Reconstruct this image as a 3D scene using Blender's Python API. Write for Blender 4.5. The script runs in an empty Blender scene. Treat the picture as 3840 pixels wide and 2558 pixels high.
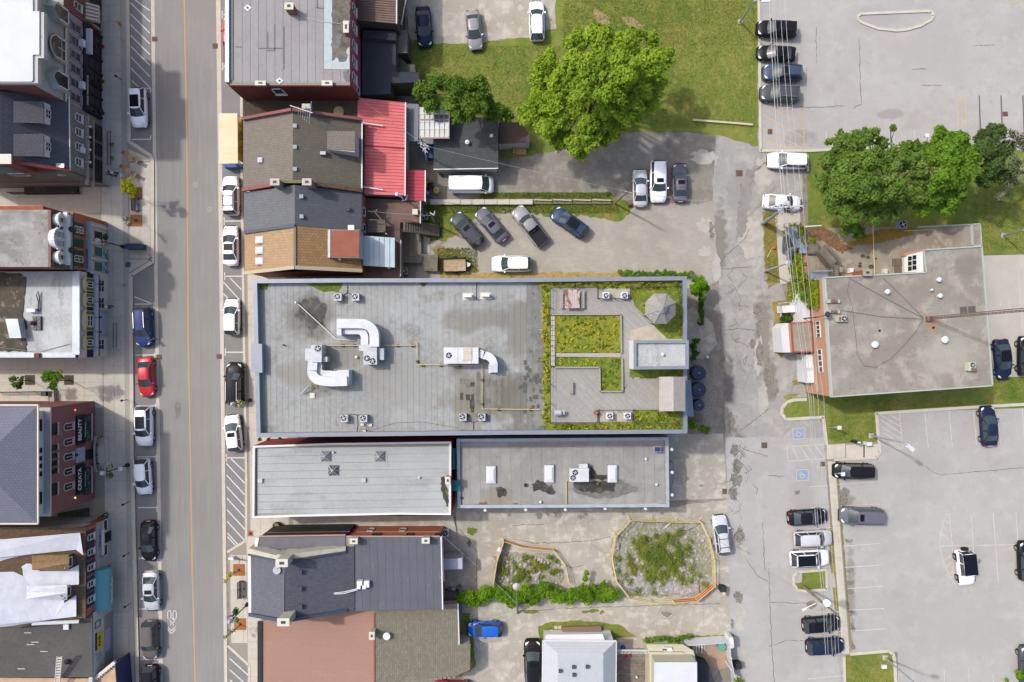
import bpy,bmesh,math,random
import numpy as np
from mathutils import Vector,Matrix
R=math.radians
random.seed(7);RNG=np.random.default_rng(7)
sc=bpy.context.scene;C=sc.collection
# ---------------------------------------------------------------- camera, sky, sun, exposure
H=80.0;PPM=32.0;CX,CY=1920,1279
cam=bpy.data.cameras.new('camera');cam.lens=24.0;cam.sensor_width=36.0;cam.clip_end=2000
co=bpy.data.objects.new('camera',cam);C.objects.link(co);co.location=(0,0,H);sc.camera=co
wd=bpy.data.worlds.new('World');sc.world=wd;wd.use_nodes=True
nt=wd.node_tree;bg=nt.nodes['Background']
sky=nt.nodes.new('ShaderNodeTexSky');sky.sky_type='NISHITA';sky.sun_disc=False
SUNV=Vector((-0.725,0.39,1.0)).normalized()
sky.sun_elevation=math.asin(SUNV.z);sky.sun_rotation=math.atan2(SUNV.x,SUNV.y)
sky.air_density=1.0;sky.dust_density=4.0;sky.ozone_density=.8
nt.links.new(sky.outputs[0],bg.inputs[0]);bg.inputs[1].default_value=0.15
sl=bpy.data.lights.new('sun','SUN');sl.energy=2.0;sl.angle=R(2.0);sl.color=(1.0,0.98,0.945)
so=bpy.data.objects.new('sun',sl);C.objects.link(so);so.location=(0,0,60)
so.rotation_euler=SUNV.to_track_quat('Z','Y').to_euler()
vs=sc.view_settings;vs.view_transform='Standard';vs.look='None';vs.gamma=1;vs.use_curve_mapping=False
vs.exposure=0.68
sc.cycles.max_bounces=6;sc.cycles.diffuse_bounces=3;sc.cycles.glossy_bounces=3
# ---------------------------------------------------------------- helpers
def W(u,v,z=0.0):
 k=(H-z)/H/PPM
 return((u-CX)*k,-(v-CY)*k,z)
def W2(u,v,z=0.0):return W(u,v,z)[:2]
ROW=[0,640,1280,1918]
def q(t,*a):
 r,c=t//10-1,t%10-1
 return[(960*c+a[i]/2.45,ROW[r]+a[i+1]/2.45)for i in range(0,len(a),2)]
def P(*a):return[(a[i],a[i+1])for i in range(0,len(a),2)]
def lin(x):x/=255.0;return x/12.92 if x<=.04045 else((x+.055)/1.055)**2.4
KA=0.60
def col(c):return tuple(lin(x)*KA for x in c)
MATS={}
def M(name,c,rough=.85,var=(),bump=None,pat=None,spec=.3,metal=0,raw=False,emit=0,trans=0,rnd=0,coat=0,spots=()):
 """c, colours in var / pat: colour of the thing as lit in the photo (converted to albedo by KA)"""
 if name in MATS:return MATS[name]
 m=bpy.data.materials.new(name);MATS[name]=m;m.use_nodes=True
 n=m.node_tree.nodes;L=m.node_tree.links;b=n['Principled BSDF']
 cc=(lambda x:tuple(x))if raw else col
 b.inputs['Roughness'].default_value=rough;b.inputs['Metallic'].default_value=metal
 b.inputs['Specular IOR Level'].default_value=spec;b.inputs['Coat Weight'].default_value=coat
 if coat:b.inputs['Coat Roughness'].default_value=.05
 if trans:b.inputs['Transmission Weight'].default_value=trans
 src=n.new('ShaderNodeRGB');src.outputs[0].default_value=(*cc(c),1);cur=src.outputs[0]
 tc=n.new('ShaderNodeTexCoord')
 def vec(plane='xy',ang=0,sc3=(1,1,1)):
  o=tc.outputs['Object']
  if plane!='xy':
   s=n.new('ShaderNodeSeparateXYZ');k=n.new('ShaderNodeCombineXYZ');L.new(o,s.inputs[0])
   for i,ch in enumerate(plane):L.new(s.outputs['xyz'.index(ch)],k.inputs[i])
   o=k.outputs[0]
  mp=n.new('ShaderNodeMapping');mp.inputs['Rotation'].default_value=(0,0,R(ang));mp.inputs['Scale'].default_value=sc3
  L.new(o,mp.inputs[0]);return mp.outputs[0]
 def mix(fac,colr):
  nonlocal cur
  x=n.new('ShaderNodeMix');x.data_type='RGBA';L.new(cur,x.inputs[6]);x.inputs[7].default_value=(*cc(colr),1)
  L.new(fac,x.inputs[0]);cur=x.outputs[2]
 def rng(o,lo,hi,st):
  r=n.new('ShaderNodeMapRange');L.new(o,r.inputs[0]);r.inputs[1].default_value=lo;r.inputs[2].default_value=hi
  r.inputs[4].default_value=st;return r.outputs[0]
 for v in var:
  t=n.new('ShaderNodeTexNoise');t.inputs['Scale'].default_value=v[0];t.inputs['Detail'].default_value=5
  t.inputs['Roughness'].default_value=.62
  L.new(vec('xy',0,v[5]if len(v)>5 else(1,1,1)),t.inputs[0]);mix(rng(t.outputs[0],v[2],v[3],v[4]),v[1])
 for(u,v,z,ru,rv,cs,st,nsc)in spots:
  c0=W(u,v,z);k=(H-z)/H/PPM;mp=n.new('ShaderNodeMapping');mp.vector_type='POINT'
  mp.inputs['Scale'].default_value=(1/(ru*k),1/(rv*k),0);mp.inputs['Location'].default_value=(-c0[0]/(ru*k),-c0[1]/(rv*k),0);L.new(tc.outputs['Object'],mp.inputs[0])
  ln=n.new('ShaderNodeVectorMath');ln.operation='LENGTH';L.new(mp.outputs[0],ln.inputs[0]);t=n.new('ShaderNodeTexNoise');t.inputs['Scale'].default_value=nsc;t.inputs['Detail'].default_value=6;L.new(tc.outputs['Object'],t.inputs[0])
  ad=n.new('ShaderNodeMath');ad.operation='MULTIPLY_ADD';L.new(t.outputs[0],ad.inputs[0]);ad.inputs[1].default_value=-1.7;L.new(ln.outputs['Value'],ad.inputs[2]);mix(rng(ad.outputs[0],.12,-.28,st),cs)
 if pat:
  if pat[0]=='brick':
   t=n.new('ShaderNodeTexBrick');L.new(vec(pat[1],pat[2]),t.inputs[0]);t.inputs['Scale'].default_value=1
   t.inputs['Brick Width'].default_value=pat[3];t.inputs['Row Height'].default_value=pat[4];t.inputs['Mortar Size'].default_value=pat[6]
   t.inputs['Mortar Smooth'].default_value=.3;t.inputs['Bias'].default_value=0
   t.inputs['Color1'].default_value=(0,0,0,1);t.inputs['Color2'].default_value=(1,1,1,1);t.inputs['Mortar'].default_value=(0,0,0,1)
   s=n.new('ShaderNodeSeparateColor');L.new(t.outputs[0],s.inputs[0])
   mix(rng(s.outputs[0],0,1,.85),pat[7]);mix(rng(t.outputs[1],0,1,.8),pat[5])
  elif pat[0]=='cracks':
   t=n.new('ShaderNodeTexVoronoi');t.feature='DISTANCE_TO_EDGE';t.inputs['Scale'].default_value=pat[1]
   ns=n.new('ShaderNodeTexNoise');ns.inputs['Scale'].default_value=.7;ns.inputs['Detail'].default_value=6
   mx=n.new('ShaderNodeMix');mx.data_type='VECTOR';mx.inputs[0].default_value=.12
   L.new(tc.outputs['Object'],mx.inputs[4]);L.new(ns.outputs[1],mx.inputs[5]);L.new(tc.outputs['Object'],ns.inputs[0])
   L.new(mx.outputs[1],t.inputs[0])
   ms=n.new('ShaderNodeTexNoise');ms.inputs['Scale'].default_value=.12;L.new(tc.outputs['Object'],ms.inputs[0])
   mm=n.new('ShaderNodeMath');mm.operation='MULTIPLY'
   L.new(rng(t.outputs[0],.04*pat[1],.0,pat[3]),mm.inputs[0]);L.new(rng(ms.outputs[0],.42,.56,1),mm.inputs[1]);mix(mm.outputs[0],pat[2])
 if rnd:
  oi=n.new('ShaderNodeObjectInfo');r=n.new('ShaderNodeMapRange');L.new(oi.outputs['Random'],r.inputs[0])
  r.inputs[3].default_value=1-rnd;r.inputs[4].default_value=1+rnd
  h=n.new('ShaderNodeHueSaturation');L.new(cur,h.inputs['Color']);L.new(r.outputs[0],h.inputs['Value']);cur=h.outputs[0]
 L.new(cur,b.inputs['Base Color'])
 if emit:L.new(cur,b.inputs['Emission Color']);b.inputs['Emission Strength'].default_value=emit
 if bump:
  t=n.new('ShaderNodeTexNoise');t.inputs['Scale'].default_value=bump[0];t.inputs['Detail'].default_value=4;L.new(tc.outputs['Object'],t.inputs[0])
  bp=n.new('ShaderNodeBump');bp.inputs['Strength'].default_value=bump[1];bp.inputs['Distance'].default_value=bump[2]if len(bump)>2 else.05
  L.new(t.outputs[0],bp.inputs['Height']);L.new(bp.outputs[0],b.inputs['Normal'])
 return m
def leafmat(name,c1,c2,c3=None,tl=.35):
 if name in MATS:return MATS[name]
 m=bpy.data.materials.new(name);MATS[name]=m;m.use_nodes=True
 n=m.node_tree.nodes;L=m.node_tree.links;n.clear()
 o=n.new('ShaderNodeOutputMaterial');d=n.new('ShaderNodeBsdfDiffuse');t=n.new('ShaderNodeBsdfTranslucent');x=n.new('ShaderNodeMixShader')
 tc=n.new('ShaderNodeTexCoord');cur=None
 at=n.new('ShaderNodeAttribute');at.attribute_name='hue'
 mx=n.new('ShaderNodeMix');mx.data_type='RGBA';mx.inputs[6].default_value=(*c1,1);mx.inputs[7].default_value=(*c2,1);L.new(at.outputs['Fac'],mx.inputs[0]);cur=mx.outputs[2]
 ns=n.new('ShaderNodeTexNoise');ns.inputs['Scale'].default_value=.5;ns.inputs['Detail'].default_value=3;L.new(tc.outputs['Object'],ns.inputs[0])
 mr=n.new('ShaderNodeMapRange');mr.inputs[1].default_value=.4;mr.inputs[2].default_value=.65;L.new(ns.outputs[0],mr.inputs[0]);mr.inputs[4].default_value=.7
 m2=n.new('ShaderNodeMix');m2.data_type='RGBA';L.new(cur,m2.inputs[6]);m2.inputs[7].default_value=(*(c3 or c1),1);L.new(mr.outputs[0],m2.inputs[0]);cur=m2.outputs[2]
 L.new(cur,d.inputs[0]);L.new(cur,t.inputs[0]);x.inputs[0].default_value=tl
 L.new(d.outputs[0],x.inputs[1]);L.new(t.outputs[0],x.inputs[2]);L.new(x.outputs[0],o.inputs[0])
 return m
def tag(o,label=None,cat=None,group=None,kind=None):
 if label:o['label']=label
 if cat:o['category']=cat
 if group:o['group']=group
 if kind:o['kind']=kind
 return o
def thing(name,label,cat,loc=(0,0,0),rz=0,group=None):
 o=bpy.data.objects.new(name,None);C.objects.link(o);o.location=loc;o.rotation_euler=(0,0,rz);o.empty_display_size=.3
 return tag(o,label,cat,group)
def place(o,parent,local):
 if parent is not None:
  o.parent=parent
  if not local and parent.type=='EMPTY':o.location=-Vector(parent.location)
 return o
def link(name,me,parent=None,mat=None,local=False):
 o=bpy.data.objects.new(name,me);C.objects.link(o)
 if mat is not None:
  if not me.materials:me.materials.append(mat)
  if me.materials[0]is not mat:o.material_slots[0].link='OBJECT';o.material_slots[0].material=mat
 return place(o,parent,local)
class MB:
 def __init__(s):s.v=[];s.f=[]
 def face(s,pts):b=len(s.v);s.v+=[tuple(p)for p in pts];s.f.append(tuple(range(b,b+len(pts))));return s
 def prism(s,poly,z0,z1,top=True,bottom=False):
  """poly: world (x,y) list (any winding)"""
  a=sum(poly[i][0]*poly[(i+1)%len(poly)][1]-poly[(i+1)%len(poly)][0]*poly[i][1]for i in range(len(poly)))
  if a<0:poly=poly[::-1]
  n=len(poly);b=len(s.v);s.v+=[(p[0],p[1],z0)for p in poly]+[(p[0],p[1],z1)for p in poly]
  for i in range(n):j=(i+1)%n;s.f.append((b+i,b+j,b+n+j,b+n+i))
  if top:s.f.append(tuple(b+n+i for i in range(n)))
  if bottom:s.f.append(tuple(b+n-1-i for i in range(n)))
  return s
 def box(s,x0,x1,y0,y1,z0,z1):return s.prism([(x0,y0),(x1,y0),(x1,y1),(x0,y1)],z0,z1,True,True)
 def obox(s,a,b,w,h,up=(0,0,1)):
  """box beam from point a to b with width w, height h, centred on its axis"""
  a=Vector(a);b=Vector(b);d=(b-a)
  if d.length<1e-6:return s
  d.normalize();up=Vector(up)
  if abs(d.dot(up))>.98:up=Vector((1,0,0))
  r=d.cross(up).normalized()*(w/2);u=r.cross(d).normalized()*(h/2);i0=len(s.v)
  for p in(a,b):s.v+=[tuple(p-r-u),tuple(p+r-u),tuple(p+r+u),tuple(p-r+u)]
  for f in((0,3,2,1),(4,5,6,7),(0,1,5,4),(1,2,6,5),(2,3,7,6),(3,0,4,7)):s.f.append(tuple(i0+k for k in f))
  return s
 def tube(s,pts,r,n=6,r1=None,cap=True):
  pts=[Vector(p)for p in pts];b0=len(s.v);m=len(pts)
  for i,p in enumerate(pts):
   d=(pts[min(i+1,m-1)]-pts[max(i-1,0)]).normalized();up=Vector((0,0,1))if abs(d.z)<.95 else Vector((1,0,0))
   a=d.cross(up).normalized();c=d.cross(a).normalized();rr=r if r1 is None else r+(r1-r)*i/(m-1)
   for k in range(n):t=2*math.pi*k/n;s.v.append(tuple(p+a*math.cos(t)*rr+c*math.sin(t)*rr))
  for i in range(m-1):
   for k in range(n):k2=(k+1)%n;s.f.append((b0+i*n+k,b0+(i+1)*n+k,b0+(i+1)*n+k2,b0+i*n+k2))
  if cap:s.f.append(tuple(b0+k for k in range(n)));s.f.append(tuple(b0+(m-1)*n+n-1-k for k in range(n)))
  return s
 def lathe(s,c,prof,n=12):
  b0=len(s.v)
  for(r,z)in prof:
   for k in range(n):t=2*math.pi*k/n;s.v.append((c[0]+r*math.cos(t),c[1]+r*math.sin(t),c[2]+z))
  for i in range(len(prof)-1):
   for k in range(n):k2=(k+1)%n;s.f.append((b0+i*n+k,b0+i*n+k2,b0+(i+1)*n+k2,b0+(i+1)*n+k))
  m=len(prof)-1;s.f.append(tuple(b0+m*n+k for k in range(n)))
  return s
 def mesh(s,name,smooth=False):
  me=bpy.data.meshes.new(name);me.from_pydata(s.v,[],s.f);me.update()
  if smooth:
   for p in me.polygons:p.use_smooth=True
  return me
 def build(s,name,mat,parent=None,local=False,smooth=False,**kw):
  o=link(name,s.mesh(name,smooth),parent,mat,local);return tag(o,**kw)
def dup(root,loc=None,rz=None,label=None,group=None,mats=None,par=None):
 c=root.copy();C.objects.link(c)
 if par is not None:c.parent=par
 if loc is not None:c.location=loc
 if rz is not None:c.rotation_euler=(0,0,rz)
 if label:c['label']=label
 if group:c['group']=group
 for ch in root.children:
  d=dup(ch,par=c)
  if mats and ch.name.split('.')[0]in mats:d.material_slots[0].link='OBJECT';d.material_slots[0].material=mats[ch.name.split('.')[0]]
 return c
def npmesh(name,V,F,mat,attr=None):
 me=bpy.data.meshes.new(name);V=np.asarray(V,np.float32);F=np.asarray(F,np.int32);k=F.shape[1]
 me.vertices.add(len(V));me.vertices.foreach_set('co',V.ravel());me.loops.add(F.size);me.loops.foreach_set('vertex_index',F.ravel())
 me.polygons.add(len(F));me.polygons.foreach_set('loop_start',np.arange(0,F.size,k,dtype=np.int32))
 me.update(calc_edges=True);me.materials.append(mat)
 if attr is not None:a=me.attributes.new('hue','FLOAT','FACE');a.data.foreach_set('value',np.asarray(attr,np.float32))
 return me
def area(p):return sum(p[i][0]*p[(i+1)%len(p)][1]-p[(i+1)%len(p)][0]*p[i][1]for i in range(len(p)))/2
def inset(poly,d):
 if area(poly)<0:poly=poly[::-1]
 n=len(poly);out=[]
 for i in range(n):
  a,b,c=(Vector(poly[i-1]),Vector(poly[i]),Vector(poly[(i+1)%n]));e1=(b-a).normalized();e2=(c-b).normalized()
  n1=Vector((-e1.y,e1.x));n2=Vector((-e2.y,e2.x));m=(n1+n2);k=m.dot(n1)
  out.append(tuple(b+m*(d/max(k,.3))))
 return poly,out
def ragged(pts,step,amp,seed=0):
 rn=random.Random(seed+len(pts));out=[];n=len(pts)
 for i in range(n):
  a=pts[i];b=pts[(i+1)%n];L_=math.dist(a,b);k=max(1,int(L_/step));nx,ny=-(b[1]-a[1])/max(L_,1e-6),(b[0]-a[0])/max(L_,1e-6)
  for j in range(k):t=j/k;o=rn.uniform(-amp,amp);out.append((a[0]+(b[0]-a[0])*t+nx*o,a[1]+(b[1]-a[1])*t+ny*o))
 return out
def sheet(name,px,mat,z,jag=0,kind='structure',parent=None,thick=0,step=.7):
 w=[W2(u,v)for u,v in px]
 if jag:w=ragged(w,step,jag,int(px[0][0]))
 if area(w)<0:w=w[::-1]
 mb=MB()
 if thick:mb.prism(w,z-thick,z)
 else:mb.face([(x,y,z)for x,y in w])
 o=mb.build(name,mat,parent)
 if kind and parent is None:o['kind']=kind
 return o
def strip(mb,u0,v0,u1,v1,w,z=.03):
 a=Vector(W(u0,v0,z));b=Vector(W(u1,v1,z));d=(b-a).normalized();n_=Vector((-d.y,d.x,0))*(w/2)
 mb.face([a-n_,b-n_,b+n_,a+n_]);return mb
def poly_lines(mb,pts,w,z=.03,closed=False):
 m=len(pts)
 for i in range(m if closed else m-1):strip(mb,*pts[i],*pts[(i+1)%m],w,z)
def text(body,size,org,right,up,mat,name='lettering',parent=None,depth=.02,sx=1.0):
 c=bpy.data.curves.new(name,'FONT');c.body=body;c.size=size;c.extrude=depth;c.align_x='CENTER';c.align_y='CENTER';c.offset=size*.012
 t=bpy.data.objects.new('tmp',c);C.objects.link(t);me=bpy.data.meshes.new_from_object(t);bpy.data.objects.remove(t)
 r=Vector(right).normalized();u=Vector(up).normalized();nn=r.cross(u)
 mt=Matrix(((r.x*sx,u.x,nn.x,org[0]),(r.y*sx,u.y,nn.y,org[1]),(r.z*sx,u.z,nn.z,org[2]),(0,0,0,1)));me.transform(mt)
 me.materials.clear();return link(name,me,parent,mat)
 # ---------------------------------------------------------------- foliage
def leaves(lobes,n,size,seed=1,sub=9,subr=.38,flat=.8,low=-.25):
 """lobes: (x,y,z,r) in world. returns verts, quads, hue: leaf cards scattered on many small clumps that sit on each lobe"""
 g=np.random.default_rng(seed);lob=np.array(lobes,float);wgt=lob[:,3]**2;wgt/=wgt.sum()
 cl=[]
 for(x,y,z,r)in lob:
  for _ in range(sub):
   d=g.normal(size=3);d/=np.linalg.norm(d)
   if d[2]<low:d[2]=-d[2]
   rr=r*subr*g.uniform(.6,1.25);k=g.uniform(.3,1.0);cl.append((x+d[0]*(r-rr*.4)*k,y+d[1]*(r-rr*.4)*k,z+d[2]*(r-rr*.4)*flat*k,rr))
 cl=np.array(cl);w2=cl[:,3]**2;idx=g.choice(len(cl),n,p=w2/w2.sum())
 d=g.normal(size=(n,3));d/=np.linalg.norm(d,axis=1)[:,None];d[:,2]=np.where(d[:,2]<-.3,-d[:,2],d[:,2])
 rad=cl[idx,3]*g.uniform(.25,1.22,n)
 Pp=cl[idx,:3]+d*rad[:,None]*np.array([1,1,.85])
 nrm=d*.9+g.normal(size=(n,3))*.55+np.array([0,0,.35]);nrm/=np.linalg.norm(nrm,axis=1)[:,None]
 t=np.cross(nrm,g.normal(size=(n,3)));t/=np.linalg.norm(t,axis=1)[:,None];b=np.cross(nrm,t)
 s=size*g.uniform(.55,1.25,n);t*=(s*.5)[:,None];b*=(s*.32)[:,None]
 V=np.stack([Pp-t,Pp-b+nrm*(s*.08)[:,None],Pp+t,Pp+b+nrm*(s*.08)[:,None]],1).reshape(-1,3)
 return V,np.arange(4*n).reshape(-1,4),np.clip(g.uniform(0,1,n)*.6+(cl[idx,3]*37%1)*.4,0,1)
def tree(name,label,cat,base,lobes_px,mat,n=9000,size=.32,seed=1,bark=None,sub=9,group=None,subr=.38,trunk_r=.3,limbs=True,twigs=0,low=-.25):
 bx,by,_=W(*base);t=thing(name,label,cat,(bx,by,0),0,group)
 lobes=[(*W(u,v,z),r/PPM*(H-z)/H*1.1)for(u,v,z,r)in lobes_px]
 V,F,hue=leaves(lobes,n,size,seed,sub,subr,low=low)
 V=V-np.array([bx,by,0]);link('crown',npmesh('crown',V,F,mat,hue),t,None,True)
 bark=bark or M('bark',(120,108,92),var=[(6,(80,70,58),.4,.7,.8)])
 mb=MB();top=min(l[2]for l in lobes)*.75;mb.tube([(bx,by,-.1),(bx+.1,by,top*.5),(bx,by+.05,top)],trunk_r,8,trunk_r*.6)
 mb.build('trunk',bark,t)
 if limbs:
  rn=random.Random(seed)
  for(x,y,z,r)in lobes:
   a=Vector((bx,by,top*.9));e=Vector((x,y,z+r*.3));mid=a.lerp(e,.5)+Vector((rn.uniform(-.3,.3),rn.uniform(-.3,.3),-.3))
   lm=MB().tube([a,mid,e-Vector((0,0,r*.9))],trunk_r*.3,5,.04)
   for _ in range(twigs):
    f=e+Vector((rn.gauss(0,1),rn.gauss(0,1),abs(rn.gauss(0,.7))+.2)).normalized()*r*rn.uniform(.7,1.15)
    lm.tube([mid.lerp(e,rn.uniform(.3,1)),e.lerp(f,.5)+Vector((rn.uniform(-.2,.2),rn.uniform(-.2,.2),0)),f],.045,4,.012)
   lm.build('limb',bark,t)
 return t
def bush(name,label,cat,spots,mat,n,size=.22,seed=3,kind=None,group=None,sub=8,parent=None,zoff=0):
 """spots: (u, v, r_px, height)"""
 lobes=[(*W(u,v,h*.5+zoff),r/PPM)for(u,v,r,h)in spots]
 V,F,hue=leaves(lobes,n,size,seed,sub,.45,flat=.7,low=-.1);V[:,2]=np.maximum(V[:,2],zoff+.02)
 o=link(name,npmesh(name,V,F,mat,hue),parent);return tag(o,label,cat,group,kind)
 # ================================================================ ground, roads, pavements
asph=M('street_asphalt',(156,154,149),.9,var=[(.35,(148,145,140),.4,.6,.5),(26,(138,135,131),.45,.7,.35),(9,(170,166,160),.5,.7,.3),(1.2,(168,164,158),.48,.6,.5,(4,.12,1)),(.8,(146,143,139),.5,.64,.5,(3,.1,1)),(.15,(150,147,142),.45,.6,.6)],bump=(60,.15,.02),spots=[(665,1530,0,14,40,(132,129,125),.9,1.2),(640,900,0,30,60,(146,143,139),.8,1.),(760,1900,0,20,120,(148,145,140),.7,1.),(780,300,0,20,90,(148,145,141),.7,1.)])
bay_m=M('bay_asphalt',(150,147,144),.9,var=[(.6,(140,138,136),.4,.6,.6),(30,(130,128,126),.45,.7,.4)],bump=(60,.15,.02))
conc=M('concrete',(211,204,190),.9,var=[(.4,(203,194,178),.4,.62,.7),(12,(198,190,174),.45,.7,.4),(2,(224,216,201),.5,.65,.5)],rnd=.035)
conc_d=M('concrete_band',(190,184,173),.9,var=[(.7,(178,172,162),.4,.6,.6),(14,(170,165,155),.45,.7,.4)],rnd=.03)
joint=M('joint_grit',(164,157,143),.95)
kerb_m=M('kerb_concrete',(222,213,197),.9,var=[(1.5,(205,197,180),.4,.6,.6),(10,(190,182,166),.5,.7,.4)])
lane_m=M('lane_asphalt',(178,175,170),.92,var=[(.16,(168,165,160),.42,.58,.7),(.5,(197,192,184),.5,.62,.7),(1.8,(160,154,146),.52,.66,.55),(14,(150,145,138),.5,.7,.4)],pat=('cracks',.3,(128,122,114),.55),bump=(20,.2,.03),spots=[(2760,1750,0,40,170,(126,121,113),.9,1.3),(2700,900,0,30,160,(140,135,126),.9,1.4),(2860,1250,0,40,200,(144,138,129),.9,1.1),(2890,1430,0,30,90,(140,134,125),.9,1.1),(2780,2250,0,40,220,(148,143,135),.8,1.0),(2730,1420,0,26,120,(128,124,118),.9,1.2),(2780,720,0,60,120,(158,155,151),.7,.8)])
lot_m=M('parking_lot_asphalt',(190,187,182),.92,var=[(.12,(182,179,174),.42,.6,.9),(.6,(199,196,190),.5,.65,.6),(.25,(172,168,162),.58,.68,.5),(16,(178,173,166),.5,.7,.35),(.9,(176,170,167),.55,.68,.5),(5,(166,163,158),.6,.68,.5)],bump=(20,.15,.02),spots=[(3280,70,0,110,60,(176,173,168),.8,.6),(3340,430,0,60,24,(160,156,152),.7,.8),(3180,1890,0,26,70,(150,145,138),.9,.8),(3190,2200,0,20,200,(160,154,146),.9,1.2),(3420,1750,0,160,60,(178,174,170),.6,.5),(3010,1850,0,60,100,(172,168,163),.6,.6),(2940,2400,0,80,160,(176,173,170),.6,.5),(3600,2350,0,200,120,(182,178,173),.6,.4),(3500,200,0,220,120,(182,178,174),.6,.4),(3000,520,0,60,40,(160,154,146),.7,.8)])
grav_m=M('gravel',(184,179,169),.95,var=[(.13,(172,166,155),.4,.6,.8),(.5,(197,190,176),.48,.62,.7),(1.3,(174,163,146),.5,.64,.6,(1,3,1)),(22,(140,133,121),.46,.68,.5),(45,(215,209,197),.55,.72,.5)],bump=(40,.4,.04))
dirt_m=M('packed_earth',(158,152,142),.95,var=[(.3,(138,130,118),.4,.58,.8),(.9,(180,174,164),.5,.62,.6),(7,(118,108,92),.5,.66,.5),(40,(190,183,170),.55,.72,.4)],bump=(40,.4,.04))
padm=M('weathered_concrete',(194,188,175),.92,var=[(.25,(180,172,156),.4,.58,.9),(.8,(216,209,196),.5,.62,.8),(9,(160,152,137),.5,.68,.5)],pat=('cracks',.33,(140,132,118),.5),bump=(20,.2,.03))
grass_m=M('lawn',(136,148,64),.95,var=[(.1,(104,130,46),.42,.58,.9),(.35,(164,158,80),.48,.62,.7),(1.6,(96,118,44),.5,.66,.6),(.8,(186,168,104),.58,.68,.75),(14,(92,104,40),.45,.68,.55),(30,(190,182,110),.56,.72,.5)],bump=(16,.6,.08))
dry_m=M('dry_grass',(168,148,84),.95,var=[(.5,(128,132,58),.42,.58,.9),(1.5,(190,156,102),.5,.64,.8),(12,(120,112,56),.45,.68,.6),(30,(206,186,128),.56,.72,.5)],bump=(16,.6,.08))
fresh_m=M('fresh_grass',(118,136,52),.95,var=[(.8,(152,150,66),.42,.6,.9),(2,(84,112,40),.5,.64,.7),(14,(70,92,34),.45,.68,.6),(.3,(168,142,84),.56,.66,.7)],bump=(16,.6,.08))
wet=M('damp_patch',(138,131,122),.85,var=[(1.2,(162,156,147),.4,.6,.9),(5,(104,98,90),.48,.62,.8)])
patchm=M('pale_patch',(200,195,186),.92,var=[(1,(186,180,171),.4,.6,.9),(10,(186,178,166),.5,.7,.4)])
dpatch=M('dark_asphalt_patch',(160,156,151),.9,var=[(1,(142,138,133),.4,.6,.8)])
shm=M('old_tar',(104,100,96),.9)
ground=MB().face([(-260,-260,-.03),(260,-260,-.03),(260,260,-.03),(-260,260,-.03)]).build('ground',dirt_m,kind='structure')
def uL(x0,v):return x0+.0125*v
sheet('road',P(570,-900,822,-900,822,0,850,2558,872,3400,620,3400,605,2558,570,0),asph,.004)
sheet('parking_bay',P(486,-600,570,-600,570,0,577,590,566,574,491,532,488,0),bay_m,.006)
sheet('parking_bay',P(500,1034,580,988,600,2558,612,3300,540,3300,528,2558,516,2000),bay_m,.006)
sheet('parking_bay',P(824,-600,900,-600,903,700,920,1800,920,2022,852,2064,842,1200,824,0),bay_m,.006)
sheet('parking_bay',P(856,2428,932,2492,935,2560,945,3300,866,3300),bay_m,.006)
sheet('gutter',P(565,-600,578,-600,579,0,611,2558,620,3300,606,3300,598,2558,566,0),kerb_m,.012)
sheet('gutter',P(809,-600,826,-600,827,0,853,2558,862,3300,850,3300,841,2558,810,0),kerb_m,.012)
side_l=sheet('pavement',P(-1500,-900,476,-900,476,0,481,532,560,585,568,600,571,975,484,1030,490,1700,508,2400,512,3300,-1500,3300),joint,.10,thick=.14)
side_r=sheet('pavement',P(903,-900,1120,-900,1120,3300,950,3300,944,2560,940,2494,862,2418,858,2070,928,2028,928,1800,912,700,906,0),joint,.10,thick=.14)
def kerb(px,w=.3,h=.13,name='kerb',closed=False,mat=None):
 mb=MB();n=len(px)
 for i in range(n if closed else n-1):
  a=W(*px[i],0);b=W(*px[(i+1)%n],0);mb.obox((a[0],a[1],h/2),(b[0],b[1],h/2),w,h)
  mb.lathe((b[0],b[1],0),[(w/2,0),(w/2,h-.001)],8)
 return mb.build(name,mat or kerb_m,kind='structure')
kerb(P(481,-600,481,0,487,532,566,584,573,600,574,982,493,1032,497,1700,512,2300,518,2558,526,3300),.42,.145)
kerb(P(903,-600,906,0,908,700,925,1800,925,2026,856,2068),.3,.145)
kerb(P(856,2420,936,2494,941,3300),.3,.145)
SL=0
def slabs(parent,uf,vs_,mat,z=.10,gap=.025,t=.02,shift=.0125,holes=()):
 """uf: slab edges across (photo px at the top of the frame), vs_: edges along"""
 for i in range(len(vs_)-1):
  for j in range(len(uf)-1):
   c=((uf[j]+uf[j+1])/2,(vs_[i]+vs_[i+1])/2)
   if any(h[0]<c[0]<h[2]and h[1]<c[1]<h[3]for h in holes):continue
   a,b=vs_[i],vs_[i+1];pp=[W2(uf[j]+shift*a,a),W2(uf[j+1]+shift*a,a),W2(uf[j+1]+shift*b,b),W2(uf[j]+shift*b,b)]
   _,pp=inset(pp,gap/2);MB().prism(pp,z-.01,z+t).build('slab',mat,parent)
def rg(a,b,s):k=max(1,round((b-a)/s));return[a+(b-a)*i/k for i in range(k+1)]
slabs(side_l,[372,412,453],rg(-40,2600,62),conc)
slabs(side_l,[453,474],rg(-40,2600,120),conc_d)
slabs(side_l,[488,524,566],rg(610,970,60),conc,shift=0)
slabs(side_l,rg(-30,380,100),[690,742,800],conc,shift=.0)
slabs(side_l,rg(-30,388,70),rg(1338,1530,48),conc,shift=0)
slabs(side_r,[916,955,1000,1060],rg(-40,2010,66),conc)
slabs(side_r,[838,885,900],rg(2080,2410,66),conc)
slabs(side_r,[900,955,1010,1060],rg(2010,2600,66),conc)
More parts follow.
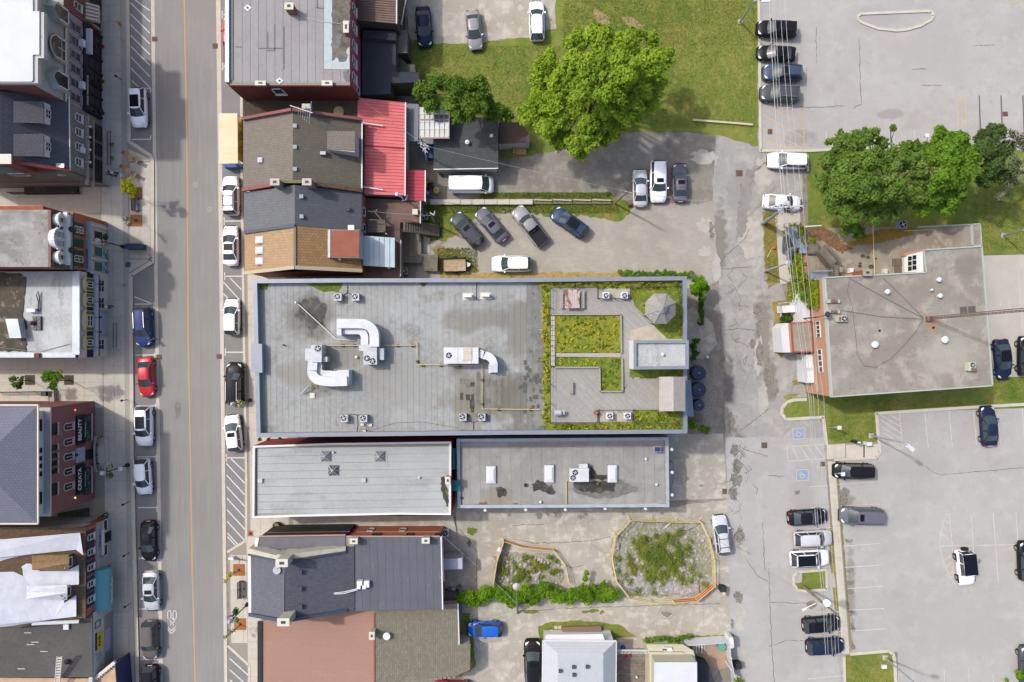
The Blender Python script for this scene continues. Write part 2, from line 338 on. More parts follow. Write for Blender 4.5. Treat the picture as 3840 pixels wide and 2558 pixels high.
for p_ in(P(483,560,563,596,563,606,483,606),P(483,974,566,974,490,1020,483,1022)):sheet('pavement',p_,conc,.118)
sheet('alley_paving',P(1100,1930,1700,1935,1712,1990,1712,2250,1640,2260,1640,1990,1100,2000),padm,.125,thick=.1)
sheet('gravel_lot',P(1580,770,1600,742,2340,742,2400,765,2660,760,2720,700,2740,1030,2640,1080,1650,1100,1560,1060),grav_m,.004,.12)
sheet('dirt_yard',P(1620,600,1900,560,2300,490,2700,500,2720,700,2640,765,2340,756,1620,756),dirt_m,.006,.15)
sheet('lane',P(2690,-60,2690,490,2670,700,2690,1000,2715,1350,2720,1700,2745,2050,2790,2600,2900,2750,3300,2750,3120,2300,3090,1600,3026,1488,3026,1322,2966,1250,2940,1100,2908,1000,2905,800,3006,796,3012,640,3030,600,3040,560,3060,-60),lane_m,.008,.1)
sheet('parking_lot',P(2846,-400,3840+700,-400,3840+700,560,2850,566),lot_m,.016)
sheet('parking_lot',P(3292,1546,3840,1520,4600,1490,4600,3300,3372,3300,3366,2446,3186,2446,3128,1722,3292,1722),lot_m,.016)
sheet('parking_lot',P(2720,1640,3090,1640,3150,2540,3170,3200,2760,3200),lot_m,.012,.1)
sheet('gravel_lot',P(1530,-60,2100,-60,2092,40,2086,108,2040,118,2000,140,1880,150,1800,165,1640,166,1528,152),padm,.012,.12)
sheet('concrete_apron',P(2500,1630,2712,1626,2728,1868,2510,1878),padm,.014)
sheet('concrete_yard',P(1712,1905,2500,1905,2740,1870,2780,2100,2780,2320,2600,2320,2280,2260,1900,2290,1712,2250),padm,.010,.12)
sheet('drive',P(1735,2270,2690,2240,2780,2400,2600,2640,1735,2640),padm,.008,.1)
sheet('parking_lot',P(3660,960,4600,930,4600,1408,3730,1414),M('pale_concrete_lot',(208,202,190),.9,var=[(.3,(198,191,178),.4,.6,.8),(10,(184,178,166),.5,.7,.3)]),.014)
sheet('lawn',P(1530,148,1640,164,1800,163,1900,147,2000,138,2040,116,2084,108,2090,-300,2838,-300,2844,545,2826,548,2780,530,2700,506,2600,496,2400,492,2310,500,2100,560,1900,600,1600,470,1530,300),grass_m,.02,.12)
sheet('bare_earth',P(2230,30,2262,45,2290,80,2284,100,2250,96,2225,60),M('bare_soil',(196,172,136),.95,var=[(2,(168,146,106),.4,.6,.9)]),.024,.12,step=.4)
sheet('bare_earth',P(2330,62,2380,70,2420,100,2400,112,2350,92),MATS['bare_soil'],.024,.12,step=.4)
sheet('lawn',P(3025,568,4600,560,4600,955,3660,955,3640,860,3030,860),grass_m,.02)
sheet('lawn',P(2940,1508,2952,1494,3024,1490,3024,1410,3720,1416,4600,1400,4600,1506,3290,1548,3296,1655,3094,1664,3088,1562,2952,1568,2936,1545),grass_m,.03)
sheet('verge',P(2858,795,2905,795,2915,960,2925,1060,2880,1085,2866,960),dry_m,.024,.12,step=.4)
sheet('verge',P(2896,1135,2960,1120,2960,1270,2950,1320,2925,1345,2905,1240),dry_m,.024,.12,step=.4)
sheet('verge',P(2935,1490,2960,1478,3010,1472,2950,1500),dry_m,.034,.08,step=.4)
sheet('footpath',P(2905,795,3000,790,3008,1060,2925,1066),conc,.028)
sheet('leaf_litter',P(2950,1062,2990,1060,3000,1135,2950,1135),M('dead_leaves',(150,118,88),.95,var=[(8,(110,78,52),.4,.6,.9),(14,(190,150,110),.5,.65,.8)]),.034,.1,step=.4)
sheet('dry_strip',P(1650,1024,2330,1020,2340,1048,1650,1052),M('orange_dry_grass',(186,156,102),.95,var=[(2,(140,138,62),.45,.6,.9),(10,(214,180,120),.5,.66,.7)]),.012,.15,step=.5)
sheet('grass_strip',P(1575,800,1590,760,1650,748,2330,748,2385,770,2330,830,2100,800,2080,818,1960,790,1800,800,1720,880,1660,905,1600,900),fresh_m,.012,.18,step=.4)
sheet('grass_strip',P(1760,738,1920,726,2290,722,2310,745,1760,748),fresh_m,.013,.12,step=.4)
sheet('grass_strip',P(1620,935,1660,920,1740,950,1780,990,1800,1020,1650,1030,1640,980),dry_m,.013,.15,step=.4)
sheet('grass_strip',P(1520,770,1590,760,1600,900,1520,880),fresh_m,.013,.1,step=.4)
sheet('grass_strip',P(2018,2350,2060,2335,2150,2328,2260,2332,2330,2345,2380,2385,2400,2400,2280,2400,2240,2370,2090,2370,2030,2420),fresh_m,.018,.1,step=.4)
sheet('grass_strip',P(2410,2398,2560,2386,2750,2380,2752,2396,2600,2400,2420,2424),fresh_m,.018,.1,step=.4)
sheet('grass_strip',P(1735,2300,1762,2300,1785,2500,1760,2520,1735,2480),fresh_m,.018,.1,step=.4)
sheet('rubble_bed',P(1850,2090,1920,2070,2080,2080,2120,2170,2100,2200,1860,2200),M('rubble_soil',(176,170,158),.95,var=[(1.2,(142,144,92),.42,.58,.8),(3,(214,210,204),.55,.66,.9),(12,(100,94,82),.5,.68,.6)],bump=(4,.8,.2)),.03,.2,step=.4)
sheet('rubble_bed',P(2365,1948,2620,1956,2672,2030,2676,2180,2610,2236,2360,2236,2300,2160,2290,2020),MATS['rubble_soil'],.03,.2,step=.4)
sheet('gravel_bed',P(2575,1340,2640,1345,2690,1480,2670,1600,2575,1600),M('white_pebbles',(150,144,134),.95,var=[(9,(205,201,194),.5,.6,.9),(18,(90,84,76),.5,.65,.7)]),.016,.1,step=.4)
sheet('garden_paving',P(2575,1160,2600,1150,2670,1210,2690,1290,2640,1345,2575,1345),padm,.02,.05)
walk=sheet('walkway',P(3098,1664,3296,1656,3296,1700,3284,1718,3132,1724,3190,2450,3166,2460,3098,1700),joint,.08,thick=.1)
for i,v in enumerate(rg(1730,2452,60)[:-1]):
 b_=rg(1730,2452,60)[i+1];f=lambda x,v_:x+(v_-1730)*.0755
 _,pp=inset([W2(f(3102,v),v),W2(f(3130,v),v),W2(f(3130,b_),b_),W2(f(3102,b_),b_)],.012);MB().prism(pp,.07,.1).build('slab',kerb_m,walk)
for u in(3098,3171,3236):
 _,pp=inset([W2(u,1668),W2(min(u+70,3292),1664),W2(min(u+70,3290),1716),W2(u,1722)],.012);MB().prism(pp,.07,.1).build('slab',kerb_m,walk)
sheet('grass_strip',P(3132,1724,3140,1724,3196,2440,3188,2440),dry_m,.022,.04,step=.3)
sheet('grass_strip',P(3118,1960,3130,2030,3150,2340,3138,2350,3110,2100,3112,1960),dry_m,.022,.06,step=.3)
kerb(P(2843,-400,2845,0,2851,566,3040,566,3300,552,3478,545),.3)
kerb(P(3024,1498,2975,1500,2950,1508,2932,1530,2930,1552,2945,1570,2960,1572,3086,1564,3098,1664),.35)
kerb(P(3294,1656,3285,1550,3560,1532,3840,1516,4600,1480),.35)
kerb(P(3296,1656,3298,1696,3284,1716,3130,1724),.3)
kerb(P(3186,2452,3330,2440,3348,2452,3354,2480,3360,2600,3366,3000),.35)
kerb(P(3164,2460,3178,3000),.3)
kerb(P(3098,2138,3100,2210,3020,2216,2990,2212,2976,2190,2976,2160,2990,2144,3096,2136),.3)
sheet('lawn',P(3008,2147,3094,2140,3096,2208,3020,2214,2990,2208,2982,2188,3006,2184),grass_m,.06,thick=.05)
sheet('lawn',P(3170,2458,3340,2448,3350,2470,3360,3000,3180,3000),grass_m,.05,thick=.04)
sheet('concrete_pad',P(3100,2140,3126,2150,3136,2202,3102,2206),padm,.03)
kb=[(3217,62),(3226,53),(3300,50),(3400,46),(3470,43),(3490,44),(3500,60),(3490,76),(3450,98),(3400,112),(3360,116),(3290,108),(3232,86),(3218,74)]
kerb(kb,.3,closed=True);kerb(P(3026,582,3029,640),.25)
# ---------------------------------------------------------------- painted markings
wp=M('white_paint',(238,235,228),.8,var=[(3,(214,210,202),.45,.65,.5)]);fp=M('faded_white_paint',(218,213,205),.85,var=[(2,(200,195,188),.42,.6,.9)])
yp=M('yellow_paint',(218,172,100),.8,var=[(2,(196,166,118),.5,.65,.7)]);fy=M('faded_yellow_paint',(220,190,138),.85,var=[(2,(204,190,162),.45,.6,.8)])
m1=MB();poly_lines(m1,P(690,-500,691,0,701,560,706,1280,714,1700,720,2100,732,2558,745,3200),.14,.012);m1.build('centre_line',yp,kind='structure')
m1=MB()
for y0,y1 in((-40,0),(0,40),(15,82),(57,125),(97,165),(137,205),(177,245),(217,287),(258,328)):
 a=489+(0 if y0>0 else 10);strip(m1,a,y0-5,562,y1,.12,.016)
strip(m1,494,302,522,328,.12,.016)
for v in(331,522):strip(m1,494,v+1,566,v,.12,.016);strip(m1,565,v-(16 if v>400 else 0),565,v+(16 if v<400 else 0),.12,.016)
for v in(1141,1332,1523,1714,1904,2094,2284,2472):
 strip(m1,505+(v-1140)*.016,v,577+(v-1140)*.015,v-1,.12,.016);strip(m1,577+(v-1140)*.015,v-8,577+(v-1140)*.015,v+16,.12,.016)
strip(m1,504,1113,576,1141,.12,.016)
for v in(55,249,640+189,640+396,1321,1717):strip(m1,832+v*.009,v,905+v*.009,v,.12,.016);strip(m1,833+v*.009,v-14,833+v*.009,v+14,.12,.016)
for y0 in(1046,):strip(m1,838,y0+12,905,y0+86,.12,.016);strip(m1,862,y0-4,905,y0+40,.12,.016);strip(m1,838,y0+56,860,y0+78,.12,.016)
for k in range(8):
 y0=1738+k*43.5;strip(m1,849+k*.6,y0,917+k*.5,y0+74,.12,.016)if k<7 else strip(m1,853,y0-30,888,y0+8,.12,.016)
strip(m1,866,1720,916,1768,.12,.016)
for y0 in(2470,2512,2550):strip(m1,862,y0,930,y0+62,.12,.016)
m1.build('parking_line',wp,kind='structure')
m1=MB()
for cu,cv,r in((635,2306,1),(655,2306,1)):
 poly_lines(m1,[(cu+7*math.cos(t*.524),cv+17*math.sin(t*.524))for t in range(12)],.09,.016,True)
poly_lines(m1,P(635,2322,644,2338,656,2330,645,2318,635,2322),.09,.016);poly_lines(m1,P(640,2338,640,2347),.09,.016);poly_lines(m1,P(649,2338,650,2347),.09,.016)
poly_lines(m1,P(628,2350,643,2366,658,2350),.11,.016);poly_lines(m1,P(628,2360,643,2376,658,2360),.11,.016)
m1.build('cycle_symbol',wp,kind='structure')
m1=MB();z=.028
for a in((2880,395,3010,475),(2930,395,3012,430),(2860,430,3014,516),(2852,478,3014,556),(2852,520,2970,558),(2890,538,2925,560)):strip(m1,*a,.1,z)
strip(m1,3011,380,3016,556,.1,z);poly_lines(m1,P(3593,478,3588,363,3620,362,3622,480),.12,z);poly_lines(m1,P(3750,0,3840,26),.1,z);poly_lines(m1,P(3800,14,3820,0),.1,z)
m1.build('parking_line',fy,kind='structure')
m1=MB()
for u in(3672,3754,3836):strip(m1,u,358,u+5,500,.16,z)
m1.build('tar_line',M('dark_tar_line',(112,108,106)),kind='structure')
m1=MB()
for a in((3098,490,3101,546),(3428,490,3430,546),(3467,1540,3481,1678),(3558,1534,3571,1676),(3649,1529,3662,1670),(3740,1523,3752,1665),(3832,1519,3842,1660),(3303,1557,3377,1600),(3303,1575,3380,1625),(3305,1600,3382,1648),(3310,1622,3350,1645),(3330,1552,3373,1576),(3373,1548,3386,1685),(3330,1655,3386,1686),(3300,1665,3386,1688),(3142,1817,3276,1807),(3160,1897,3290,1890),(3165,2048,3296,2039),(3168,2128,3304,2119),(3178,2208,3310,2198),(3182,2288,3316,2282),(3198,2366,3322,2358),(3528,2048,3840,2042),(3642,1934,3651,2070),(3724,1925,3744,2186),(3810,1920,3827,2186),(3540,2510,3544,2600),(3632,2510,3636,2600),(3724,2530,3728,2600),(2951,1675,3093,1667),(2955,1730,3095,1720),(2951,1675,2955,1730),(2972,1677,2995,1727),(3000,1675,3035,1725),(3028,1672,3060,1720),(3056,1670,3093,1718),(3034,1826,3100,1821),(3040,1905,3110,1900),(3020,1985,3118,1978),(3058,2300,3150,2294),(3060,2375,3156,2368),(3030,2546,3160,2534),(3818,1010,3838,1280),(3750,1130,3756,1165),(3783,1128,3786,1162),(3700,1160,3830,1155),(3756,950,3756,951)):strip(m1,*a,.09,z)
poly_lines(m1,P(3550,1925,3538,1958,3528,2000,3524,2048,3530,2080,3545,2125,3560,2158,3581,2188),.08,z)
poly_lines(m1,P(3550,1925,3560,1932,3570,2035,3576,2160),.08,z)
for a in((3541,1950,3563,1963),(3534,1975,3566,1997),(3529,2001,3569,2028),(3536,2105,3573,2078),(3545,2128,3575,2106),(3556,2155,3577,2138),(3570,2176,3579,2168)):strip(m1,*a,.07,z)
m1.build('parking_line',fp,kind='structure')
bl=M('blue_paint',(146,166,196),.85,var=[(2,(174,180,188),.46,.6,.85)])
for(u,v)in((2996,1626),(3009,1782)):
 sheet('accessible_bay_mark',P(u-22,v-18,u+22,v-20,u+24,v+18,u-20,v+20),bl,.034)
 m1=MB();poly_lines(m1,P(u-23,v-19,u+22,v-21,u+24,v+19,u-21,v+21),.07,.036,True)
 poly_lines(m1,P(u-3,v-12,u-2,v-4,u+6,v-3,u+9,v+6),.09,.037);poly_lines(m1,[(u-1+8*math.cos(t),v+3+8*math.sin(t))for t in(0.6,1.4,2.2,3,3.8,4.4)],.07,.037)
 m1.build('parking_line',fp,kind='structure')
m1=MB()
for v in(1718,1793):strip(m1,2525,v,2556,v,.09,.02)
m1.build('parking_line',yp,kind='structure')
def spot(px,mat,z,jag=.12,name='patch',step=.3):return sheet(name,px,mat,z,jag,step=step)
def blob(u,v,rx,ry,mat,z,name='patch',n=14):return spot([(u+rx*math.cos(i/n*6.283)*random.uniform(.7,1.2),v+ry*math.sin(i/n*6.283)*random.uniform(.7,1.2))for i in range(n)],mat,z,.14,name)
for a in((2668,860,10,26),(2671,885,9,12),(2716,1350,8,40),(2718,1440,9,50),(2740,1590,13,50),(2752,1690,16,24),(2765,1750,18,30),(2760,1800,22,26),(2750,1850,16,30),(2774,2010,22,26),(2770,2240,17,26),(2780,710,5,26),(2745,2340,9,20),(2842,1160,18,26),(2850,1230,15,40),(2848,1330,14,50),(2880,1400,16,60),(2905,1470,12,24),(2824,1290,12,18),(3040,2270,20,16),(3160,1860,24,34),(3180,1905,20,12),(3183,2030,17,7),(3186,2143,16,10),(3188,2188,14,11),(3190,2220,14,9),(3190,2300,9,14),(3197,2350,8,20),(3198,2420,8,24),(2989,1846,12,9),(3672,2104,7,9),(2880,1330,5,4),(666,1520,7,14),(664,1562,5,11),(2022,1935,15,12),(2090,1930,18,12),(2180,1938,12,9),(2497,2302,22,11),(2630,1822,9,4)):blob(*a,wet,.022+random.random()*.004)
for a in((2644,845,30,26),(2643,945,26,22),(2688,1010,14,60),(2820,900,50,80),(2843,1330,18,80),(2862,1500,20,60),(2790,2060,14,40),(2780,2330,22,60),(2640,590,50,30),(2860,640,40,60),(2790,2490,20,70),(1640,60,26,40),(1740,70,24,30)):blob(*a,patchm,.018+random.random()*.003,n=18)
blob(2989,1432,17,14,dry_m,.03);blob(2890,1440,26,60,lane_m,.02)
spot(P(2890,600,2830,650,2812,760,2790,880,2760,900,2770,760,2800,640),dpatch,.0245,.25)
for a in((1770,1990,18,16),(1760,2036,8,16),(1990,2294,30,6),(2214,2292,34,6),(2256,2296,12,6)):blob(*a,fresh_m,.024,'weeds')
def crack(pts,w=.05,z=.026,seed=0):
 rn=random.Random(seed+int(pts[0][0]));m=MB();o=[]
 for i in range(len(pts)-1):
  a,b=pts[i],pts[i+1];k=max(2,int(math.dist(a,b)/9))
  for j in range(k):t=j/k;o.append((a[0]+(b[0]-a[0])*t+rn.uniform(-2.2,2.2),a[1]+(b[1]-a[1])*t+rn.uniform(-2.2,2.2)))
 o.append(pts[-1])
 for i in range(len(o)-1):strip(m,*o[i],*o[i+1],w*rn.uniform(.5,1.3),z)
 return m
cm=MB()
def addmb(a,b):k=len(a.v);a.v+=b.v;a.f+=[tuple(i+k for i in f)for f in b.f]
for i,pts in enumerate((P(3222,140,3226,300,3230,390,3210,398,3203,408),P(2958,415,2970,403,3080,402,3165,396),P(3025,250,3023,340),P(3062,100,3060,240),P(3420,260,3475,258),P(3460,320,3530,320),P(3655,172,3730,170),P(1920,1970,2040,1966),P(1925,2022,2000,2036,2090,2036,2200,2028,2290,2014),P(2085,2110,2140,2128,2190,2120),P(3470,1750,3520,1782,3640,1770,3840,1755),P(2880,1784,2940,1786),P(2745,1275,2790,1290,2810,1300),P(2770,1620,2830,1575,2880,1536),P(2880,1710,2800,1690,2745,1660),P(2810,860,2790,900,2720,960,2700,990),P(2700,1010,2760,1005,2820,1000),P(2710,1240,2770,1232,2830,1240),P(2882,2128,2894,2420,2906,2600),P(2890,2258,2960,2262,3050,2262),P(2882,2424,2950,2402,3010,2404),P(2800,2100,2840,2160,2880,2180),P(2700,2264,2100,2282,1960,2296),P(2860,1960,2868,2140),P(1725,1985,1790,2070,1785,2180))):addmb(cm,crack(pts,.055,.03,i))
rn_=random.Random(4)
for i in range(46):
 u=2700+rn_.gauss(52,22)+(i%3)*12;v=rn_.uniform(1650,2050)if i<30 else rn_.uniform(1000,1400);addmb(cm,crack([(u,v),(u+rn_.uniform(-25,25),v+rn_.uniform(10,30)),(u+rn_.uniform(-30,30),v+rn_.uniform(25,50))],.045,.03,i))
cm.build('crack',shm,kind='stuff')
def grate(u,v,w,h,mat,label,name='drain_grate',group=None,cat='drain'):
 x,y,_=W(u,v);t=thing(name,label,cat,(x,y,0),0,group);a,b=w/PPM/2,h/PPM/2
 m=MB();m.box(-a,a,-b,b,0,.035);m.build('frame',mat,t,True);s=MB()
 for k in range(5):s.box(-a*.8,a*.8,-b*.8+k*b*.36,-b*.8+k*b*.36+b*.14,.036,.05)
 s.build('bars',M('grate_dark',(70,62,58),.7),t,True);return t
rust=M('rusted_iron',(150,118,106),.85,var=[(6,(120,84,66),.4,.6,.8)]);gr='iron drain grates set in the ground'
for(u,v,w,h,l)in((580,147,20,18,'square storm drain in the gutter opposite the hatched bay'),(807,173,20,20,'square storm drain beside the parked red pickup'),(597,1339,20,19,'square storm drain in the gutter beside the red saloon'),(822,1337,20,18,'square storm drain in the gutter above the black roof-railed car'),(2772,650,26,24,'large square drain in the lane north of the gravel lot'),(2866,1670,22,22,'square drain in the lane near the hatched accessible bay'),(2717,1843,18,20,'square drain at the corner of the concrete apron'),(2887,494,18,20,'square rusty drain in the yellow hatched corner'),(3769,428,20,18,'rusty drain between the dark tar lines of the upper lot'),(3084,1740,18,18,'rusty square drain left of the pale walkway'),(3139,1736,17,14,'rusty square drain right of the pale walkway'),(412,1423,20,18,'small rusty cover on the plaza near the kerb')):grate(u,v,w,h,rust,l,group=gr)
for(u,v,r,l)in((734,693,11,'round manhole cover in the road, nearer the centre line'),(786,786,10,'round manhole cover in the road below the other one'),(482,993,13,'dark round manhole cover in the pavement bulb-out'),(469,1070,9,'faint round cover in the pavement by the purple shopfront')):
 x,y,_=W(u,v);zz=0 if u>600 else.115;t=thing('manhole_cover',l,'manhole',(x,y,zz),0,'round manhole covers')
 cmat=M('iron_dark',(96,88,80),.8)if u in(482,)else M('iron_pale',(166,158,148),.85)
 MB().lathe((0,0,0),[(r/PPM,0),(r/PPM,.02),(r/PPM*.86,.02)],20).build('rim',M('rim_pale',(190,180,168)),t,True);MB().lathe((0,0,0),[(r/PPM*.84,0),(r/PPM*.84,.024)],20).build('lid',cmat,t,True)
 # ================================================================ buildings: helpers
glass=M('window_glass',(60,66,72),.12,spec=.6,var=[(.8,(88,92,96),.4,.6,.8)]);glassd=M('dark_glass',(34,37,42),.1,spec=.6)
white=M('white_trim',(240,240,238),.6);cream=M('cream_trim',(226,222,206),.7);flash=M('metal_flashing',(196,204,210),.45,metal=.2,var=[(1,(178,184,190),.45,.6,.6)])
navyf=M('navy_flashing',(74,84,100),.5);seam=M('roof_seam',(120,120,120),.9)
def brickm(name,c,c2,plane,mort=(170,150,140)):return M(name,c,.9,var=[(.8,tuple(int(x*.86)for x in c),.42,.6,.7)],pat=('brick',plane,0,.22,.075,mort,.008,c2))
def shinglem(name,c,c2,ang=0,var=(),row=.28,w=.33,line=None):return M(name,c,.95,var=[(1.2,tuple(int(x*.93)for x in c),.4,.6,.6),(14,c2,.5,.68,.5)]+list(var),pat=('brick','xy',ang,w,row,line or tuple(int(x*.8)for x in c),.028,c2),bump=(18,.4,.03))
def walls(parent,poly,z0,z1,mat,name='wall'):
 m=MB();m.prism(poly,z0,z1,top=False);return m.build(name,mat,parent)
def at(pts,z):return[W2(u,v,z)for u,v in pts]
def flat(name,label,px,h,wall,roof,par=None,cap=None,capw=.35,z0=0,cat='building',group=None,roofname='roof',rim=.0,parapet_wall=None):
 """flat-roofed block; px = roof outline in the photo at height h; par = parapet height"""
 w=at(px,h);cx=sum(p[0]for p in w)/len(w);cy=sum(p[1]for p in w)/len(w)
 t=thing(name,label,cat,(cx,cy,z0),0,group)
 if par:
  o,i=inset(w,capw);walls(t,o,z0,h-.03,wall);MB().prism(i,h-par-.2,h-par).build(roofname,roof,t)
  m=MB();n=len(o)
  for k in range(n):
   j=(k+1)%n;m.face([(*o[k],h),(*o[j],h),(*i[j],h),(*i[k],h)]);m.face([(*i[k],h),(*i[j],h),(*i[j],h-par),(*i[k],h-par)]);m.face([(*o[j],h),(*o[k],h),(*o[k],h-.14),(*o[j],h-.14)])
  m.build('parapet',cap or flash,t)
 else:
  walls(t,inset(w,rim)[1]if rim else w,z0,h-.12,wall);MB().prism(w,h-.12,h,bottom=True).build(roofname,roof,t)
  if cap:
   o,i=inset(w,.1);m=MB();n=len(o)
   for k in range(n):
    j=(k+1)%n;m.obox((*o[k],h+.01),(*o[j],h+.01),.14,.16)
   m.build('roof_edge',cap,t)
 return t
def faces3(parent,name,faces,mat):
 m=MB()
 for f in faces:
  p=[W(*c)for c in f];a=sum(p[i][0]*p[(i+1)%len(p)][1]-p[(i+1)%len(p)][0]*p[i][1]for i in range(len(p)))
  m.face(p if a>0 else p[::-1])
 return m.build(name,mat,parent)
def fx(X,u):return 80*(1-X*32/(u-CX))
def ywv(v,z):return-(v-CY)/32*(80-z)/80
def fwin(parent,X,u0,u1,v,wd_,frame=None,pane=None,nx=1,nz=1,fw=.09,name='window',arch=0,s=1,sill=None):
 """window on a facade facing east (s=1) or west; u0/u1 = its top and bottom in the photo, v = its middle, wd_ = width in px there"""
 za,zb=fx(X,u0),fx(X,u1);z0,z1=min(za,zb),max(za,zb);zm=(z0+z1)/2;y=ywv(v,zm);hw=wd_/32*(80-zm)/80/2
 return win(parent,'x',X,s,y-hw,y+hw,z0,z1,frame,pane,nx,nz,fw,name,arch,sill)
def win(parent,ax,X,s,a0,a1,z0,z1,frame=None,pane=None,nx=1,nz=1,fw=.09,name='window',arch=0,sill=None):
 frame=frame or white;pane=pane or glass;m=MB();d=.07
 def pt(a,z,o):return(X+s*o,a,z)if ax=='x' else(a,X+s*o,z)
 def bar(aa,ab,za,zb,o0=0,o1=d):
  p=[pt(aa,za,o0),pt(ab,zb,o1)];lo=[min(p[0][i],p[1][i])for i in range(3)];hi=[max(p[0][i],p[1][i])for i in range(3)]
  m.box(lo[0],hi[0],lo[1],hi[1],lo[2],hi[2])
 bar(a0,a1,z0,z0+fw);bar(a0,a0+fw,z0,z1);bar(a1-fw,a1,z0,z1)
 if not arch:bar(a0,a1,z1-fw,z1)
 for i in range(1,nx):c=a0+(a1-a0)*i/nx;bar(c-.03,c+.03,z0,z1)
 for i in range(1,nz):c=z0+(z1-z0)*i/nz;bar(a0,a1,c-.03,c+.03)
 outline=[(a0,z0),(a1,z0),(a1,z1),(a0,z1)]
 if arch:
  n=8;am=(a0+a1)/2;r=(a1-a0)/2;arc=[(am+r*math.cos(math.pi*k/n),z1+arch*math.sin(math.pi*k/n))for k in range(n+1)]
  for k in range(n):m.obox(pt(*arc[k],d/2),pt(*arc[k+1],d/2),.1,d)
  outline=[(a0,z0),(a1,z0)]+arc
 f=m.build(name,frame,parent)
 p=MB();pts=[pt(a,z,.03)for a,z in outline];nrm=(Vector(pts[1])-Vector(pts[0])).cross(Vector(pts[2])-Vector(pts[1]));out=Vector((s,0,0))if ax=='x' else Vector((0,s,0))
 if nrm.dot(out)<0:pts=pts[::-1]
 p.face(pts).build('pane',pane,f)
 if sill:q_=MB();m2=m;m=q_;bar(a0-.06,a1+.06,z0-.14,z0,0,.16);q_.build('sill',sill,parent)
 return f
def fband(parent,X,u0,u1,v0,v1,mat,name,d=.1,s=1):
 """panel on an east/west facade between photo columns u0,u1 and rows v0,v1"""
 za,zb=sorted((fx(X,u0),fx(X,u1)));zm=(za+zb)/2;ya,yb=sorted((ywv(v0,zm),ywv(v1,zm)));a,b=sorted((X,X+s*d))
 return MB().box(a,b,ya,yb,za,zb).build(name,mat,parent)
def ftext(parent,X,u,v,body,size,mat,s=1,sx=1.0,name='lettering'):
 z_=fx(X,u);return text(body,size,(X,ywv(v,z_),z_),(0,s,0),(0,0,1),mat,name,parent,.02,sx)
def onz(parent,px,z,mat,name,t=.05):
 w=at(px,z)
 if name in('leaf_litter','moss','puddle_stain','rust_stain','moss_bed','worn_sheet','water_stain'):w=ragged(w,.25,.1,len(px))
 return MB().prism(w,z-t,z).build(name,mat,parent)
galv=M('galvanised_steel',(206,208,212),.45,metal=.15,var=[(2,(184,186,190),.45,.6,.5)]);fanb=M('fan_black',(30,30,33),.5);dgrey=M('dark_metal',(70,72,76),.6)
def acunit(u,v,z,label,w=.9,rz=0,h=.75,body=None,off=(0,0),big=False,group='rooftop condenser units'):
 x,y,_=W(u,v,z);t=thing('condenser_unit',label,'air conditioner',(x,y,z),rz,group);b=body or galv;k=w/2
 MB().box(-k,k,-k,k,.06,h).build('casing',b,t,True)
 MB().lathe((off[0],off[1],h),[(k*.8,0),(k*.8,.03)],16).build('fan_guard',fanb,t,True)
 m=MB()
 for i in range(4):a=i*math.pi/2+.4;m.obox((off[0],off[1],h+.045),(off[0]+math.cos(a)*k*.62,off[1]+math.sin(a)*k*.62,h+.05),.1,.02)
 m.lathe((off[0],off[1],h+.03),[(k*.25,0),(k*.2,.05)],8);m.build('fan',galv,t,True)
 m=MB()
 for sx in(-1,1):m.box(sx*k*.8-.05,sx*k*.8+.05,-k,k,0,.06)
 m.build('skid',dgrey,t,True);return t
def vent(u,v,z,label,kind='cap',w=.35,mat=None,group='small roof vents',cat='roof vent',h=.3):
 x,y,_=W(u,v,z);t=thing('roof_vent',label,cat,(x,y,z),0,group);mat=mat or galv
 if kind=='box':MB().box(-w/2,w/2,-w/2,w/2,0,h*.6).build('base',mat,t,True);MB().box(-w*.6,w*.6,-w*.6,w*.6,h*.6,h*.8).build('hood',mat,t,True)
 else:MB().lathe((0,0,0),[(w*.3,0),(w*.3,h*.7)],10).build('pipe',mat,t,True);MB().lathe((0,0,h*.7),[(w*.5,0),(w*.5,.06),(w*.2,.14)],12).build('cap',mat,t,True)
 return t
def cable(pts,r,mat,name,label,cat,group=None,n=4):
 o=MB().tube([W(*p)for p in pts],r,n).build(name,mat);return tag(o,label,cat,group)
def chimney(parent,u,v,z,top,w,d,mat,capm=None,name='chimney'):
 """brick stack at photo (u,v) of its top"""
 x,y,_=W(u,v,top);m=MB().box(x-w/2,x+w/2,y-d/2,y+d/2,z,top-.1).build(name,mat,parent)
 MB().box(x-w/2-.06,x+w/2+.06,y-d/2-.06,y+d/2+.06,top-.1,top).build('cap',capm or cream,m)
 MB().box(x-w*.2,x+w*.2,y-d*.2,y+d*.2,top,top+.05).build('flue',dgrey,m);return m
def strips(parent,rows,z,n,mat,gap=.02,name='roof_sheet',t=.015):
 """rolled roofing: rows = four photo corners TL,TR,BR,BL at height z; n sheets across"""
 c=[Vector(W(u,v,z))for u,v in rows]
 for i in range(n):
  a,b=i/n,(i+1)/n;p=[c[0].lerp(c[1],a),c[0].lerp(c[1],b),c[3].lerp(c[2],b),c[3].lerp(c[2],a)]
  _,pp=inset([(k.x,k.y)for k in p],gap/2);MB().prism(pp,z,z+t).build(name,mat,parent)
def skylight(parent,u,v,z,w,d,name='skylight',frame=None,pane=None):
 x,y,_=W(u,v,z);f=MB().box(x-w/2,x+w/2,y-d/2,y+d/2,z-.1,z+.12).build(name,frame or galv,parent)
 MB().box(x-w/2+.08,x+w/2-.08,y-d/2+.08,y+d/2-.08,z+.12,z+.15).build('pane',pane or M('sky_pane',(180,190,200),.1,spec=.8),f);return f
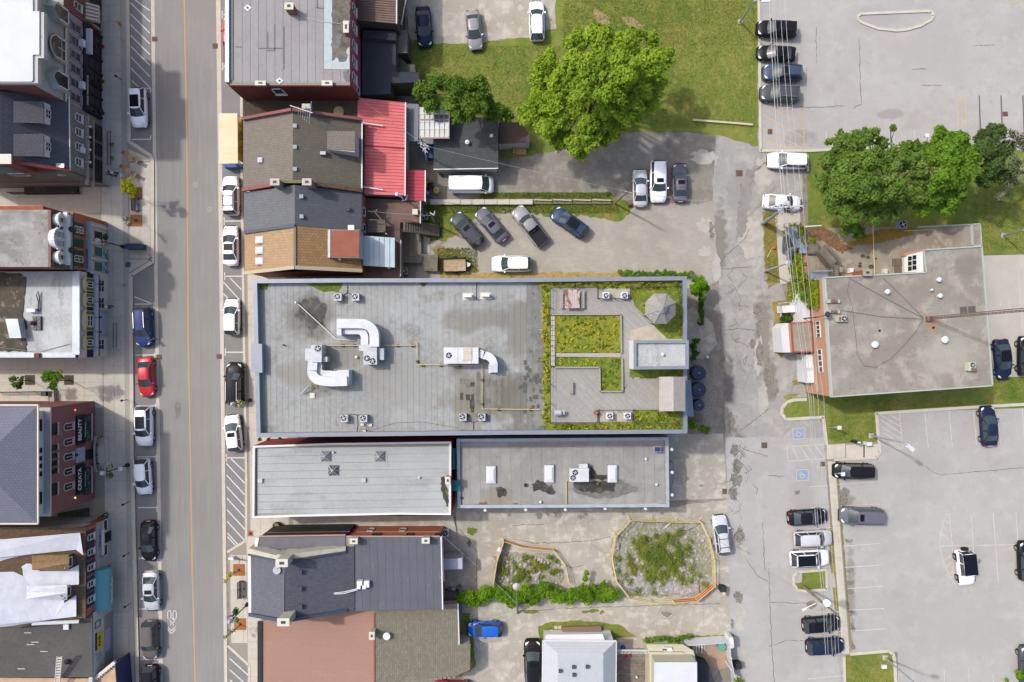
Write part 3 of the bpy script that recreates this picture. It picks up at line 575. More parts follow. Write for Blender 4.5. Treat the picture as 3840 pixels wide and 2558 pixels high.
 # ================================================================ buildings west of the street
whiteroof=M('white_membrane',(230,232,237),.7,var=[(.4,(216,218,226),.42,.6,.7),(.15,(224,226,232),.4,.6,.5),(2,(206,206,206),.6,.7,.5)])
blk=M('black_paint',(44,46,56),.5);sage=M('sage_shingle',(190,196,188),.85,var=[(.6,(170,172,158),.42,.6,.7),(5,(178,184,176),.45,.65,.5)]);stone=M('painted_stone',(172,168,172),.9,var=[(.7,(150,148,152),.42,.62,.7),(4,(184,180,182),.5,.65,.5)])
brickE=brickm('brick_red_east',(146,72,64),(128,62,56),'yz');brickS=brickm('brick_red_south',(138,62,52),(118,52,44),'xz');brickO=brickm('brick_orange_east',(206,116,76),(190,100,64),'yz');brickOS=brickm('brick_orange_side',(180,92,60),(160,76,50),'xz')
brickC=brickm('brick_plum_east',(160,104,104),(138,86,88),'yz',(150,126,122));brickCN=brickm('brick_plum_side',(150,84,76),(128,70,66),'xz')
dshing=shinglem('dark_shingles',(98,101,112),(86,88,98));gshing=shinglem('grey_shingles',(122,122,128),(110,110,116));bshing=shinglem('brown_shingles',(132,108,82),(108,86,62))
mansard_p=M('purple_shingle',(84,82,112),.85,var=[(2,(74,72,98),.42,.6,.6)]);mossy=M('mossy_gravel_roof',(100,92,78),.95,var=[(.5,(74,72,56),.4,.58,.9),(1.2,(160,148,132),.56,.66,.9),(6,(80,70,60),.5,.66,.6)],bump=(8,.4,.05))
greyroof=M('grey_membrane',(168,165,160),.8,var=[(.35,(140,136,128),.4,.58,.9),(.9,(186,184,180),.5,.64,.6),(2.2,(90,88,78),.6,.68,.6)])
lightroof=M('light_membrane',(200,203,202),.75,var=[(.3,(182,183,180),.42,.58,.9),(1.2,(168,168,164),.54,.64,.8,(1,.35,1)),(3,(210,213,214),.5,.62,.5)])
X0=W(378,0)[0];t=thing('brick_shop','red brick shop with cream shopfront under a striped awning at the top edge','building',(X0-4,40,0));MB().box(X0-9,X0,35.9,46,0,6.6).build('front_wall',brickE,t);MB().box(X0-9,X0+.02,35.88,46,6.6,6.7).build('roof',greyroof,t)
MB().box(X0,X0+.25,36.0,46,0,3.2).build('shopfront',M('olive_shopfront',(134,128,104),.8),t)
for u,v in((0,-40),(288,24)):fwin(t,X0+.02,276,303,v if u else-60,30,cream,glass,1,2,sill=cream)
win(t,'x',X0+.25,1,38.6,40,.5,2.6,dgrey,glassd);win(t,'x',X0+.25,1,36.2,37.2,.3,2.1,cream,glassd)
aw=thing('striped_awning','cream and brown striped shop awning at the top of the street','awning',(X0+.8,37,2.9))
for i in range(10):
 y0=36.1+i*.2;MB().face([(X0+.26,y0,3.25),(X0+1.25,y0,2.5),(X0+1.25,y0+.2,2.5),(X0+.26,y0+.2,3.25)]).build('stripe',M('awning_cream',(226,214,196))if i%2 else M('awning_brown',(150,136,122)),aw)
MB().box(X0+1.24,X0+1.27,36.1,38.1,2.32,2.5).build('valance',MATS['awning_cream'],aw)
X1=W(378,0)[0];yN=ywv(-120,0);yS=ywv(462,0);hT=12.0
t=thing('mansard_building','tall sage and grey mansard building with flat white roof and arched dormers','building',(X1-5,(26.3+36)/2,0))
y1N,y1S=31.3,25.85
MB().box(X1-22,X1,25.85,35.8,0,6.35).build('wall',stone,t)
MB().box(X1-22,X1-.1,25.86,35.78,6.35,11.5).build('mansard',sage,t)
MB().box(X1-22,X1-.12,25.75,25.85,0,11.6).build('side_wall',brickS,t)
onz(t,P(-400,-70,123,-70,123,42,147,42,147,205,123,205,123,300,118,306,-400,306),hT,whiteroof,'roof',.12)
onz(t,P(-400,-75,140,-75,140,46,165,46,165,218,142,218,142,312,-400,312),hT-.14,M('cornice_paint',(204,204,196),.8,var=[(3,(170,140,110),.62,.68,.8)]),'cornice',.5)
MB().box(X1+.0,X1+.12,25.85,35.8,6.25,6.45).build('string_course',cream,t)
for i,v in enumerate((56,184,305)):
 big=i==1;zc0,zc1=(6.75,8.2);yy=ywv(v,7.5);w_=1.15 if big else.78
 d=MB();d.box(X1-.1,X1+(.25 if big else.55),yy-w_-.18,yy+w_+.18,6.6,8.35).build('dormer',sage,t)
 win(t,'x',X1+(.26 if big else.56),1,yy-w_,yy+w_,6.7,8.1,M('dormer_trim',(232,236,222),.7),glassd,2 if big else 1,2 if big else 1,.12,'arched_window',1.1 if big else.95)
 if not big:MB().face([(X1-.1,yy-w_-.4,8.5),(X1+.85,yy-w_-.4,8.4),(X1+.85,yy,9.5),(X1-.1,yy,9.6)]).face([(X1-.1,yy,9.6),(X1+.85,yy,9.5),(X1+.85,yy+w_+.4,8.4),(X1-.1,yy+w_+.4,8.5)]).build('dormer_roof',sage,t)
acw=M('ac_white',(240,240,244),.5)
for i in range(6):
 v=104+52.5*i;fwin(t,X1,262,302,v,34,stone,glass,1,2,.1,'window',sill=stone)
 if i in(1,4):z_=fx(X1,296);y_=ywv(v+6,z_);tag(MB().box(X1+.1,X1+.6,y_-.38,y_+.38,z_-.25,z_+.25).build('window_air_conditioner',acw),'white window air conditioner in the %s grey stone window'%('upper' if i==1 else 'lower'),'air conditioner')
MB().box(X1,X1+.22,25.9,35.7,2.85,3.45).build('fascia',blk,t);MB().box(X1+.0,X1+.2,25.9,35.7,0,2.85).build('shopfront',M('charcoal_front',(58,62,66),.5),t)
for k,(a,b)in enumerate(((33.0,35.2),(31.2,32.4),(29.6,30.9),(28.3,29.2),(27.1,28.1),(26.1,27.0))):win(t,'x',X1+.2,1,a,b,.4,2.6,blk,glassd,1,2,.07,'shop_window')
for y_ in(35.5,32.7,31.05,29.4,28.2,27.0,26.05):MB().box(X1+.2,X1+.36,y_-.09,y_+.09,0,2.8).build('pilaster',blk,t)
s_=tag(MB().box(X1+.22,X1+.3,26.1,31.0,2.5,3.3).build('shop_sign',blk),'long black shop sign with pale capital letters on the white roofed building','sign')
ftext(s_,X1+.3,329,338,'IMAGE PROMOTIONS',.42,M('sign_letters',(214,224,214),.6),sx=.82)
s_=tag(MB().box(X1+.22,X1+.75,32.4,35.2,2.75,3.15).build('shop_awning',M('white_awning',(220,222,228))),'slim white awning over the dark shop at the north end of the black shopfront','awning')
for i,(v,l,c_)in enumerate(((176,'flower basket with pink blossom on the black shopfront',(206,70,100)),(308,'flower basket of mixed yellow green leaves on the black shopfront',(120,120,40)),(425,'flower basket of dark yellow green leaves at the south end of the black shopfront',(104,108,36)))):
 b_=bush('flower_basket',l,'flower basket',[(386,v,9,1.2)],leafmat('flower%d'%i,col(c_),col((90,110,40)),col(c_)),260,.14,20+i,zoff=.3)
 tag(b_,group=None);MB().lathe((W(385,v)[0],W(385,v)[1],.1),[(.2,0),(.28,.55)],10).build('pot',M('pot_brown',(90,60,52)),b_)
X2=W(385,0)[0];t=thing('gabled_shop','grey green shop with dark shingled roof and two dormers beside the plaza','building',(X2-5,22,0))
yA,yB=ywv(350,6)-.1,ywv(655,6.1);ym=18.2
MB().box(X2-14,X2,18.15,25.7,0,6.1).build('wall',M('greygreen_render',(138,142,132),.9,var=[(.8,(124,128,118),.42,.6,.6)]),t)
faces3(t,'roof',[((258,372,6.15),(262,640,6.15),(0,600,10.4),(0,342,10.4)),((0,342,10.4),(0,600,10.4),(-300,600,9),(-300,342,9))],dshing)
m=MB();a,b=Vector(W(262,640,6.2)),Vector(W(0,602,10.5));m.face([a,b,(b.x,b.y,0),(a.x,a.y,0)]).build('gable_wall',brickS,t)
MB().obox(a+Vector((0,0,.1)),b+Vector((0,0,.1)),.3,.3).build('gable_parapet',M('brick_cap',(176,92,78),.9),t)
MB().obox(W(258,362,6.1),W(262,640,6.1),.14,.14).build('gutter',white,t)
MB().box(X2-3.8,X2-2.6,17.8,18.2,4.6,5.2)
MB().obox(W(205,620,7),W(241,622,7),.45,.08).build('flashing_patch',flash,t);win(t,'y',18.14,-1,-54.6,-52.6,5.1,6.2,white,glass,1,1);win(t,'y',18.14,-1,-49.6,-48.8,5.2,5.7,white,glass,1,1)
MB().box(-52.3,-50.7,18.0,18.8,7,10.9).build('chimney',brickS,t);MB().box(-52.4,-50.6,17.9,18.9,10.9,11.05).build('chimney_cap',cream,t)
for k,(v0,v1)in enumerate(((380,462),(502,587))):
 faces3(t,'dormer_roof',[((50,v0,9.75),(164,v0,8.35),(164,v1,8.35),(50,v1-2,9.75))],gshing)
 ya,yb=W(164,v0+3,8.3)[1],W(164,v1-3,8.3)[1];xf=W(166,v0,8.3)[0];m=MB();m.face([(xf,yb,7.0),(xf,ya,7.0),(xf,ya,8.3),(xf,yb,8.3)]).face([(xf,ya,7),(xf,ya,8.3),(xf-3.4,ya,9.7),(xf-3.4,ya,9.0)]).face([(xf,yb,7),(xf-3.4,yb,9.0),(xf-3.4,yb,9.7),(xf,yb,8.3)]).build('dormer',M('dormer_side',(222,222,226)),t);yc=(ya+yb)/2;win(t,'x',xf,1,yc-.5,yc+.5,7.35,8.2,white,glassd,2,2,.08,'dormer_window')
for i,v in enumerate((442,496,551,608)):
 fwin(t,X2,281,305,v,32,white,glass,1,2,.1,'window',sill=white)
tag(MB().box(X2+.1,X2+.5,ywv(562,4.4)-.3,ywv(562,4.4)+.3,4.0,4.4).build('window_air_conditioner',acw),'small white air conditioner in the grey green front','air conditioner')
MB().box(X2,X2+.3,17.6,25.3,3.05,3.3).build('cornice',M('beige_trim',(178,170,158)),t);MB().box(X2,X2+.25,17.6,25.3,1.95,2.1).build('sign_rail',M('beige_trim',(178,170,158)),t)
s_=tag(MB().box(X2+.02,X2+.16,19.7,24.2,2.15,3.0).build('shop_sign',blk),'long black sign with white script above the grey green shop','sign')
ftext(s_,X2+.17,333,570,'Craft Gallery',.62,M('sign_letters',(214,224,214)),sx=.8)
for k,y_ in enumerate((24.1,22.9,21.5,20.1)):tag(MB().tube([(X2+.02,y_,3.4),(X2+.5,y_,3.4)],.03,5).lathe((X2+.55,y_,3.22),[(.13,0),(.13,.1),(.03,.2)],8).build('sign_lamp',white),('northmost','second','third','southmost')[k]+' small white gooseneck lamp over the black script sign','lamp','gooseneck lamps over the black script sign')
for a,b in((23.2,25.0),(21.4,22.9),(18.6,21.0)):win(t,'x',X2+.02,1,a,b,.2,1.9,dgrey,glassd,2,1,.08,'shop_window')
flat('side_annex','low grey stuccoed annex with pebbled roof beside the plaza steps',P(-300,665,290,665,330,672,388,690,-300,698),1.6,M('stucco',(150,144,132)),M('pebble_roof',(158,150,136),.95,var=[(8,(130,122,108),.45,.62,.8)]))
tag(MB().prism(at(P(90,698,290,698,290,726,90,728),.5),.1,.5).build('sunken_stairwell',M('deep_grey',(62,60,54),.9,var=[(1,(90,92,70),.5,.6,.8)])),'dark basement stairwell behind the long plaza railing','stairwell')
ir=M('black_iron',(52,50,52),.5)
def railing(name,label,pts,h=1.0,z=.12,mat=None,posts=2.0,bars=.14,cat='railing',group=None):
 """pts in photo px at ground"""
 w=[Vector(W(u,v,z))for u,v in pts];t=thing(name,label,cat,w[0],0,group);mat=mat or ir
 up=Vector((0,0,h));rail=MB();bb=MB()
 for a,b in zip(w,w[1:]):
  rail.obox(a+up,b+up,.07,.06);rail.obox(a+up*.15,b+up*.15,.04,.04);L_=(b-a).length;k=max(1,int(L_/posts))
  for i in range(k+1):p=a.lerp(b,i/k);MB().obox(p,p+up,.07,.07).build('post',mat,t)
  for i in range(int(L_/bars)):p=a.lerp(b,(i+.5)/int(L_/bars));bb.obox(p+up*.15,p+up,.022,.022)
 rail.build('rail',mat,t);o=bb.build('balusters',mat,t);o['kind']='stuff';return t
railing('plaza_railing','long black railing along the basement stairwell north of the plaza',P(50,728,302,728))
X4=W(400,0)[0];yt,yb=ywv(815,3),ywv(1018,3);t=thing('ornate_shop','shop with three ornate white arched dormers, green and red front and blue sign','building',(X4-5,(yt+yb)/2,0))
MB().box(X4-14,X4,yb,yt,0,6.1).build('wall',brickO,t);MB().box(X4-14,X4-1.0,yb,yt,6.1,9.4).build('upper_wall',brickOS,t)
onz(t,P(-300,786,186,787,186,1001,-300,1001),9.7,greyroof,'roof',.25);onz(t,P(180,786,190,787,190,1001,180,1001),9.78,M('tile_ridge',(150,104,92)),'ridge',.1)
faces3(t,'mansard',[((190,788,9.6),(190,1003,9.6),(262,1010,6.7),(262,797,6.7))],M('weathered_slate',(112,110,100),.9,var=[(1,(86,88,76),.42,.58,.9),(3,(140,136,122),.54,.64,.8)]))
faces3(t,'copper_apron',[((255,797,6.95),(255,1009,6.95),(272,1012,6.3),(272,804,6.3))],M('verdigris',(158,190,182),.7,var=[(1,(130,150,138),.45,.6,.8)]))
MB().obox(W(273,804,6.2),W(273,1012,6.2),.16,.16).build('gutter',M('green_gutter',(50,82,74)),t)
def ornate(v,wpx,ut,ub,big):
 Xd=X4+.4;z0=fx(Xd,ub);z1=fx(Xd,ut);zm=(z0+z1)/2;y=ywv(v,zm);w_=wpx/64*(80-zm)/80;r=w_;d=MB()
 ring=[(y-w_,z0),(y+w_,z0)]+[(y+w_*math.cos(k*math.pi/10),z1-w_*.95+w_*.95*math.sin(k*math.pi/10))for k in range(11)]
 n=len(ring);b0=0
 for xx in(Xd-.4,Xd):d.v+=[(xx,a,z)for a,z in ring]
 d.f+=[(k,(k+1)%n,n+(k+1)%n,n+k)for k in range(n)]+[tuple(range(n,2*n))]
 o=d.build('dormer',white,t)
 MB().box(Xd,Xd+.35,y-w_-.1,y+w_+.1,z0-.1,z0+.25).build('dormer_sill',white,t);m=MB()
 for k in range(10):p=[(Xd+.12,y+w_*1.02*math.cos(j*math.pi/10),z1-w_*.95+w_*1.0*math.sin(j*math.pi/10))for j in(k,k+1)];m.obox(*p,.3,.14)
 m.build('arch_moulding',white,t);zz1=z0+(z1-z0)*(.62 if big else.5)
 for s in((-.45,.45)if big else(0,)):win(t,'x',Xd+.02,1,y+w_*s-w_*(.36 if big else.5),y+w_*s+w_*(.36 if big else.5),z0+.35,zz1,white,M('pale_pane',(150,168,182),.2)if big else glass,1,2,.07,'dormer_window',.3)
ornate(826,44,210,250,0);ornate(896,74,194,250,1);ornate(965,44,210,250,0)
MB().box(X4+.3,X4+.75,yb+.5,yt-.4,fx(X4+.75,254)-.1,fx(X4+.75,254)+.1).build('dormer_cornice',white,t)
for v in(861,939):z_=fx(X4,240);tag(MB().lathe((X4+.9,ywv(v,z_),z_-.4),[(.08,0),(.3,.15),(.33,.6),(.15,.85)],8).build('lantern',ir),'black lantern between the white dormers, %s one'%('upper' if v<900 else 'lower'),'lantern')
gp=M('dark_green_paint',(50,82,68),.7)
for v0,v1 in((836,884),(896,928),(940,1000)):fband(t,X4,276,312,v0,v1,gp,'green_panel',.06)
for v in(862,971):fwin(t,X4+.06,277,311,v,26,cream,glass,2,2,.1,'window')
lb=M('light_blue_paint',(146,182,208),.6);s_=fband(None,X4,322,332,832,1020,lb,'shop_sign',.3);tag(s_,'long light blue shop sign with small coloured letters','sign')
ftext(s_,X4+.31,326,970,'CULTURES',.34,M('navy_letters',(44,60,100)),sx=1.3);ftext(s_,X4+.31,326,884,'TEAS',.34,M('gold_letters',(196,176,96)),sx=1.3)
fband(t,X4,334,396,838,1024,M('cream_front',(214,210,200)),'shopfront',.12)
for v,w_ in((885,38),(944,40),(1000,40)):fwin(t,X4+.12,350,384,v,w_,cream,glassd if v<900 else M('teal_glass',(84,116,122),.15),1,1,.08,'shop_window')
for v in(850,915,973,1026):fband(t,X4+.12,336,398,v-4,v+4,cream,'pilaster',.14)
X5=W(404,0)[0];t=thing('purple_shop','flat roofed shop with purple mansard front and cream arched windows','building',(X5-5,4,0))
ya,yb=ywv(1024,3),ywv(1340,3);MB().box(X5-16,X5-.1,yb,ya,0,5.0).build('wall',cream,t)
onz(t,P(-300,1022,273,1018,273,1325,-300,1325),5.3,lightroof,'roof',.3);onz(t,P(-300,1022,70,1024,96,1040,92,1130,84,1180,100,1220,98,1318,-300,1318),5.36,mossy,'moss_bed',.06)
onz(t,P(271,1018,298,1016,298,1330,271,1330),5.46,flash,'coping',.3);onz(t,P(-300,1322,282,1322,282,1341,-300,1341),5.42,flash,'coping',.25)
MB().face([(X5-.35,yb,5.3),(X5-.35,ya,5.3),(X5+.05,ya,2.85),(X5+.05,yb,2.85)][::-1]).face([(X5-.35,yb,5.3),(X5-.35,ya,5.3),(X5+.05,ya,2.85),(X5+.05,yb,2.85)]).build('mansard',mansard_p,t)
ycr=M('yellow_cream',(226,218,166),.8);og=M('olive_paint',(104,116,66),.8)
for v,b_ in((1067,0),(1125,0),(1203,1),(1285,0)):
 Xw=X5+.02;zc=fx(Xw,326);y=ywv(v,zc);w_=.95 if b_ else.55;MB().box(Xw-.3,Xw+.12,y-w_-.2,y+w_+.2,2.95,4.35).build('dormer',ycr,t)
 n=8;m=MB();ring=[(y+(w_+.3)*math.cos(k*math.pi/n),4.35+(.75 if b_ else.6)*math.sin(k*math.pi/n))for k in range(n+1)]
 m.v+=[(Xw-.3,a,z)for a,z in ring]+[(Xw+.2,a,z)for a,z in ring];m.f+=[(k,k+1,n+2+k,n+1+k)for k in range(n)]+[tuple(range(n+1,2*n+2))];m.build('arched_head',ycr,t)
 for s in(-1,1):MB().box(Xw+.1,Xw+.17,y+s*(w_-.05)-.16,y+s*(w_-.05)+.16,3.0,4.3).build('shutter',og,t)
 win(t,'x',Xw+.13,1,y-w_*.62,y+w_*.62,3.15,4.15,white,glassd,2,2 if b_ else 1,.07)
fband(t,X5-.1,348,353,1030,1336,M('pale_lilac',(222,222,232)),'cornice',.5);fband(t,X5-.1,353,360,1030,1336,M('dark_slate_sign',(72,74,92)),'fascia',.42)
fband(t,X5-.1,361,403,1030,1165,cream,'shopfront',.2);fband(t,X5-.1,361,403,1262,1340,cream,'shopfront',.2);fband(t,X5-.1,361,403,1170,1260,M('lilac_wall',(196,200,214)),'recessed_wall',.05)
for v,w_ in((1072,46),(1136,42),(1292,40)):fwin(t,X5+.12,366,390,v,w_,white,glassd,2,2,.08,'shop_window')
for k,v in enumerate((1067,1132,1190,1245,1302)):tag(MB().tube([(X5+.3,ywv(v,2.9),3.0),(X5+.85,ywv(v,2.9),3.05)],.03,5).lathe((X5+.9,ywv(v,2.9),2.86),[(.14,0),(.14,.1),(.03,.22)],8).build('sign_lamp',ir),('northmost','second','middle','fourth','southmost')[k]+' small black gooseneck lamp over the purple shop, counted from the north','lamp','black gooseneck lamps over the purple shop')
hat=thing('roof_hatch','white sloping hatch on the mossy roof','roof hatch',W(55,1225,5.3));MB().prism(at(P(30,1196,76,1196,90,1268,46,1268),5.9),5.3,6.3).build('lid',flash,hat)
ws=thing('roof_skylight','square grey wired skylight with a rusty turbine vent on the purple shop','skylight',W(142,1212,5.3));x,y,_=W(142,1212,5.3)
MB().box(x-.45,x+.45,y-.75,y+.75,5.3,5.5).build('frame',dgrey,ws);MB().face([(x-.4,y-.7,5.51),(x+.4,y-.7,5.51),(x+.4,y+.7,5.51),(x-.4,y+.7,5.51)]).build('pane',glass,ws)
m=MB();[m.obox((x-.1,y,5.62),(x+.42*math.cos(a),y+.72*math.sin(a),5.53),.03,.03)for a in[k*.785 for k in range(8)]];m.build('wire_guard',dgrey,ws);MB().lathe((x-.35,y,5.5),[(.2,0),(.26,.3),(.1,.5)],10).build('turbine',M('rust_red',(120,70,62)),ws)
bx_=thing('rooftop_box','white box with looping black hose on the purple shop roof','air conditioner',W(133,1165,5.3));x,y,_=W(133,1165,5.3)
MB().box(x-.6,x+.3,y-.2,y+.2,5.35,5.85).build('casing',acw,bx_);MB().tube([(x+.4,y,5.5),(x+.42,y+1,5.45),(x+.3,y+1.7,5.6),(x+.5,y+2.1,5.6),(x+.55,y+1.5,5.5),(x+.5,y,5.5)],.05,6).build('hose',ir,bx_)
chm=tag(MB().box(*(lambda c:(c[0]-.25,c[0]+.3,c[1]-.25,c[1]+.25))(W(138,1333,5.6)),4.6,5.7).build('brick_stack',M('rust_red',(120,70,62))),'small square red stack on the edge of the purple shop roof','chimney')
cable([(-40,1300,5.4),(60,1310,5.5),(140,1322,5.45),(260,1290,5.4)],.03,M('cable_grey',(150,150,150)),'roof_cable','thin grey cable lying across the purple shop roof','cable')
X6=W(358,0)[0];t=thing('brick_building','plum brick building with arched windows and two black shop signs','building',(X6-5,-10,0));ya,yb=ywv(1513,4),ywv(1898,3.2)
sid=M('white_siding',(216,216,226),.7,var=[(12,(204,204,214),.45,.6,.5,(1,1,8))]);dk=M('black_frame',(44,42,44),.5);pst=M('stone_trim',(206,198,190),.85)
yN6,yS6=ywv(1516,5),ywv(1905,5);MB().box(X6-14,X6,-18.4,-7.1,0,8.0).build('wall',brickC,t);MB().box(X6-14,X6-.1,-7.09,-7.03,0,8.1).build('side_wall',brickCN,t)
MB().box(X6-14,X6-.45,-18.2,-7.3,8.0,10.7).build('upper_wall',sid,t);MB().box(X6-1.0,X6+.25,-18.45,-7.0,8.0,8.2).build('cornice',pst,t)
z6=10.8;faces3(t,'roof',[((143,1520,z6),(143,1963,z6),(-90,1740,12.8)),((143,1520,z6),(-90,1740,12.8),(-600,1740,12.8),(-600,1520,z6)),((143,1963,z6),(-600,1963,z6),(-600,1740,12.8),(-90,1740,12.8))],shinglem('slate_grey_shingles',(132,134,148),(122,124,138)))
m=MB();m.obox(W(143,1519,z6),W(143,1964,z6),.14,.14);m.obox(W(143,1519,z6),W(-600,1519,z6),.14,.14);m.obox(W(143,1964,z6),W(-600,1964,z6),.14,.14);m.build('gutter',M('eave_cream',(236,226,206)),t)
Xu=X6-.45
for v,w_ in((1595,44),(1690,18),(1720,16),(1748,17),(1778,18),(1868,46)):fwin(t,Xu,143,156,v,w_,dk,glassd,1,1,.08,'upper_window')
for v,w_ in((1610,44),(1679,20),(1709,18),(1737,19),(1766,20),(1835,46)):fwin(t,X6,192,213,v,w_,dk,glassd,2 if w_>30 else 1,1,.08,'window',sill=pst)
for v in(1599,1656,1712,1767,1823):fwin(t,X6,248,272,v,28,pst,glassd,2,1,.09,'arched_window',arch=.45,sill=pst)
for k,(v,s0)in enumerate(((1612,'BEAUTY'),(1797,'CREATA'))):
 fwin(t,X6,315,340,v-8+k*14,98,dk,M('green_tinted_glass',(96,116,110),.12,var=[(2,(50,60,58),.45,.55,.9)]),4,1,.08,'shop_window',sill=pst)
 s_=fband(None,X6,283,315,v-56,v+54,M('sign_black',(26,30,44),.5),'shop_sign',.18);tag(s_,'black shop sign reading %s in white capitals on the plum brick building'%s0,'sign');ftext(s_,X6+.19,300,v,s0,.78,M('letter_white',(246,246,248),.5,emit=.0),sx=.86)
 z_=fx(X6,314);MB().box(X6+.18,X6+.2,ywv(v+28,z_),ywv(v-28,z_),z_-.02,z_+.06).build('strapline',M('pale_strip',(196,196,200)),s_)
s_=fband(None,X6,282,314,1678,1732,M('lavender_board',(176,178,200)),'entrance_sign',.16);tag(s_,'pale lavender sign board over the entrance between the two black signs','sign')
tag(MB().tube([(X6,ywv(1706,4.6),4.9),(X6+.6,ywv(1706,4.6),4.9)],.03,5).lathe((X6+.7,ywv(1706,4.6),4.5),[(.02,.3),(.17,.1),(.17,0)][::-1],10).build('sign_lamp',ir),'black gooseneck lamp over the pale lavender sign board','lamp')
for v,c_ in((1541,(255,120,90)),(1874,(255,214,150))):tag(MB().lathe((X6+.12,ywv(v,4.8),fx(X6,280)),[(.05,0),(.11,.08),(.05,.18)],8).build('wall_lamp',M('lamp_glow%d'%v,c_,emit=1.5)),'tiny lit %s wall lamp at the %s end of the plum brick front'%(('red','north')if v<1700 else('warm','south')),'lamp')
MB().box(X6-.01,X6+.02,ywv(1716,0),ywv(1678,0),0,3.0).build('doorway',dk,t)
st=thing('entrance_steps','concrete entrance platform with steps either side of the plum brick doorway','steps',W(370,1702,.1));
MB().prism(at(P(350,1668,388,1668,388,1738,350,1738),.75),.1,.75).build('landing',conc,st)
for k in range(4):MB().prism(at(P(352,1668-8*(k+1),386,1668-8*(k+1),386,1668-8*k,352,1668-8*k),.6-k*.14),.1,.62-k*.14).build('step',conc,st);MB().prism(at(P(352,1738+8*k,386,1738+8*k,386,1738+8*(k+1),352,1738+8*(k+1)),.6-k*.14),.1,.62-k*.14).build('step',conc,st)
MB().prism(at(P(388,1650,404,1640,408,1700,404,1764,388,1758),.3),.1,.3).build('planter_edge',pst,st)
railing('entrance_railing','curved black railing in front of the plum brick entrance',P(386,1636,380,1666,379,1702,382,1734,388,1760),1.0,.12,bars=.12)
MB().prism(at(P(330,1880,362,1868,362,1925,330,1945),1.6),.1,1.7)
X7=W(416,0)[0];t=thing('tarped_building','brick building whose shingled roof is mostly covered by white tarpaulin','building',(X7-6,-24,0))
zE=4.9;yN7,yS7=ywv(1985,4.5),ywv(2330,4.5);MB().box(X7-15,X7,-30.5,-20.65,0,zE).build('wall',brickO,t)
faces3(t,'roof',[((322,1978,zE),(322,2318,zE),(-240,2352,9.2),(-240,1986,9.2))],bshing)
faces3(t,'tarpaulin',[((300,1998,5.35),(312,2082,5.3),(285,2062,5.4),(190,2068,5.9),(120,2087,6.4),(18,2114,7.2),(-200,2110,9.2),(-200,2024,9.2),(20,2022,7.3),(90,2015,6.9)),((18,2122,7.25),(66,2131,6.9),(92,2114,6.7),(115,2114,6.6),(150,2142,6.35),(246,2142,5.7),(296,2118,5.4),(296,2192,5.4),(250,2196,5.7),(240,2262,5.8),(286,2232,5.5),(286,2312,5.5),(200,2322,6.0),(120,2336,6.5),(20,2350,7.3),(-200,2362,9.25),(-200,2116,9.25))],M('tarpaulin',(240,241,246),.6,var=[(.8,(224,226,236),.44,.6,.7),(3,(232,232,238),.5,.64,.5)],bump=(1.4,.35,.15)))
td=M('tarp_white',(238,240,245),.6,bump=(2,.5,.15))
def gdormer(v0,v1,uf,ub,mat,z0,z1):
 vm=(v0+v1)/2;a=[(ub,v0+4,z1-.1),(uf,v0,z0),(uf,vm,z1),(ub,vm,z1)];b=[(ub,v1-4,z1-.1),(uf,v1,z0),(uf,vm,z1),(ub,vm,z1)]
 faces3(t,'dormer_roof',[a,b],mat);p=[W(uf,v0,z0),W(uf,v1,z0)];x=W(uf-4,vm,z0)[0];y0,y1=sorted((p[0][1],p[1][1]));ymm=(y0+y1)/2
 MB().face([(x,y0+.15,4.9),(x,y1-.15,4.9),(x,y1-.15,z0),(x,ymm,z1-.12),(x,y0+.15,z0)]).build('dormer_front',dgrey,t);win(t,'x',x+.02,1,ymm-.55,ymm+.55,z0-.7,z0+.55,white,glass,1,2,.1,'dormer_window')
gdormer(2080,2142,258,120,shinglem('tan_shingles',(176,144,106),(150,120,84),90),6.3,7.4);gdormer(2194,2250,252,100,td,6.2,7.3)
MB().obox(W(296,2330,4.95),W(120,2338,6.3),.35,.2).build('gutter',white,t);MB().obox(W(322,1990,4.85),W(322,2320,4.85),.12,.12).build('gutter',M('dark_gutter',(60,54,60)),t)
MB().box(X7-15,X7-1.2,-20.65,-20.55,0,4.75).build('side_cladding',M('pale_siding',(196,194,192),.8,pat=('brick','xz',0,6,.3,(170,168,166),.02,(190,188,186))),t);faces3(t,'side_roof',[((175,2000,4.6),(0,2012,4.6),(-200,2010,4.6),(-200,1985,4.4),(290,1968,4.4),(340,1962,4.4),(285,1990,4.6))],M('olive_roof',(150,138,112),.9,var=[(1,(170,158,132),.45,.6,.7)]))
for k,v in enumerate((2014,2070,2128,2190,2248)):
 fwin(t,X7,327,350,v,24,white,glassd,1,2,.1,'window',sill=white);z_=fx(X7,338);y_=ywv(v,z_)
 for s in(-1,1):MB().box(X7+.01,X7+.06,y_+s*.62-.18,y_+s*.62+.18,z_-.7,z_+.6).build('shutter',M('navy_shutter',(56,62,104)),t)
fband(t,X7,360,414,1950,2128,M('grey_storefront',(188,188,184)),'shopfront',.1);s_=fband(None,X7,370,384,1986,2080,white,'shop_sign',.25);tag(s_,'white shop sign with blue capitals on the white tarped building','sign');ftext(s_,X7+.26,378,2038,'LAUNDROMAT',.42,M('blue_letters',(66,74,150)),sx=1.15)
for v,w_ in((1970,44),(2062,44)):fwin(t,X7+.1,386,402,v,w_,white,glassd,1,1,.08,'shop_window')
MB().box(X7-.02,X7+.12,ywv(2034,1),ywv(1996,1),0,2.4).build('recess',dk,t)
aw=thing('round_awning','long rounded teal shop awning with white lettering','awning',(X7+.5,ywv(2205,2),2));m=MB();ya,yb=ywv(2130,2.2),ywv(2284,2.2);arc=[(X7+.02+1.25*math.sin(k*math.pi/16),1.75+1.5*math.cos(k*math.pi/16))for k in range(9)]
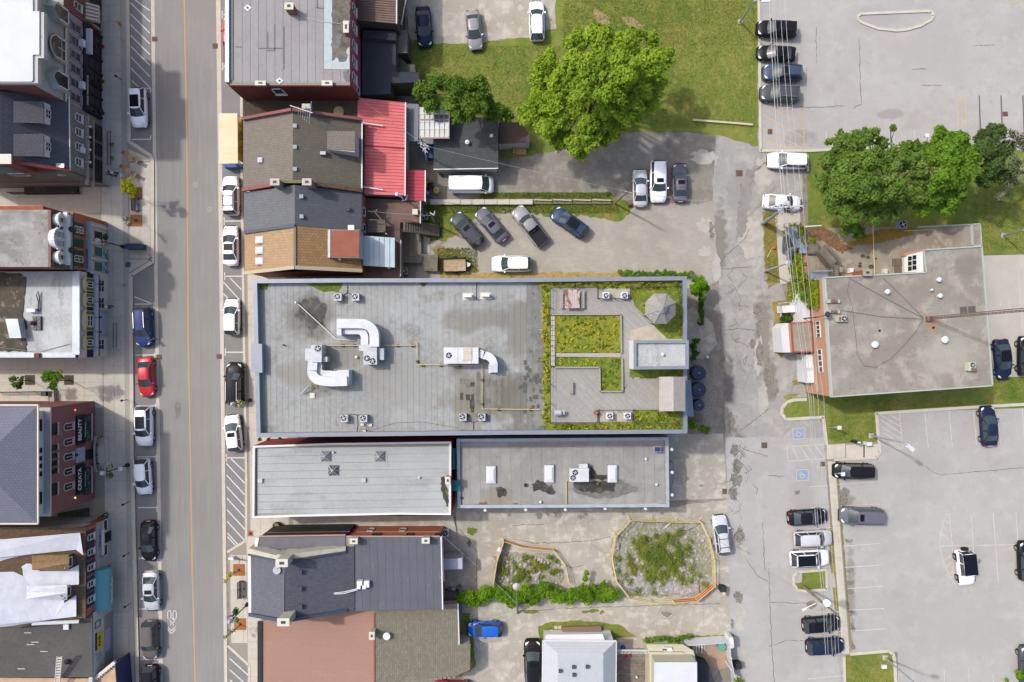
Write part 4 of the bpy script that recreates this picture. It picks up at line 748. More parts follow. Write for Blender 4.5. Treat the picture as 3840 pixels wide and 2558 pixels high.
for k in range(8):m.face([(arc[k][0],ya,arc[k][1]),(arc[k][0],yb,arc[k][1]),(arc[k+1][0],yb,arc[k+1][1]),(arc[k+1][0],ya,arc[k+1][1])][::-1])
m.face([(X7,ya,1.75)]+[(a,ya,z)for a,z in arc]);m.face(([(X7,yb,1.75)]+[(a,yb,z)for a,z in arc])[::-1]);m.build('canopy',M('teal_vinyl',(96,176,184),.4,var=[(1,(120,168,190),.42,.6,.8)]),aw)
text("Hannah's Place",.5,(X7+1.3,ywv(2212,2),2.05),(0,1,0),(-.25,0,1),M('sign_letters',(214,224,214)),'lettering',aw)
brd=M('board_front',(206,210,206),.85,var=[(2,(186,190,186),.45,.6,.6)]);t=flat('black_roofed_shop','low shop with black flat roof and pale boarded front',P(-300,2352,120,2352,322,2322,346,2300,348,2540,-300,2540),4.0,brd,M('black_roof',(92,90,88),.9,var=[(.3,(104,100,95),.42,.6,.8),(3,(84,82,80),.48,.62,.6)]))
X8=W(424,0)[0];MB().box(X8-.4,X8,ywv(2530,1.5),ywv(2300,1.5),.1,3.96).build('front_wall',brd,t);fband(t,X8,390,422,2300,2500,M('warm_grey_front',(168,162,154)),'shopfront',.08)
s_=fband(None,X8,362,384,2368,2432,M('yellow_sign',(222,206,50)),'shop_sign',.1);tag(s_,'yellow shop sign with dark letters on the pale boarded front','sign');ftext(s_,X8+.11,374,2402,'FAIR',.5,M('dark_letters',(60,56,40)),sx=1.2)
s_=fband(None,X8,355,361,2374,2440,M('plum_strip',(84,60,84)),'sign_strip',.12);tag(s_,'narrow dark plum board above the yellow shop sign','sign');s_=fband(None,X8+.08,394,412,2358,2440,M('lilac_film',(184,188,214)),'window_poster',.05);tag(s_,'large lilac film over the shop window under the yellow sign','poster')
fwin(t,X8,355,375,2340,26,M('maroon_frame',(140,60,74)),glass,1,1,.1,'window');fwin(t,X8,358,376,2458,28,M('pale_grille',(160,164,166)),glass,3,3,.05,'grille')
for i,(u,v,l)in enumerate(((105,2373,0),(132,2408,1),(115,2417,0),(165,2443,1),(80,2508,0))):tag(MB().obox(W(u-14,v,4.03),W(u+14,v,4.03),.1,.06).build('timber_offcut',M('pale_timber',(196,190,176))),('northmost','second','third','fourth','southmost')[i]+' short pale timber batten lying on the black roof','timber','pale timber battens scattered on the black roof')
lt=thing('ladder_tower','steel lattice ladder leaning over the edge of the black roof','ladder',W(205,2500,4));a0,a1=Vector(W(205,2565,4.2)),Vector(W(214,2462,5.6));b0,b1=a0+Vector((.55,0,0)),a1+Vector((.55,0,0));m=MB();m.obox(a0,a1,.08,.08);m.obox(b0,b1,.08,.08);m.build('stile',M('pale_aluminium',(214,206,194),.4),lt)
for k in range(10):f=(k+.5)/10;MB().obox(a0.lerp(a1,f),b0.lerp(b1,f),.2,.05).build('rung',M('pale_aluminium',(214,206,194)),lt)
vent(255,2478,4,'black round vent on the black roof',mat=M('black_vent',(50,50,50)),w=.6);vent(252,2348,4,'white square vent beside the tarped building','box',.5,acw)
t=flat('corner_shop','tan roofed shop with striped blue trim at the bottom edge',P(-300,2540,345,2545,430,2492,440,2620,-300,2900),3.2,M('navy_front',(66,70,110)),M('tan_roof',(212,178,144),.9,var=[(1,(196,162,130),.44,.6,.7)]))
MB().obox(W(346,2552,3.4),W(432,2482,3.4),.35,.3).build('striped_trim',cream,t)
for k in range(9):f=(k+.5)/9;p=Vector(W(352,2556,3.3)).lerp(Vector(W(434,2488,3.3)),f);MB().box(p.x-.09,p.x+.09,p.y-.1,p.y+.08,3.3,3.45).build('block',white,t)
MB().prism(at(P(330,1880,357,1870,357,1935,330,1945),.9),.1,.9)
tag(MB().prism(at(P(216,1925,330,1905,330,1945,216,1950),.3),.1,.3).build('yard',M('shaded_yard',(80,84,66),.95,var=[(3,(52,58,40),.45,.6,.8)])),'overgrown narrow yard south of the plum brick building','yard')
# ================================================================ buildings east of the street
strp=M('rolled_roofing',(166,162,161),.9,var=[(.5,(156,151,150),.42,.6,.6),(5,(176,172,174),.5,.66,.5)],rnd=.035)
tarpool=M('ponding_stain',(112,110,104),.5,var=[(.9,(86,84,78),.44,.6,.9),(2.5,(150,146,138),.55,.66,.7)])
t=flat('grey_roofed_building','three storey building with grey rolled roofing, red brick south wall and pink east wall',P(846,-300,1312,-300,1312,319,862,319,862,309,846,309),8.9,M('pink_paint',(190,92,110),.8,var=[(.8,(172,80,96),.42,.6,.7),(3,(204,120,130),.6,.68,.5)]),joint,.0)
w0,w1=W(858,319,8.9),W(1312,319,8.9);bs=M('weathered_red_brick',(132,58,46),.9,var=[(.6,(108,48,42),.42,.6,.8),(2.4,(176,110,84),.6,.7,.7,(1,1,.3))],pat=('brick','xz',0,.22,.075,(120,70,60),.006,(118,50,42)))
MB().box(w0[0],w1[0]+.06,w0[1]-.1,w0[1]+.2,0,8.86).build('south_wall',bs,t)
strips(t,P(878,-40,1215,-40,1215,312,878,312),8.92,11,strp,.03);strips(t,P(1215,262,1308,262,1308,312,1215,312),8.92,3,strp,.03)
strips(t,P(1215,-40,1246,-40,1246,260,1215,260),8.925,1,M('pale_sheet',(196,204,206),.8,var=[(2,(180,186,186),.5,.65,.6)]));onz(t,P(1246,-40,1312,-40,1312,172,1300,190,1246,230),8.94,M('dirty_membrane',(120,112,102),.8,var=[(.8,(88,82,74),.42,.58,.9),(3,(150,142,130),.55,.66,.6)]),'worn_sheet',.03)
onz(t,P(1246,225,1295,188,1311,172,1311,260,1246,260),8.938,MATS['pale_sheet'],'roof_sheet',.02)
for a in((1268,150,20,26),(1280,215,22,16),(1299,284,10,22)):pass
m=MB();m.obox(W(853,-60,9.05),W(853,309,9.05),.42,.3);m.build('parapet',flash,t);MB().obox(W(868,-60,8.96),W(868,300,8.96),.3,.05).build('flashing',M('grey_upstand',(136,138,144)),t)
onz(t,[W_ for W_ in P(1240,170,1262,126,1282,130,1276,170,1268,186,1246,182)],8.965,tarpool,'puddle_stain',.01);onz(t,P(1258,200,1290,190,1302,206,1296,232,1270,232),8.965,tarpool,'puddle_stain',.01);onz(t,P(1286,268,1306,262,1310,300,1296,308,1288,292),8.965,tarpool,'puddle_stain',.01)
for(u,v)in((928,29),(1048,303)):
 onz(t,P(u-15,v,u,v-13,u+15,v,u,v+13),8.97,flash,'drain_plate',.02);x,y,_=W(u,v);k_=W(u,v,8.97);MB().lathe(k_,[(.1,0),(.1,.06)],8).build('drain',dk,t)
for a in((1004,180,1004,120),(1030,90,1030,190),(1065,100,1065,260),(971,182,1060,182),(1000,190,1030,190),(1190,0,1190,30),(1188,30,1214,32),(905,176,884,176)):MB().obox(W(a[0],a[1],8.945),W(a[2],a[3],8.945),.12,.01).build('seam_patch',seam,t)
chimney(t,1083,22,8.9,10.3,.8,.6,brickOS);chimney(t,1297,100,8.9,9.9,.45,1.1,brickOS);chimney(t,976,311,8.7,9.3,1.0,.35,M('grey_brick',(150,142,140)));chimney(t,1226,311,8.7,9.3,1.0,.4,MATS['grey_brick'])
for v in(45,112,180,240,300):win(t,'x',w1[0]+.0,1,ywv(v,6.5)-.5,ywv(v,6.5)+.5,6.2,7.9,white,glass,1,2,.12,'window',sill=white)
win(t,'x',w1[0],1,ywv(335,5.5)-.4,ywv(335,5.5)+.4,4.5,5.8,white,glass,1,1,.1);win(t,'y',w0[1]-.1,-1,-25.4,-24.2,6.6,8.2,white,glass,1,1,.14,sill=white)
an=thing('tv_aerial','small television aerial beside the brick chimney at the top edge','aerial',W(1066,12,8.9));MB().tube([W(1066,12,8.9),W(1062,4,10.5)],.03,5).build('mast',galv,an);m=MB();m.tube([W(1046,8,10.5),W(1078,-4,10.5)],.02,4);[m.tube([W(1048+k*6,2-k*2,10.5),W(1052+k*6,14-k*2,10.5)],.012,4)for k in range(5)];m.build('elements',galv,an)
cable([(1080,20,9.3),(1110,46,9.0),(1150,68,8.98),(1210,82,8.98),(1270,88,8.98),(1311,82,9.0)],.03,M('cable_white',(220,216,212)),'roof_cable','white cable snaking across the grey rolled roof','cable')
t=flat('brown_metal_roof_house','small building with brown ribbed metal roof at the top edge',P(1335,-200,1489,-200,1486,88,1338,74),6.0,M('dark_render',(92,86,78)),M('brown_sheet',(132,106,98),.7,var=[(.4,(110,88,82),.42,.6,.7)]))
for k in range(14):MB().obox(W(1338,74-k*9,6.04),W(1486,88-k*9,6.04),.05,.06).build('rib',MATS['brown_sheet'],t)
MB().obox(W(1488,-60,6.0),W(1487,90,6.0),.12,.12).build('gutter',white,t)
flat('dark_flat_annex','black flat roofed annex beside the pink wall',P(1357,138,1484,150,1484,270,1572,272,1572,308,1464,312,1464,352,1357,358),4.0,M('dark_render',(92,86,78)),M('charcoal_membrane',(62,66,74),.85,var=[(.5,(54,57,64),.42,.6,.8),(3,(70,74,82),.5,.65,.5)]))
flat('dark_upper_annex','narrow black shingled lean-to against the brown roofed house',P(1360,112,1484,118,1484,152,1360,142),4.6,MATS['dark_render'],M('black_shingles',(56,60,70),.95))
flat('grey_lean_to','grey lean-to roof between the black annex and the car park',P(1490,110,1528,112,1528,198,1490,200),3.0,MATS['dark_render'],M('faded_grey_roof',(132,130,124),.9,var=[(1,(112,110,104),.45,.6,.7)]))
flat('grey_lean_to','small grey flat roof at the corner of the lawn',P(1490,204,1526,240,1556,242,1558,270,1492,272),2.2,MATS['dark_render'],M('grimy_roof',(104,100,92),.9,var=[(2,(82,80,72),.45,.6,.7)]))
tag(MB().obox(W(1522,0,5),W(1505,92,5),.12,.12).tube([W(1505,92,5),W(1505,92,.1)],.05,5).build('downpipe',M('beige_gutter',(190,180,160))),'beige gutter and downpipe beside the brown metal roof','gutter')
t=flat('mossy_link_roof','dark mossy flat roof between the brick wall and the brown shingled roof',P(912,368,1342,368,1342,450,1100,415,912,448),4.6,brickS,M('mossy_felt',(84,76,64),.95,var=[(1,(108,88,66),.44,.6,.8),(4,(62,58,48),.5,.64,.7)],bump=(8,.4,.05)))
ZE,ZR=5.8,8.4
t=thing('terrace_north','shop terrace with brown shingled gable roof and a flat topped rear dormer','building',(*W2(1100,560,7),0));bsh=shinglem('taupe_shingles',(142,134,122),(128,120,110));bsh2=shinglem('taupe_shingles_shaded',(126,118,106),(112,104,94))  # rear slope copy is darker: shade is put into its shingle colour
def terrace(t,vn,vs_,m1,m2,rid=1100,wl=brickO,we=912,ee=1357):
 faces3(t,'front_roof',[((we,vn[0],ZE),(rid,vn[1],ZR),(rid,vs_[1],ZR),(we,vs_[0],ZE))],m1);faces3(t,'rear_roof',[((rid,vn[1],ZR),(ee,vn[2],ZE),(ee,vs_[2],ZE),(rid,vs_[1],ZR))],m2)
 p=at([(we+6,vn[0]),(ee-4,vn[2]),(ee-4,vs_[2]),(we+6,vs_[0])],ZE);walls(t,p,0,ZE-.05,wl)
 for a,b in(((we+5,vn[0],ZE),(rid,vn[1],ZR)),((we+5,vs_[0],ZE),(rid,vs_[1],ZR))):pass
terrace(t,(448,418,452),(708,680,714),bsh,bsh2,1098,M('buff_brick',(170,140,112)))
pk=M('pink_coping',(150,96,92),.9);MB().obox(W(910,446,6.1),W(1095,412,8.7),.3,.35).obox(W(1095,412,8.7),W(1358,448,6.1),.3,.35).build('north_parapet',pk,t)
MB().obox(W(912,712,6.1),W(1020,694,7.6),.35,.35).build('south_parapet',pk,t);MB().obox(W(1050,682,8.4),W(1150,682,8.4),.3,.3).build('mossy_coping',M('olive_coping',(128,124,84)),t);MB().obox(W(1185,690,8.1),W(1357,714,6.0),.42,.3).build('worn_coping',M('worn_brown',(120,94,78),.9,var=[(3,(90,74,62),.45,.6,.8)]),t)
MB().obox(W(1358,452,5.85),W(1357,714,5.85),.13,.13).build('gutter',white,t);MB().obox(W(1358,460,5.7),W(1357,714,5.7),.05,.3).build('fascia',white,t)
MB().prism(at(P(1228,492,1330,494,1330,571,1228,560),8.0),5.9,8.0).build('dormer',M('pale_cladding',(196,196,204)),t);onz(t,P(1226,490,1331,492,1331,566,1226,558),8.08,bsh,'dormer_roof',.1)
for u in(1030,1150):chimney(t,u,682,5.8,9.6,.85,.6,M('grey_brick',(150,142,140)),M('chimney_cap',(206,196,184)))
skylight(t,976,601,6.9,.5,.5);skylight(t,1212,575,7.45,.75,.5,frame=dk)
for v,l in((474,'upper'),(553,'middle'),(636,'lower')):vent(1108,v,8.2,l+' small square vent along the ridge of the brown shingled roof','box',.34,M('grey_vent',(170,172,176)),'square vents on the brown shingled ridge')
an=thing('tv_aerial','long multi-element television aerial leaning from the brown shingled ridge','aerial',W(1140,410,8));MB().tube([W(1150,420,7),W(1146,398,10.5)],.04,5).build('mast',galv,an);m=MB();m.obox(W(1088,396,10.4),W(1172,424,10.4),.07,.07);m.build('boom',galv,an)
m=MB();[m.tube([W(1120+k*9,400+k*3,10.4),W(1118+k*8,430+k*7,10.1)],.02,4)for k in range(6)];m.tube([W(1168,380,10.3),W(1160,440,10.3)],.03,4);m.build('elements',galv,an);tag(MB().box(*(lambda c:(c[0]-.45,c[0]+.4,c[1]-.25,c[1]+.25))(W(1148,398,9.2)),8.5,9.2).build('brick_stack',M('pale_render',(200,194,180))),'cream chimney block beside the long television aerial','chimney')
tag(MB().lathe(W(1270,418,4.66),[(.6,0),(.4,.06),(.1,.1)],9).build('debris_heap',M('straw',(206,192,150),.95,var=[(6,(160,146,104),.45,.6,.8)])),'small straw coloured heap on the mossy flat roof','debris')
t=thing('terrace_middle','terrace house with dark grey shingled gable roof and white capped vents','building',(*W2(1100,780,7),0));ds2=shinglem('slate_shingles',(128,130,132),(114,116,120));ds3=shinglem('slate_shingles_shaded',(106,109,116),(94,97,104))  # rear slate copy carries the shade of the off-sun slope in its colour
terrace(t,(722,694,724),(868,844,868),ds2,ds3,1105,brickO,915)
MB().obox(W(914,872,6.0),W(1105,846,8.55),.3,.12).build('navy_flashing',navyf,t)
for u,v,l in((1132,738,'upper left'),(1306,785,'right hand'),(1133,813,'lower left')):vent(u,v,ZR-(u-1105)/252*2.5,l+' small square vent on the dark grey shingled rear slope','box',.34,M('grey_vent',(170,172,176))if u<1200 else M('dark_vent',(80,82,92)),'square vents on the dark grey shingles')
t=thing('terrace_south','terrace house with tan shingled roof, three skylights and a brown flat dormer','building',(*W2(1100,940,7),0));ts1=shinglem('tan_roof_shingles',(196,166,130),(178,146,110));ts2=shinglem('tan_roof_shingles_shaded',(180,146,102),(156,124,86),line=(128,100,66))  # tan shingles in two tones, the rear one darkened for shade
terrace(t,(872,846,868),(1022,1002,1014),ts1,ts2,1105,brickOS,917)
m=MB();rn=random.Random(3)
for k in range(9):u=1112+k*12;z_=ZR-(u-1105)/252*2.6+.03;h_=rn.uniform(2,14);m.face([W(u,846+h_*0,z_),W(u,838+h_+14,z_),W(u+11,838+h_+16,z_-.1),W(u+11,846,z_-.1)])
MB().obox(W(916,1024,6.05),W(1105,1003,8.6),.35,.25).obox(W(1105,1003,8.6),W(1358,1015,6.0),.38,.25).build('south_parapet',M('buff_coping',(196,184,158)),t)
MB().obox(W(1105,850,8.45),W(1105,1003,8.45),.25,.06).build('ridge_flashing',M('ridge_grey',(140,128,116)),t)
for v in(900,939,979):skylight(t,974,v,6.75,.85,.75,pane=M('skylight_dome',(226,228,232),.2))
MB().prism(at(P(1230,862,1348,862,1348,966,1230,966),7.7),5.9,7.7).build('dormer',flash,t);onz(t,P(1237,863,1348,863,1346,964,1237,964),7.78,M('brown_felt',(162,100,82),.9,var=[(.8,(146,90,74),.44,.6,.7)]),'dormer_roof',.08);MB().obox(W(1234,862,7.8),W(1234,966,7.8),.25,.05).build('flashing',flash,t)
for(u,v,l)in((1117,961,'white round vent nearer the top of the pair by the tan ridge'),(1118,986,'white round vent nearer the parapet by the tan ridge'),(1276,972,'white capped flue below the brown dormer'),(1030,983,'white capped flue on the tan front slope')):vent(u,v,7.9 if u<1200 and u>1100 else 6.9,l,w=.3,mat=white)
vent(1318,857,6.6,'white box vent beside the brown flat dormer','box',.55,white)
MB().obox(W(1358,720,5.8),W(1358,1012,5.8),.12,.12).build('gutter',M('dark_gutter',(60,54,60)),t)
win(t,'x',W(1354,800,5.8)[0]+.01,1,ywv(795,4.5)-.5,ywv(795,4.5)+.5,3.8,5.3,white,glass,1,1,.14);win(t,'x',W(1354,800,5.8)[0]+.01,1,ywv(858,4)-.5,ywv(858,4)+.5,3.6,5.1,white,glass,1,1,.14)
rm=M('red_metal',(240,122,122),.6,spec=.4,var=[(.3,(232,110,112),.42,.6,.7),(1.2,(246,146,142),.52,.66,.6,(.25,2,1)),(4,(206,96,98),.6,.7,.5,(.3,2,1))]);rm2=M('red_metal_lower',(212,88,98),.5,var=[(.5,(200,78,90),.42,.6,.6)])
t=thing('red_metal_roof','rear extension with large coral red standing seam metal roof','building',(*W2(1440,550,4),0))
faces3(t,'roof',[((1341,366,4.8),(1519,385,4.2),(1517,733,4.2),(1366,728,4.7),(1368,470,4.7),(1341,445,4.8))],rm);walls(t,at(P(1345,370,1515,388,1513,729,1345,725),4.2),0,4.15,M('cream_siding',(186,186,176)))
for k in range(30):
 f=k/29;v0=368+f*358;MB().obox(W(1342 if v0<446 else 1367,v0+(0 if v0<446 else 2),4.83 if v0<446 else 4.75),W(1518,386+f*346,4.24),.04,.06).build('seam',rm,t)
MB().obox(W(1341,450,4.8),W(1367,452,4.8),.1,.1);MB().obox(W(1521,384,4.2),W(1519,735,4.2),.13,.13).build('gutter',white,t);MB().obox(W(1368,545,4.76),W(1517,556,4.3),.12,.05).build('lap_joint',M('dark_red_joint',(150,60,66)),t)  # lap joint drawn as a darker red strip
for v0,l in((460,'upper white downpipe lying across the coral red roof'),(700,'lower white downpipe lying across the coral red roof')):tag(MB().obox(W(1358,v0,5.1),W(1436,v0+12,4.75),.12,.1).build('downpipe',white),l,'gutter')
t=thing('red_lower_roof','small lower red metal roof beside the coral one','building',(*W2(1558,696,2.8),0));faces3(t,'roof',[((1521,636,3.3),(1594,639,2.9),(1593,754,2.9),(1521,751,3.3))],rm2);walls(t,at(P(1524,640,1590,642,1590,750,1524,748),2.9),0,2.85,MATS['cream_siding'])
for k in range(10):v0=637+k*12.6;MB().obox(W(1522,v0,3.33),W(1593,v0+2.6,2.93),.04,.05).build('seam',rm2,t)
MB().obox(W(1595,639,2.9),W(1594,756,2.9),.12,.12).build('gutter',white,t)
fl=thing('white_flue','white capped exhaust flue bending off the south end of the coral red roof','flue',W(1500,745,3));MB().tube([W(1515,750,3.2),W(1505,740,4.4),W(1490,730,5.4)],.09,7).lathe(W(1488,729,5.4),[(.2,0),(.2,.12),(.05,.2)],10).build('pipe',acw,fl);MB().tube([W(1508,752,3.1),W(1522,750,3.6),W(1528,730,3.7)],.11,7).build('elbow',galv,fl)
br=M('brown_flat_roof',(128,104,94),.9,var=[(.6,(108,88,80),.42,.6,.8),(3,(140,114,102),.5,.65,.5)])
t=flat('brown_flat_annex','low brown felt roof behind the dark grey terrace house',P(1362,742,1576,754,1576,834,1500,834,1500,1040,1362,1040),3.0,MATS['buff_brick'],br);MB().obox(W(1577,754,3.05),W(1576,838,3.05),.1,.12).obox(W(1503,900,3.05),W(1502,1036,3.05),.08,.08).build('gutter',white,t)
tag(MB().prism(at(P(1546,784,1566,784,1566,804,1546,804),3.5),3.02,3.5).build('roof_hatch',cream),'square cream hatch on the brown felt roof','roof hatch')
wf=thing('wooden_fire_balcony','grey timber balcony on the brown roof outside the terrace window','balcony',W(1410,850,3));wd2=M('grey_timber',(126,118,106),.9,var=[(3,(100,92,82),.44,.6,.8,(1,5,1))])
for k in range(8):MB().prism(at(P(1378,828+k*5.5,1446,828+k*5.5,1446,832.6+k*5.5,1378,832.6+k*5.5),4.1),4.02,4.1).build('board',wd2,wf)
MB().obox(W(1378,824,5),W(1442,826,5),.08,.08).obox(W(1442,826,5),W(1440,866,5),.1,.08).obox(W(1442,826,3),W(1442,826,5),.1,.1).obox(W(1440,866,3),W(1440,866,5),.1,.1).obox(W(1400,790,4.4),W(1430,824,4.6),.1,.1).obox(W(1390,800,4.4),W(1416,786,4.6),.1,.1).build('rail',wd2,wf)
t=thing('pale_metal_roof','rear extension with pale blue white metal roof and dark stains','building',(*W2(1420,945,4),0));faces3(t,'roof',[((1361,884,5.2),(1480,892,4.7),(1480,1003,4.7),(1361,996,5.2))],M('pale_blue_metal',(216,232,238),.5,var=[(.6,(200,218,226),.42,.6,.7),(4,(40,46,50),.68,.72,.9,(.6,3,1))]));walls(t,at(P(1366,890,1476,896,1476,998,1366,992),4.7),0,4.65,MATS['buff_brick'])
for u in(1384,1401,1421,1440,1460):MB().obox(W(u,886+(u-1361)*.065,5.24-(u-1361)*.0042),W(u,997+(u-1361)*.06,5.24-(u-1361)*.0042),.03,.04).build('seam',M('pale_seam',(196,212,220)),t)
vent(1452,880,3.2,'thin white stack north of the pale metal roof',w=.2,mat=white,h=.9);vent(1462,1004,3.4,'white capped flue south of the pale metal roof',w=.4,mat=white,h=1.0)
dkb=M('deck_board',(138,130,116),.9,var=[(2,(112,104,92),.42,.6,.8,(6,1,1)),(.5,(158,150,136),.5,.62,.6)],rnd=.08)
def deck(name,label,px,z,n,ax,mat=None,cat='deck'):
 w=at(px,z);t=thing(name,label,cat,(sum(p[0]for p in w)/4,sum(p[1]for p in w)/4,0));c=[Vector((*p,z))for p in w];MB().prism(inset(w,.1)[1],.1 if z<2 else z-.3,z-.05).build('frame',wd2,t)
 for i in range(n):
  a,b=i/n,(i+1)/n;p=[c[0].lerp(c[1],a),c[0].lerp(c[1],b),c[3].lerp(c[2],b),c[3].lerp(c[2],a)]if ax else[c[0].lerp(c[3],a),c[1].lerp(c[2],a),c[1].lerp(c[2],b),c[0].lerp(c[3],b)]
  MB().prism(inset([(k.x,k.y)for k in p],.012)[1],z-.04,z).build('board',mat or dkb,t)
 return t
deck('timber_deck','weathered timber deck behind the brown flat roof',P(1503,866,1578,876,1582,986,1503,986),.9,13,True);deck('timber_deck','small pale timber landing beside the utility trailer',P(1582,952,1642,956,1640,1018,1586,1016),.8,10,True)
tag(sheet('concrete_pad',P(1588,890,1612,892,1614,950,1588,950),padm,.06),kind='structure');deck('grey_porch_roof','ribbed blue grey deck roof beside the coral red roof',P(1521,388,1570,390,1568,530,1523,530),3.2,9,True,M('bluegrey_boards',(150,152,160),.8,rnd=.05),'deck')
st=thing('timber_stair','dark timber stair running down from the brown roof to the yard','stairs',W(1590,862,0));a0,a1=Vector(W(1512,850,3.0)),Vector(W(1648,868,.2))
for s_ in(-.55,.55):o=Vector((0,s_,0));MB().obox(a0+o,a1+o,.08,.25).build('stringer',wd2,st);MB().obox(a0+o+Vector((0,0,1)),a1+o+Vector((0,0,1)),.08,.06).build('handrail',wd2,st)
for k in range(15):p=a0.lerp(a1,(k+.5)/15);MB().obox(p+Vector((0,-.55,.1)),p+Vector((0,.55,.1)),.24,.05,up=(0,0,1)).build('tread',wd2,st)
acunit(1593,815,0,'grey blue condenser unit on the grass beside the brown flat roof',.85,body=M('bluegrey_case',(150,156,168)),group=None);acunit(1519,1019,0,'beige condenser unit in the dark corner behind the tan terrace',.8,body=M('beige_case',(170,166,150)),group=None);acunit(1607,729,0,'dark condenser unit below the lower red roof',.85,body=M('dull_case',(104,106,110)),group=None)
sp=thing('cable_reel','yellow cable reel standing on the dirt beside the cargo van','cable reel',W(1638,717,0));MB().lathe((0,0,0),[(.35,0),(.35,.08),(.15,.08),(.15,.5),(.35,.5),(.35,.58)],18).build('drum',M('reel_yellow',(222,196,110)),sp,True);MB().lathe((0,0,.58),[(.08,0),(.08,.02)],8).build('hub',dk,sp,True)
yb_=M('bin_yellow',(220,208,40));blb=M('bin_black',(52,52,54))
def wbin(u,v,label,lid,body=None,rz=0,w=.6,group=None,cat='bin'):
 x,y,_=W(u,v);t=thing('wheelie_bin',label,cat,(x,y,.02),rz,group);MB().prism([(-w/2,-.3),(w/2,-.3),(w/2,.32),(-w/2,.32)],0,.95).build('body',body or blb,t,True);MB().box(-w/2-.03,w/2+.03,-.34,.36,.95,1.02).build('lid',lid,t,True);MB().obox((-w/2,.36,.9),(w/2,.36,.9),.04,.04).build('handle',blb,t,True);return t
wbin(1601,699,'black bin with yellow lid nearest the lower red roof',yb_);wbin(1617,704,'black bin with thin yellow trim beside the cable reel',blb,M('bin_trim',(150,146,40)))
for u,l in((1800,'left yellow recycling box under the dark garage eave'),(1841,'right yellow recycling box under the dark garage eave')):x,y,_=W(u,644);t=thing('recycling_box',l,'box',(x,y,.02));MB().box(-.3,.3,-.25,.25,0,.4).build('tub',yb_,t,True);MB().box(-.27,.27,-.22,.22,.401,.41).build('contents',dk,t,True)
tag(bush('split_logs','small heap of split logs under the corner of the dark garage','log pile',[(1652,650,10,.5)],leafmat('logs',(.2,.14,.08),(.12,.08,.05)),60,.3,5))
t=thing('glazed_canopy','translucent white panelled canopy roof under the small tree','canopy',(*W2(1628,460,5),0));pn=M('white_panel',(226,228,222),.4,var=[(1,(212,214,208),.45,.6,.6)],rnd=.03);wdr=M('canopy_bar',(178,176,172))
for r_ in range(4):
 for c_ in range(6):
  u0=1573+c_*18.6;v0=402+r_*28.5;open_=r_==1 and c_>=3
  MB().prism(at(P(u0,v0,u0+17.4,v0,u0+17.4,v0+27.3,u0,v0+27.3),5.0-r_*.05),4.94-r_*.05,5.0-r_*.05).build('panel',M('dark_panel',(112,112,132))if open_ else pn,t)
for c_ in range(7):MB().obox(W(1572.5+c_*18.6,400,5.05),W(1572.5+c_*18.6,517,4.85),.07,.07).build('bar',wdr,t)
MB().obox(W(1572,448,5.03),W(1685,448,5.03),.1,.06).obox(W(1572,518,4.82),W(1686,518,4.82),.12,.14).build('crossbar',M('pinkish_timber',(186,160,140)),t)
for u,v in((1576,404),(1682,404),(1576,514),(1682,514)):MB().tube([W(u,v,4.85),W(u,v,4.85)[:2]+(0,)],.07,5).build('post',wd2,t)
deck('canopy_deck','grey timber floor edge projecting under the glazed canopy',P(1566,500,1700,500,1700,540,1566,540),3.0,30,True,M('bluegrey_boards',(150,152,160)))
tag(MB().prism(at(P(1598,536,1626,540,1626,602,1600,600),.2),.02,1.2).build('blue_tarpaulin',M('blue_tarp',(34,76,120),.6,bump=(3,.6,.1))),'deep blue tarpaulin heap between the canopy and the garage','tarpaulin')
cs=M('charcoal_shingles',(88,90,90),.95,var=[(.5,(102,104,102),.42,.6,.7)],pat=('brick','xy',0,.33,.2,(74,76,76),.02,(80,82,82)))
t=thing('dark_garage','low garage with charcoal shingled roof under the small tree','garage',(*W2(1746,530,3),0));faces3(t,'roof',[((1700,440,2.9),(1868,440,2.9),(1868,530,3.5),(1626,530,3.5),(1626,445,2.9)),((1626,530,3.5),(1868,530,3.5),(1868,632,2.9),(1626,634,2.9))],cs)
walls(t,at(P(1632,450,1862,446,1862,626,1632,628),2.9),0,2.85,M('white_board',(206,206,202)));MB().obox(W(1626,636,2.85),W(1868,632,2.85),.1,.22).build('fascia',white,t);vent(1753,536,3.45,'white round vent on the charcoal garage roof',w=.5,mat=acw,h=.45);vent(1843,511,3.3,'white square vent on the charcoal garage roof','box',.3,acw)
flat('brown_shed','brown boarded shed roof under the edge of the big tree',P(1870,455,1950,460,1985,500,1985,534,1870,540),2.4,M('shed_wall',(196,196,196)),M('shed_brown',(112,92,80),.9,var=[(1,(92,76,66),.45,.6,.7)],pat=('brick','xy',0,3,.3,(84,70,60),.02,(100,82,72))),cap=None)
pl=thing('pallet_stack','pale timber pallets leaning on the brown shed','pallet',W(1953,566,0));ply=M('pallet_wood',(206,176,118),.9,rnd=.06)
for k in range(7):MB().box(-.62+k*.18,-.5+k*.18,-.5,.5,.5,.55).build('slat',ply,pl,True)
for k in range(3):MB().box(-.62,.6,-.5+k*.45,-.4+k*.45,.1,.5).build('bearer',ply,pl,True)
MB().box(-.9,-.7,-.45,.5,0,.8).build('upright_pallet',ply,pl,True)
bw=thing('block_wall','long low wall of pale concrete blocks with broken planks on top','wall',W(1960,758,0));
for k,(a,b)in enumerate(((1612,1668),(1668,1726),(1726,1770),(1770,1816),(1816,1864),(1864,1910),(1910,1998))):MB().prism(at(P(a+.8,748,b-.8,747,b-.8,766,a+.8,767),.5),0,.5).build('block',M('pale_block',(214,208,194),.9,rnd=.05,var=[(3,(190,184,166),.45,.62,.6)]),bw)
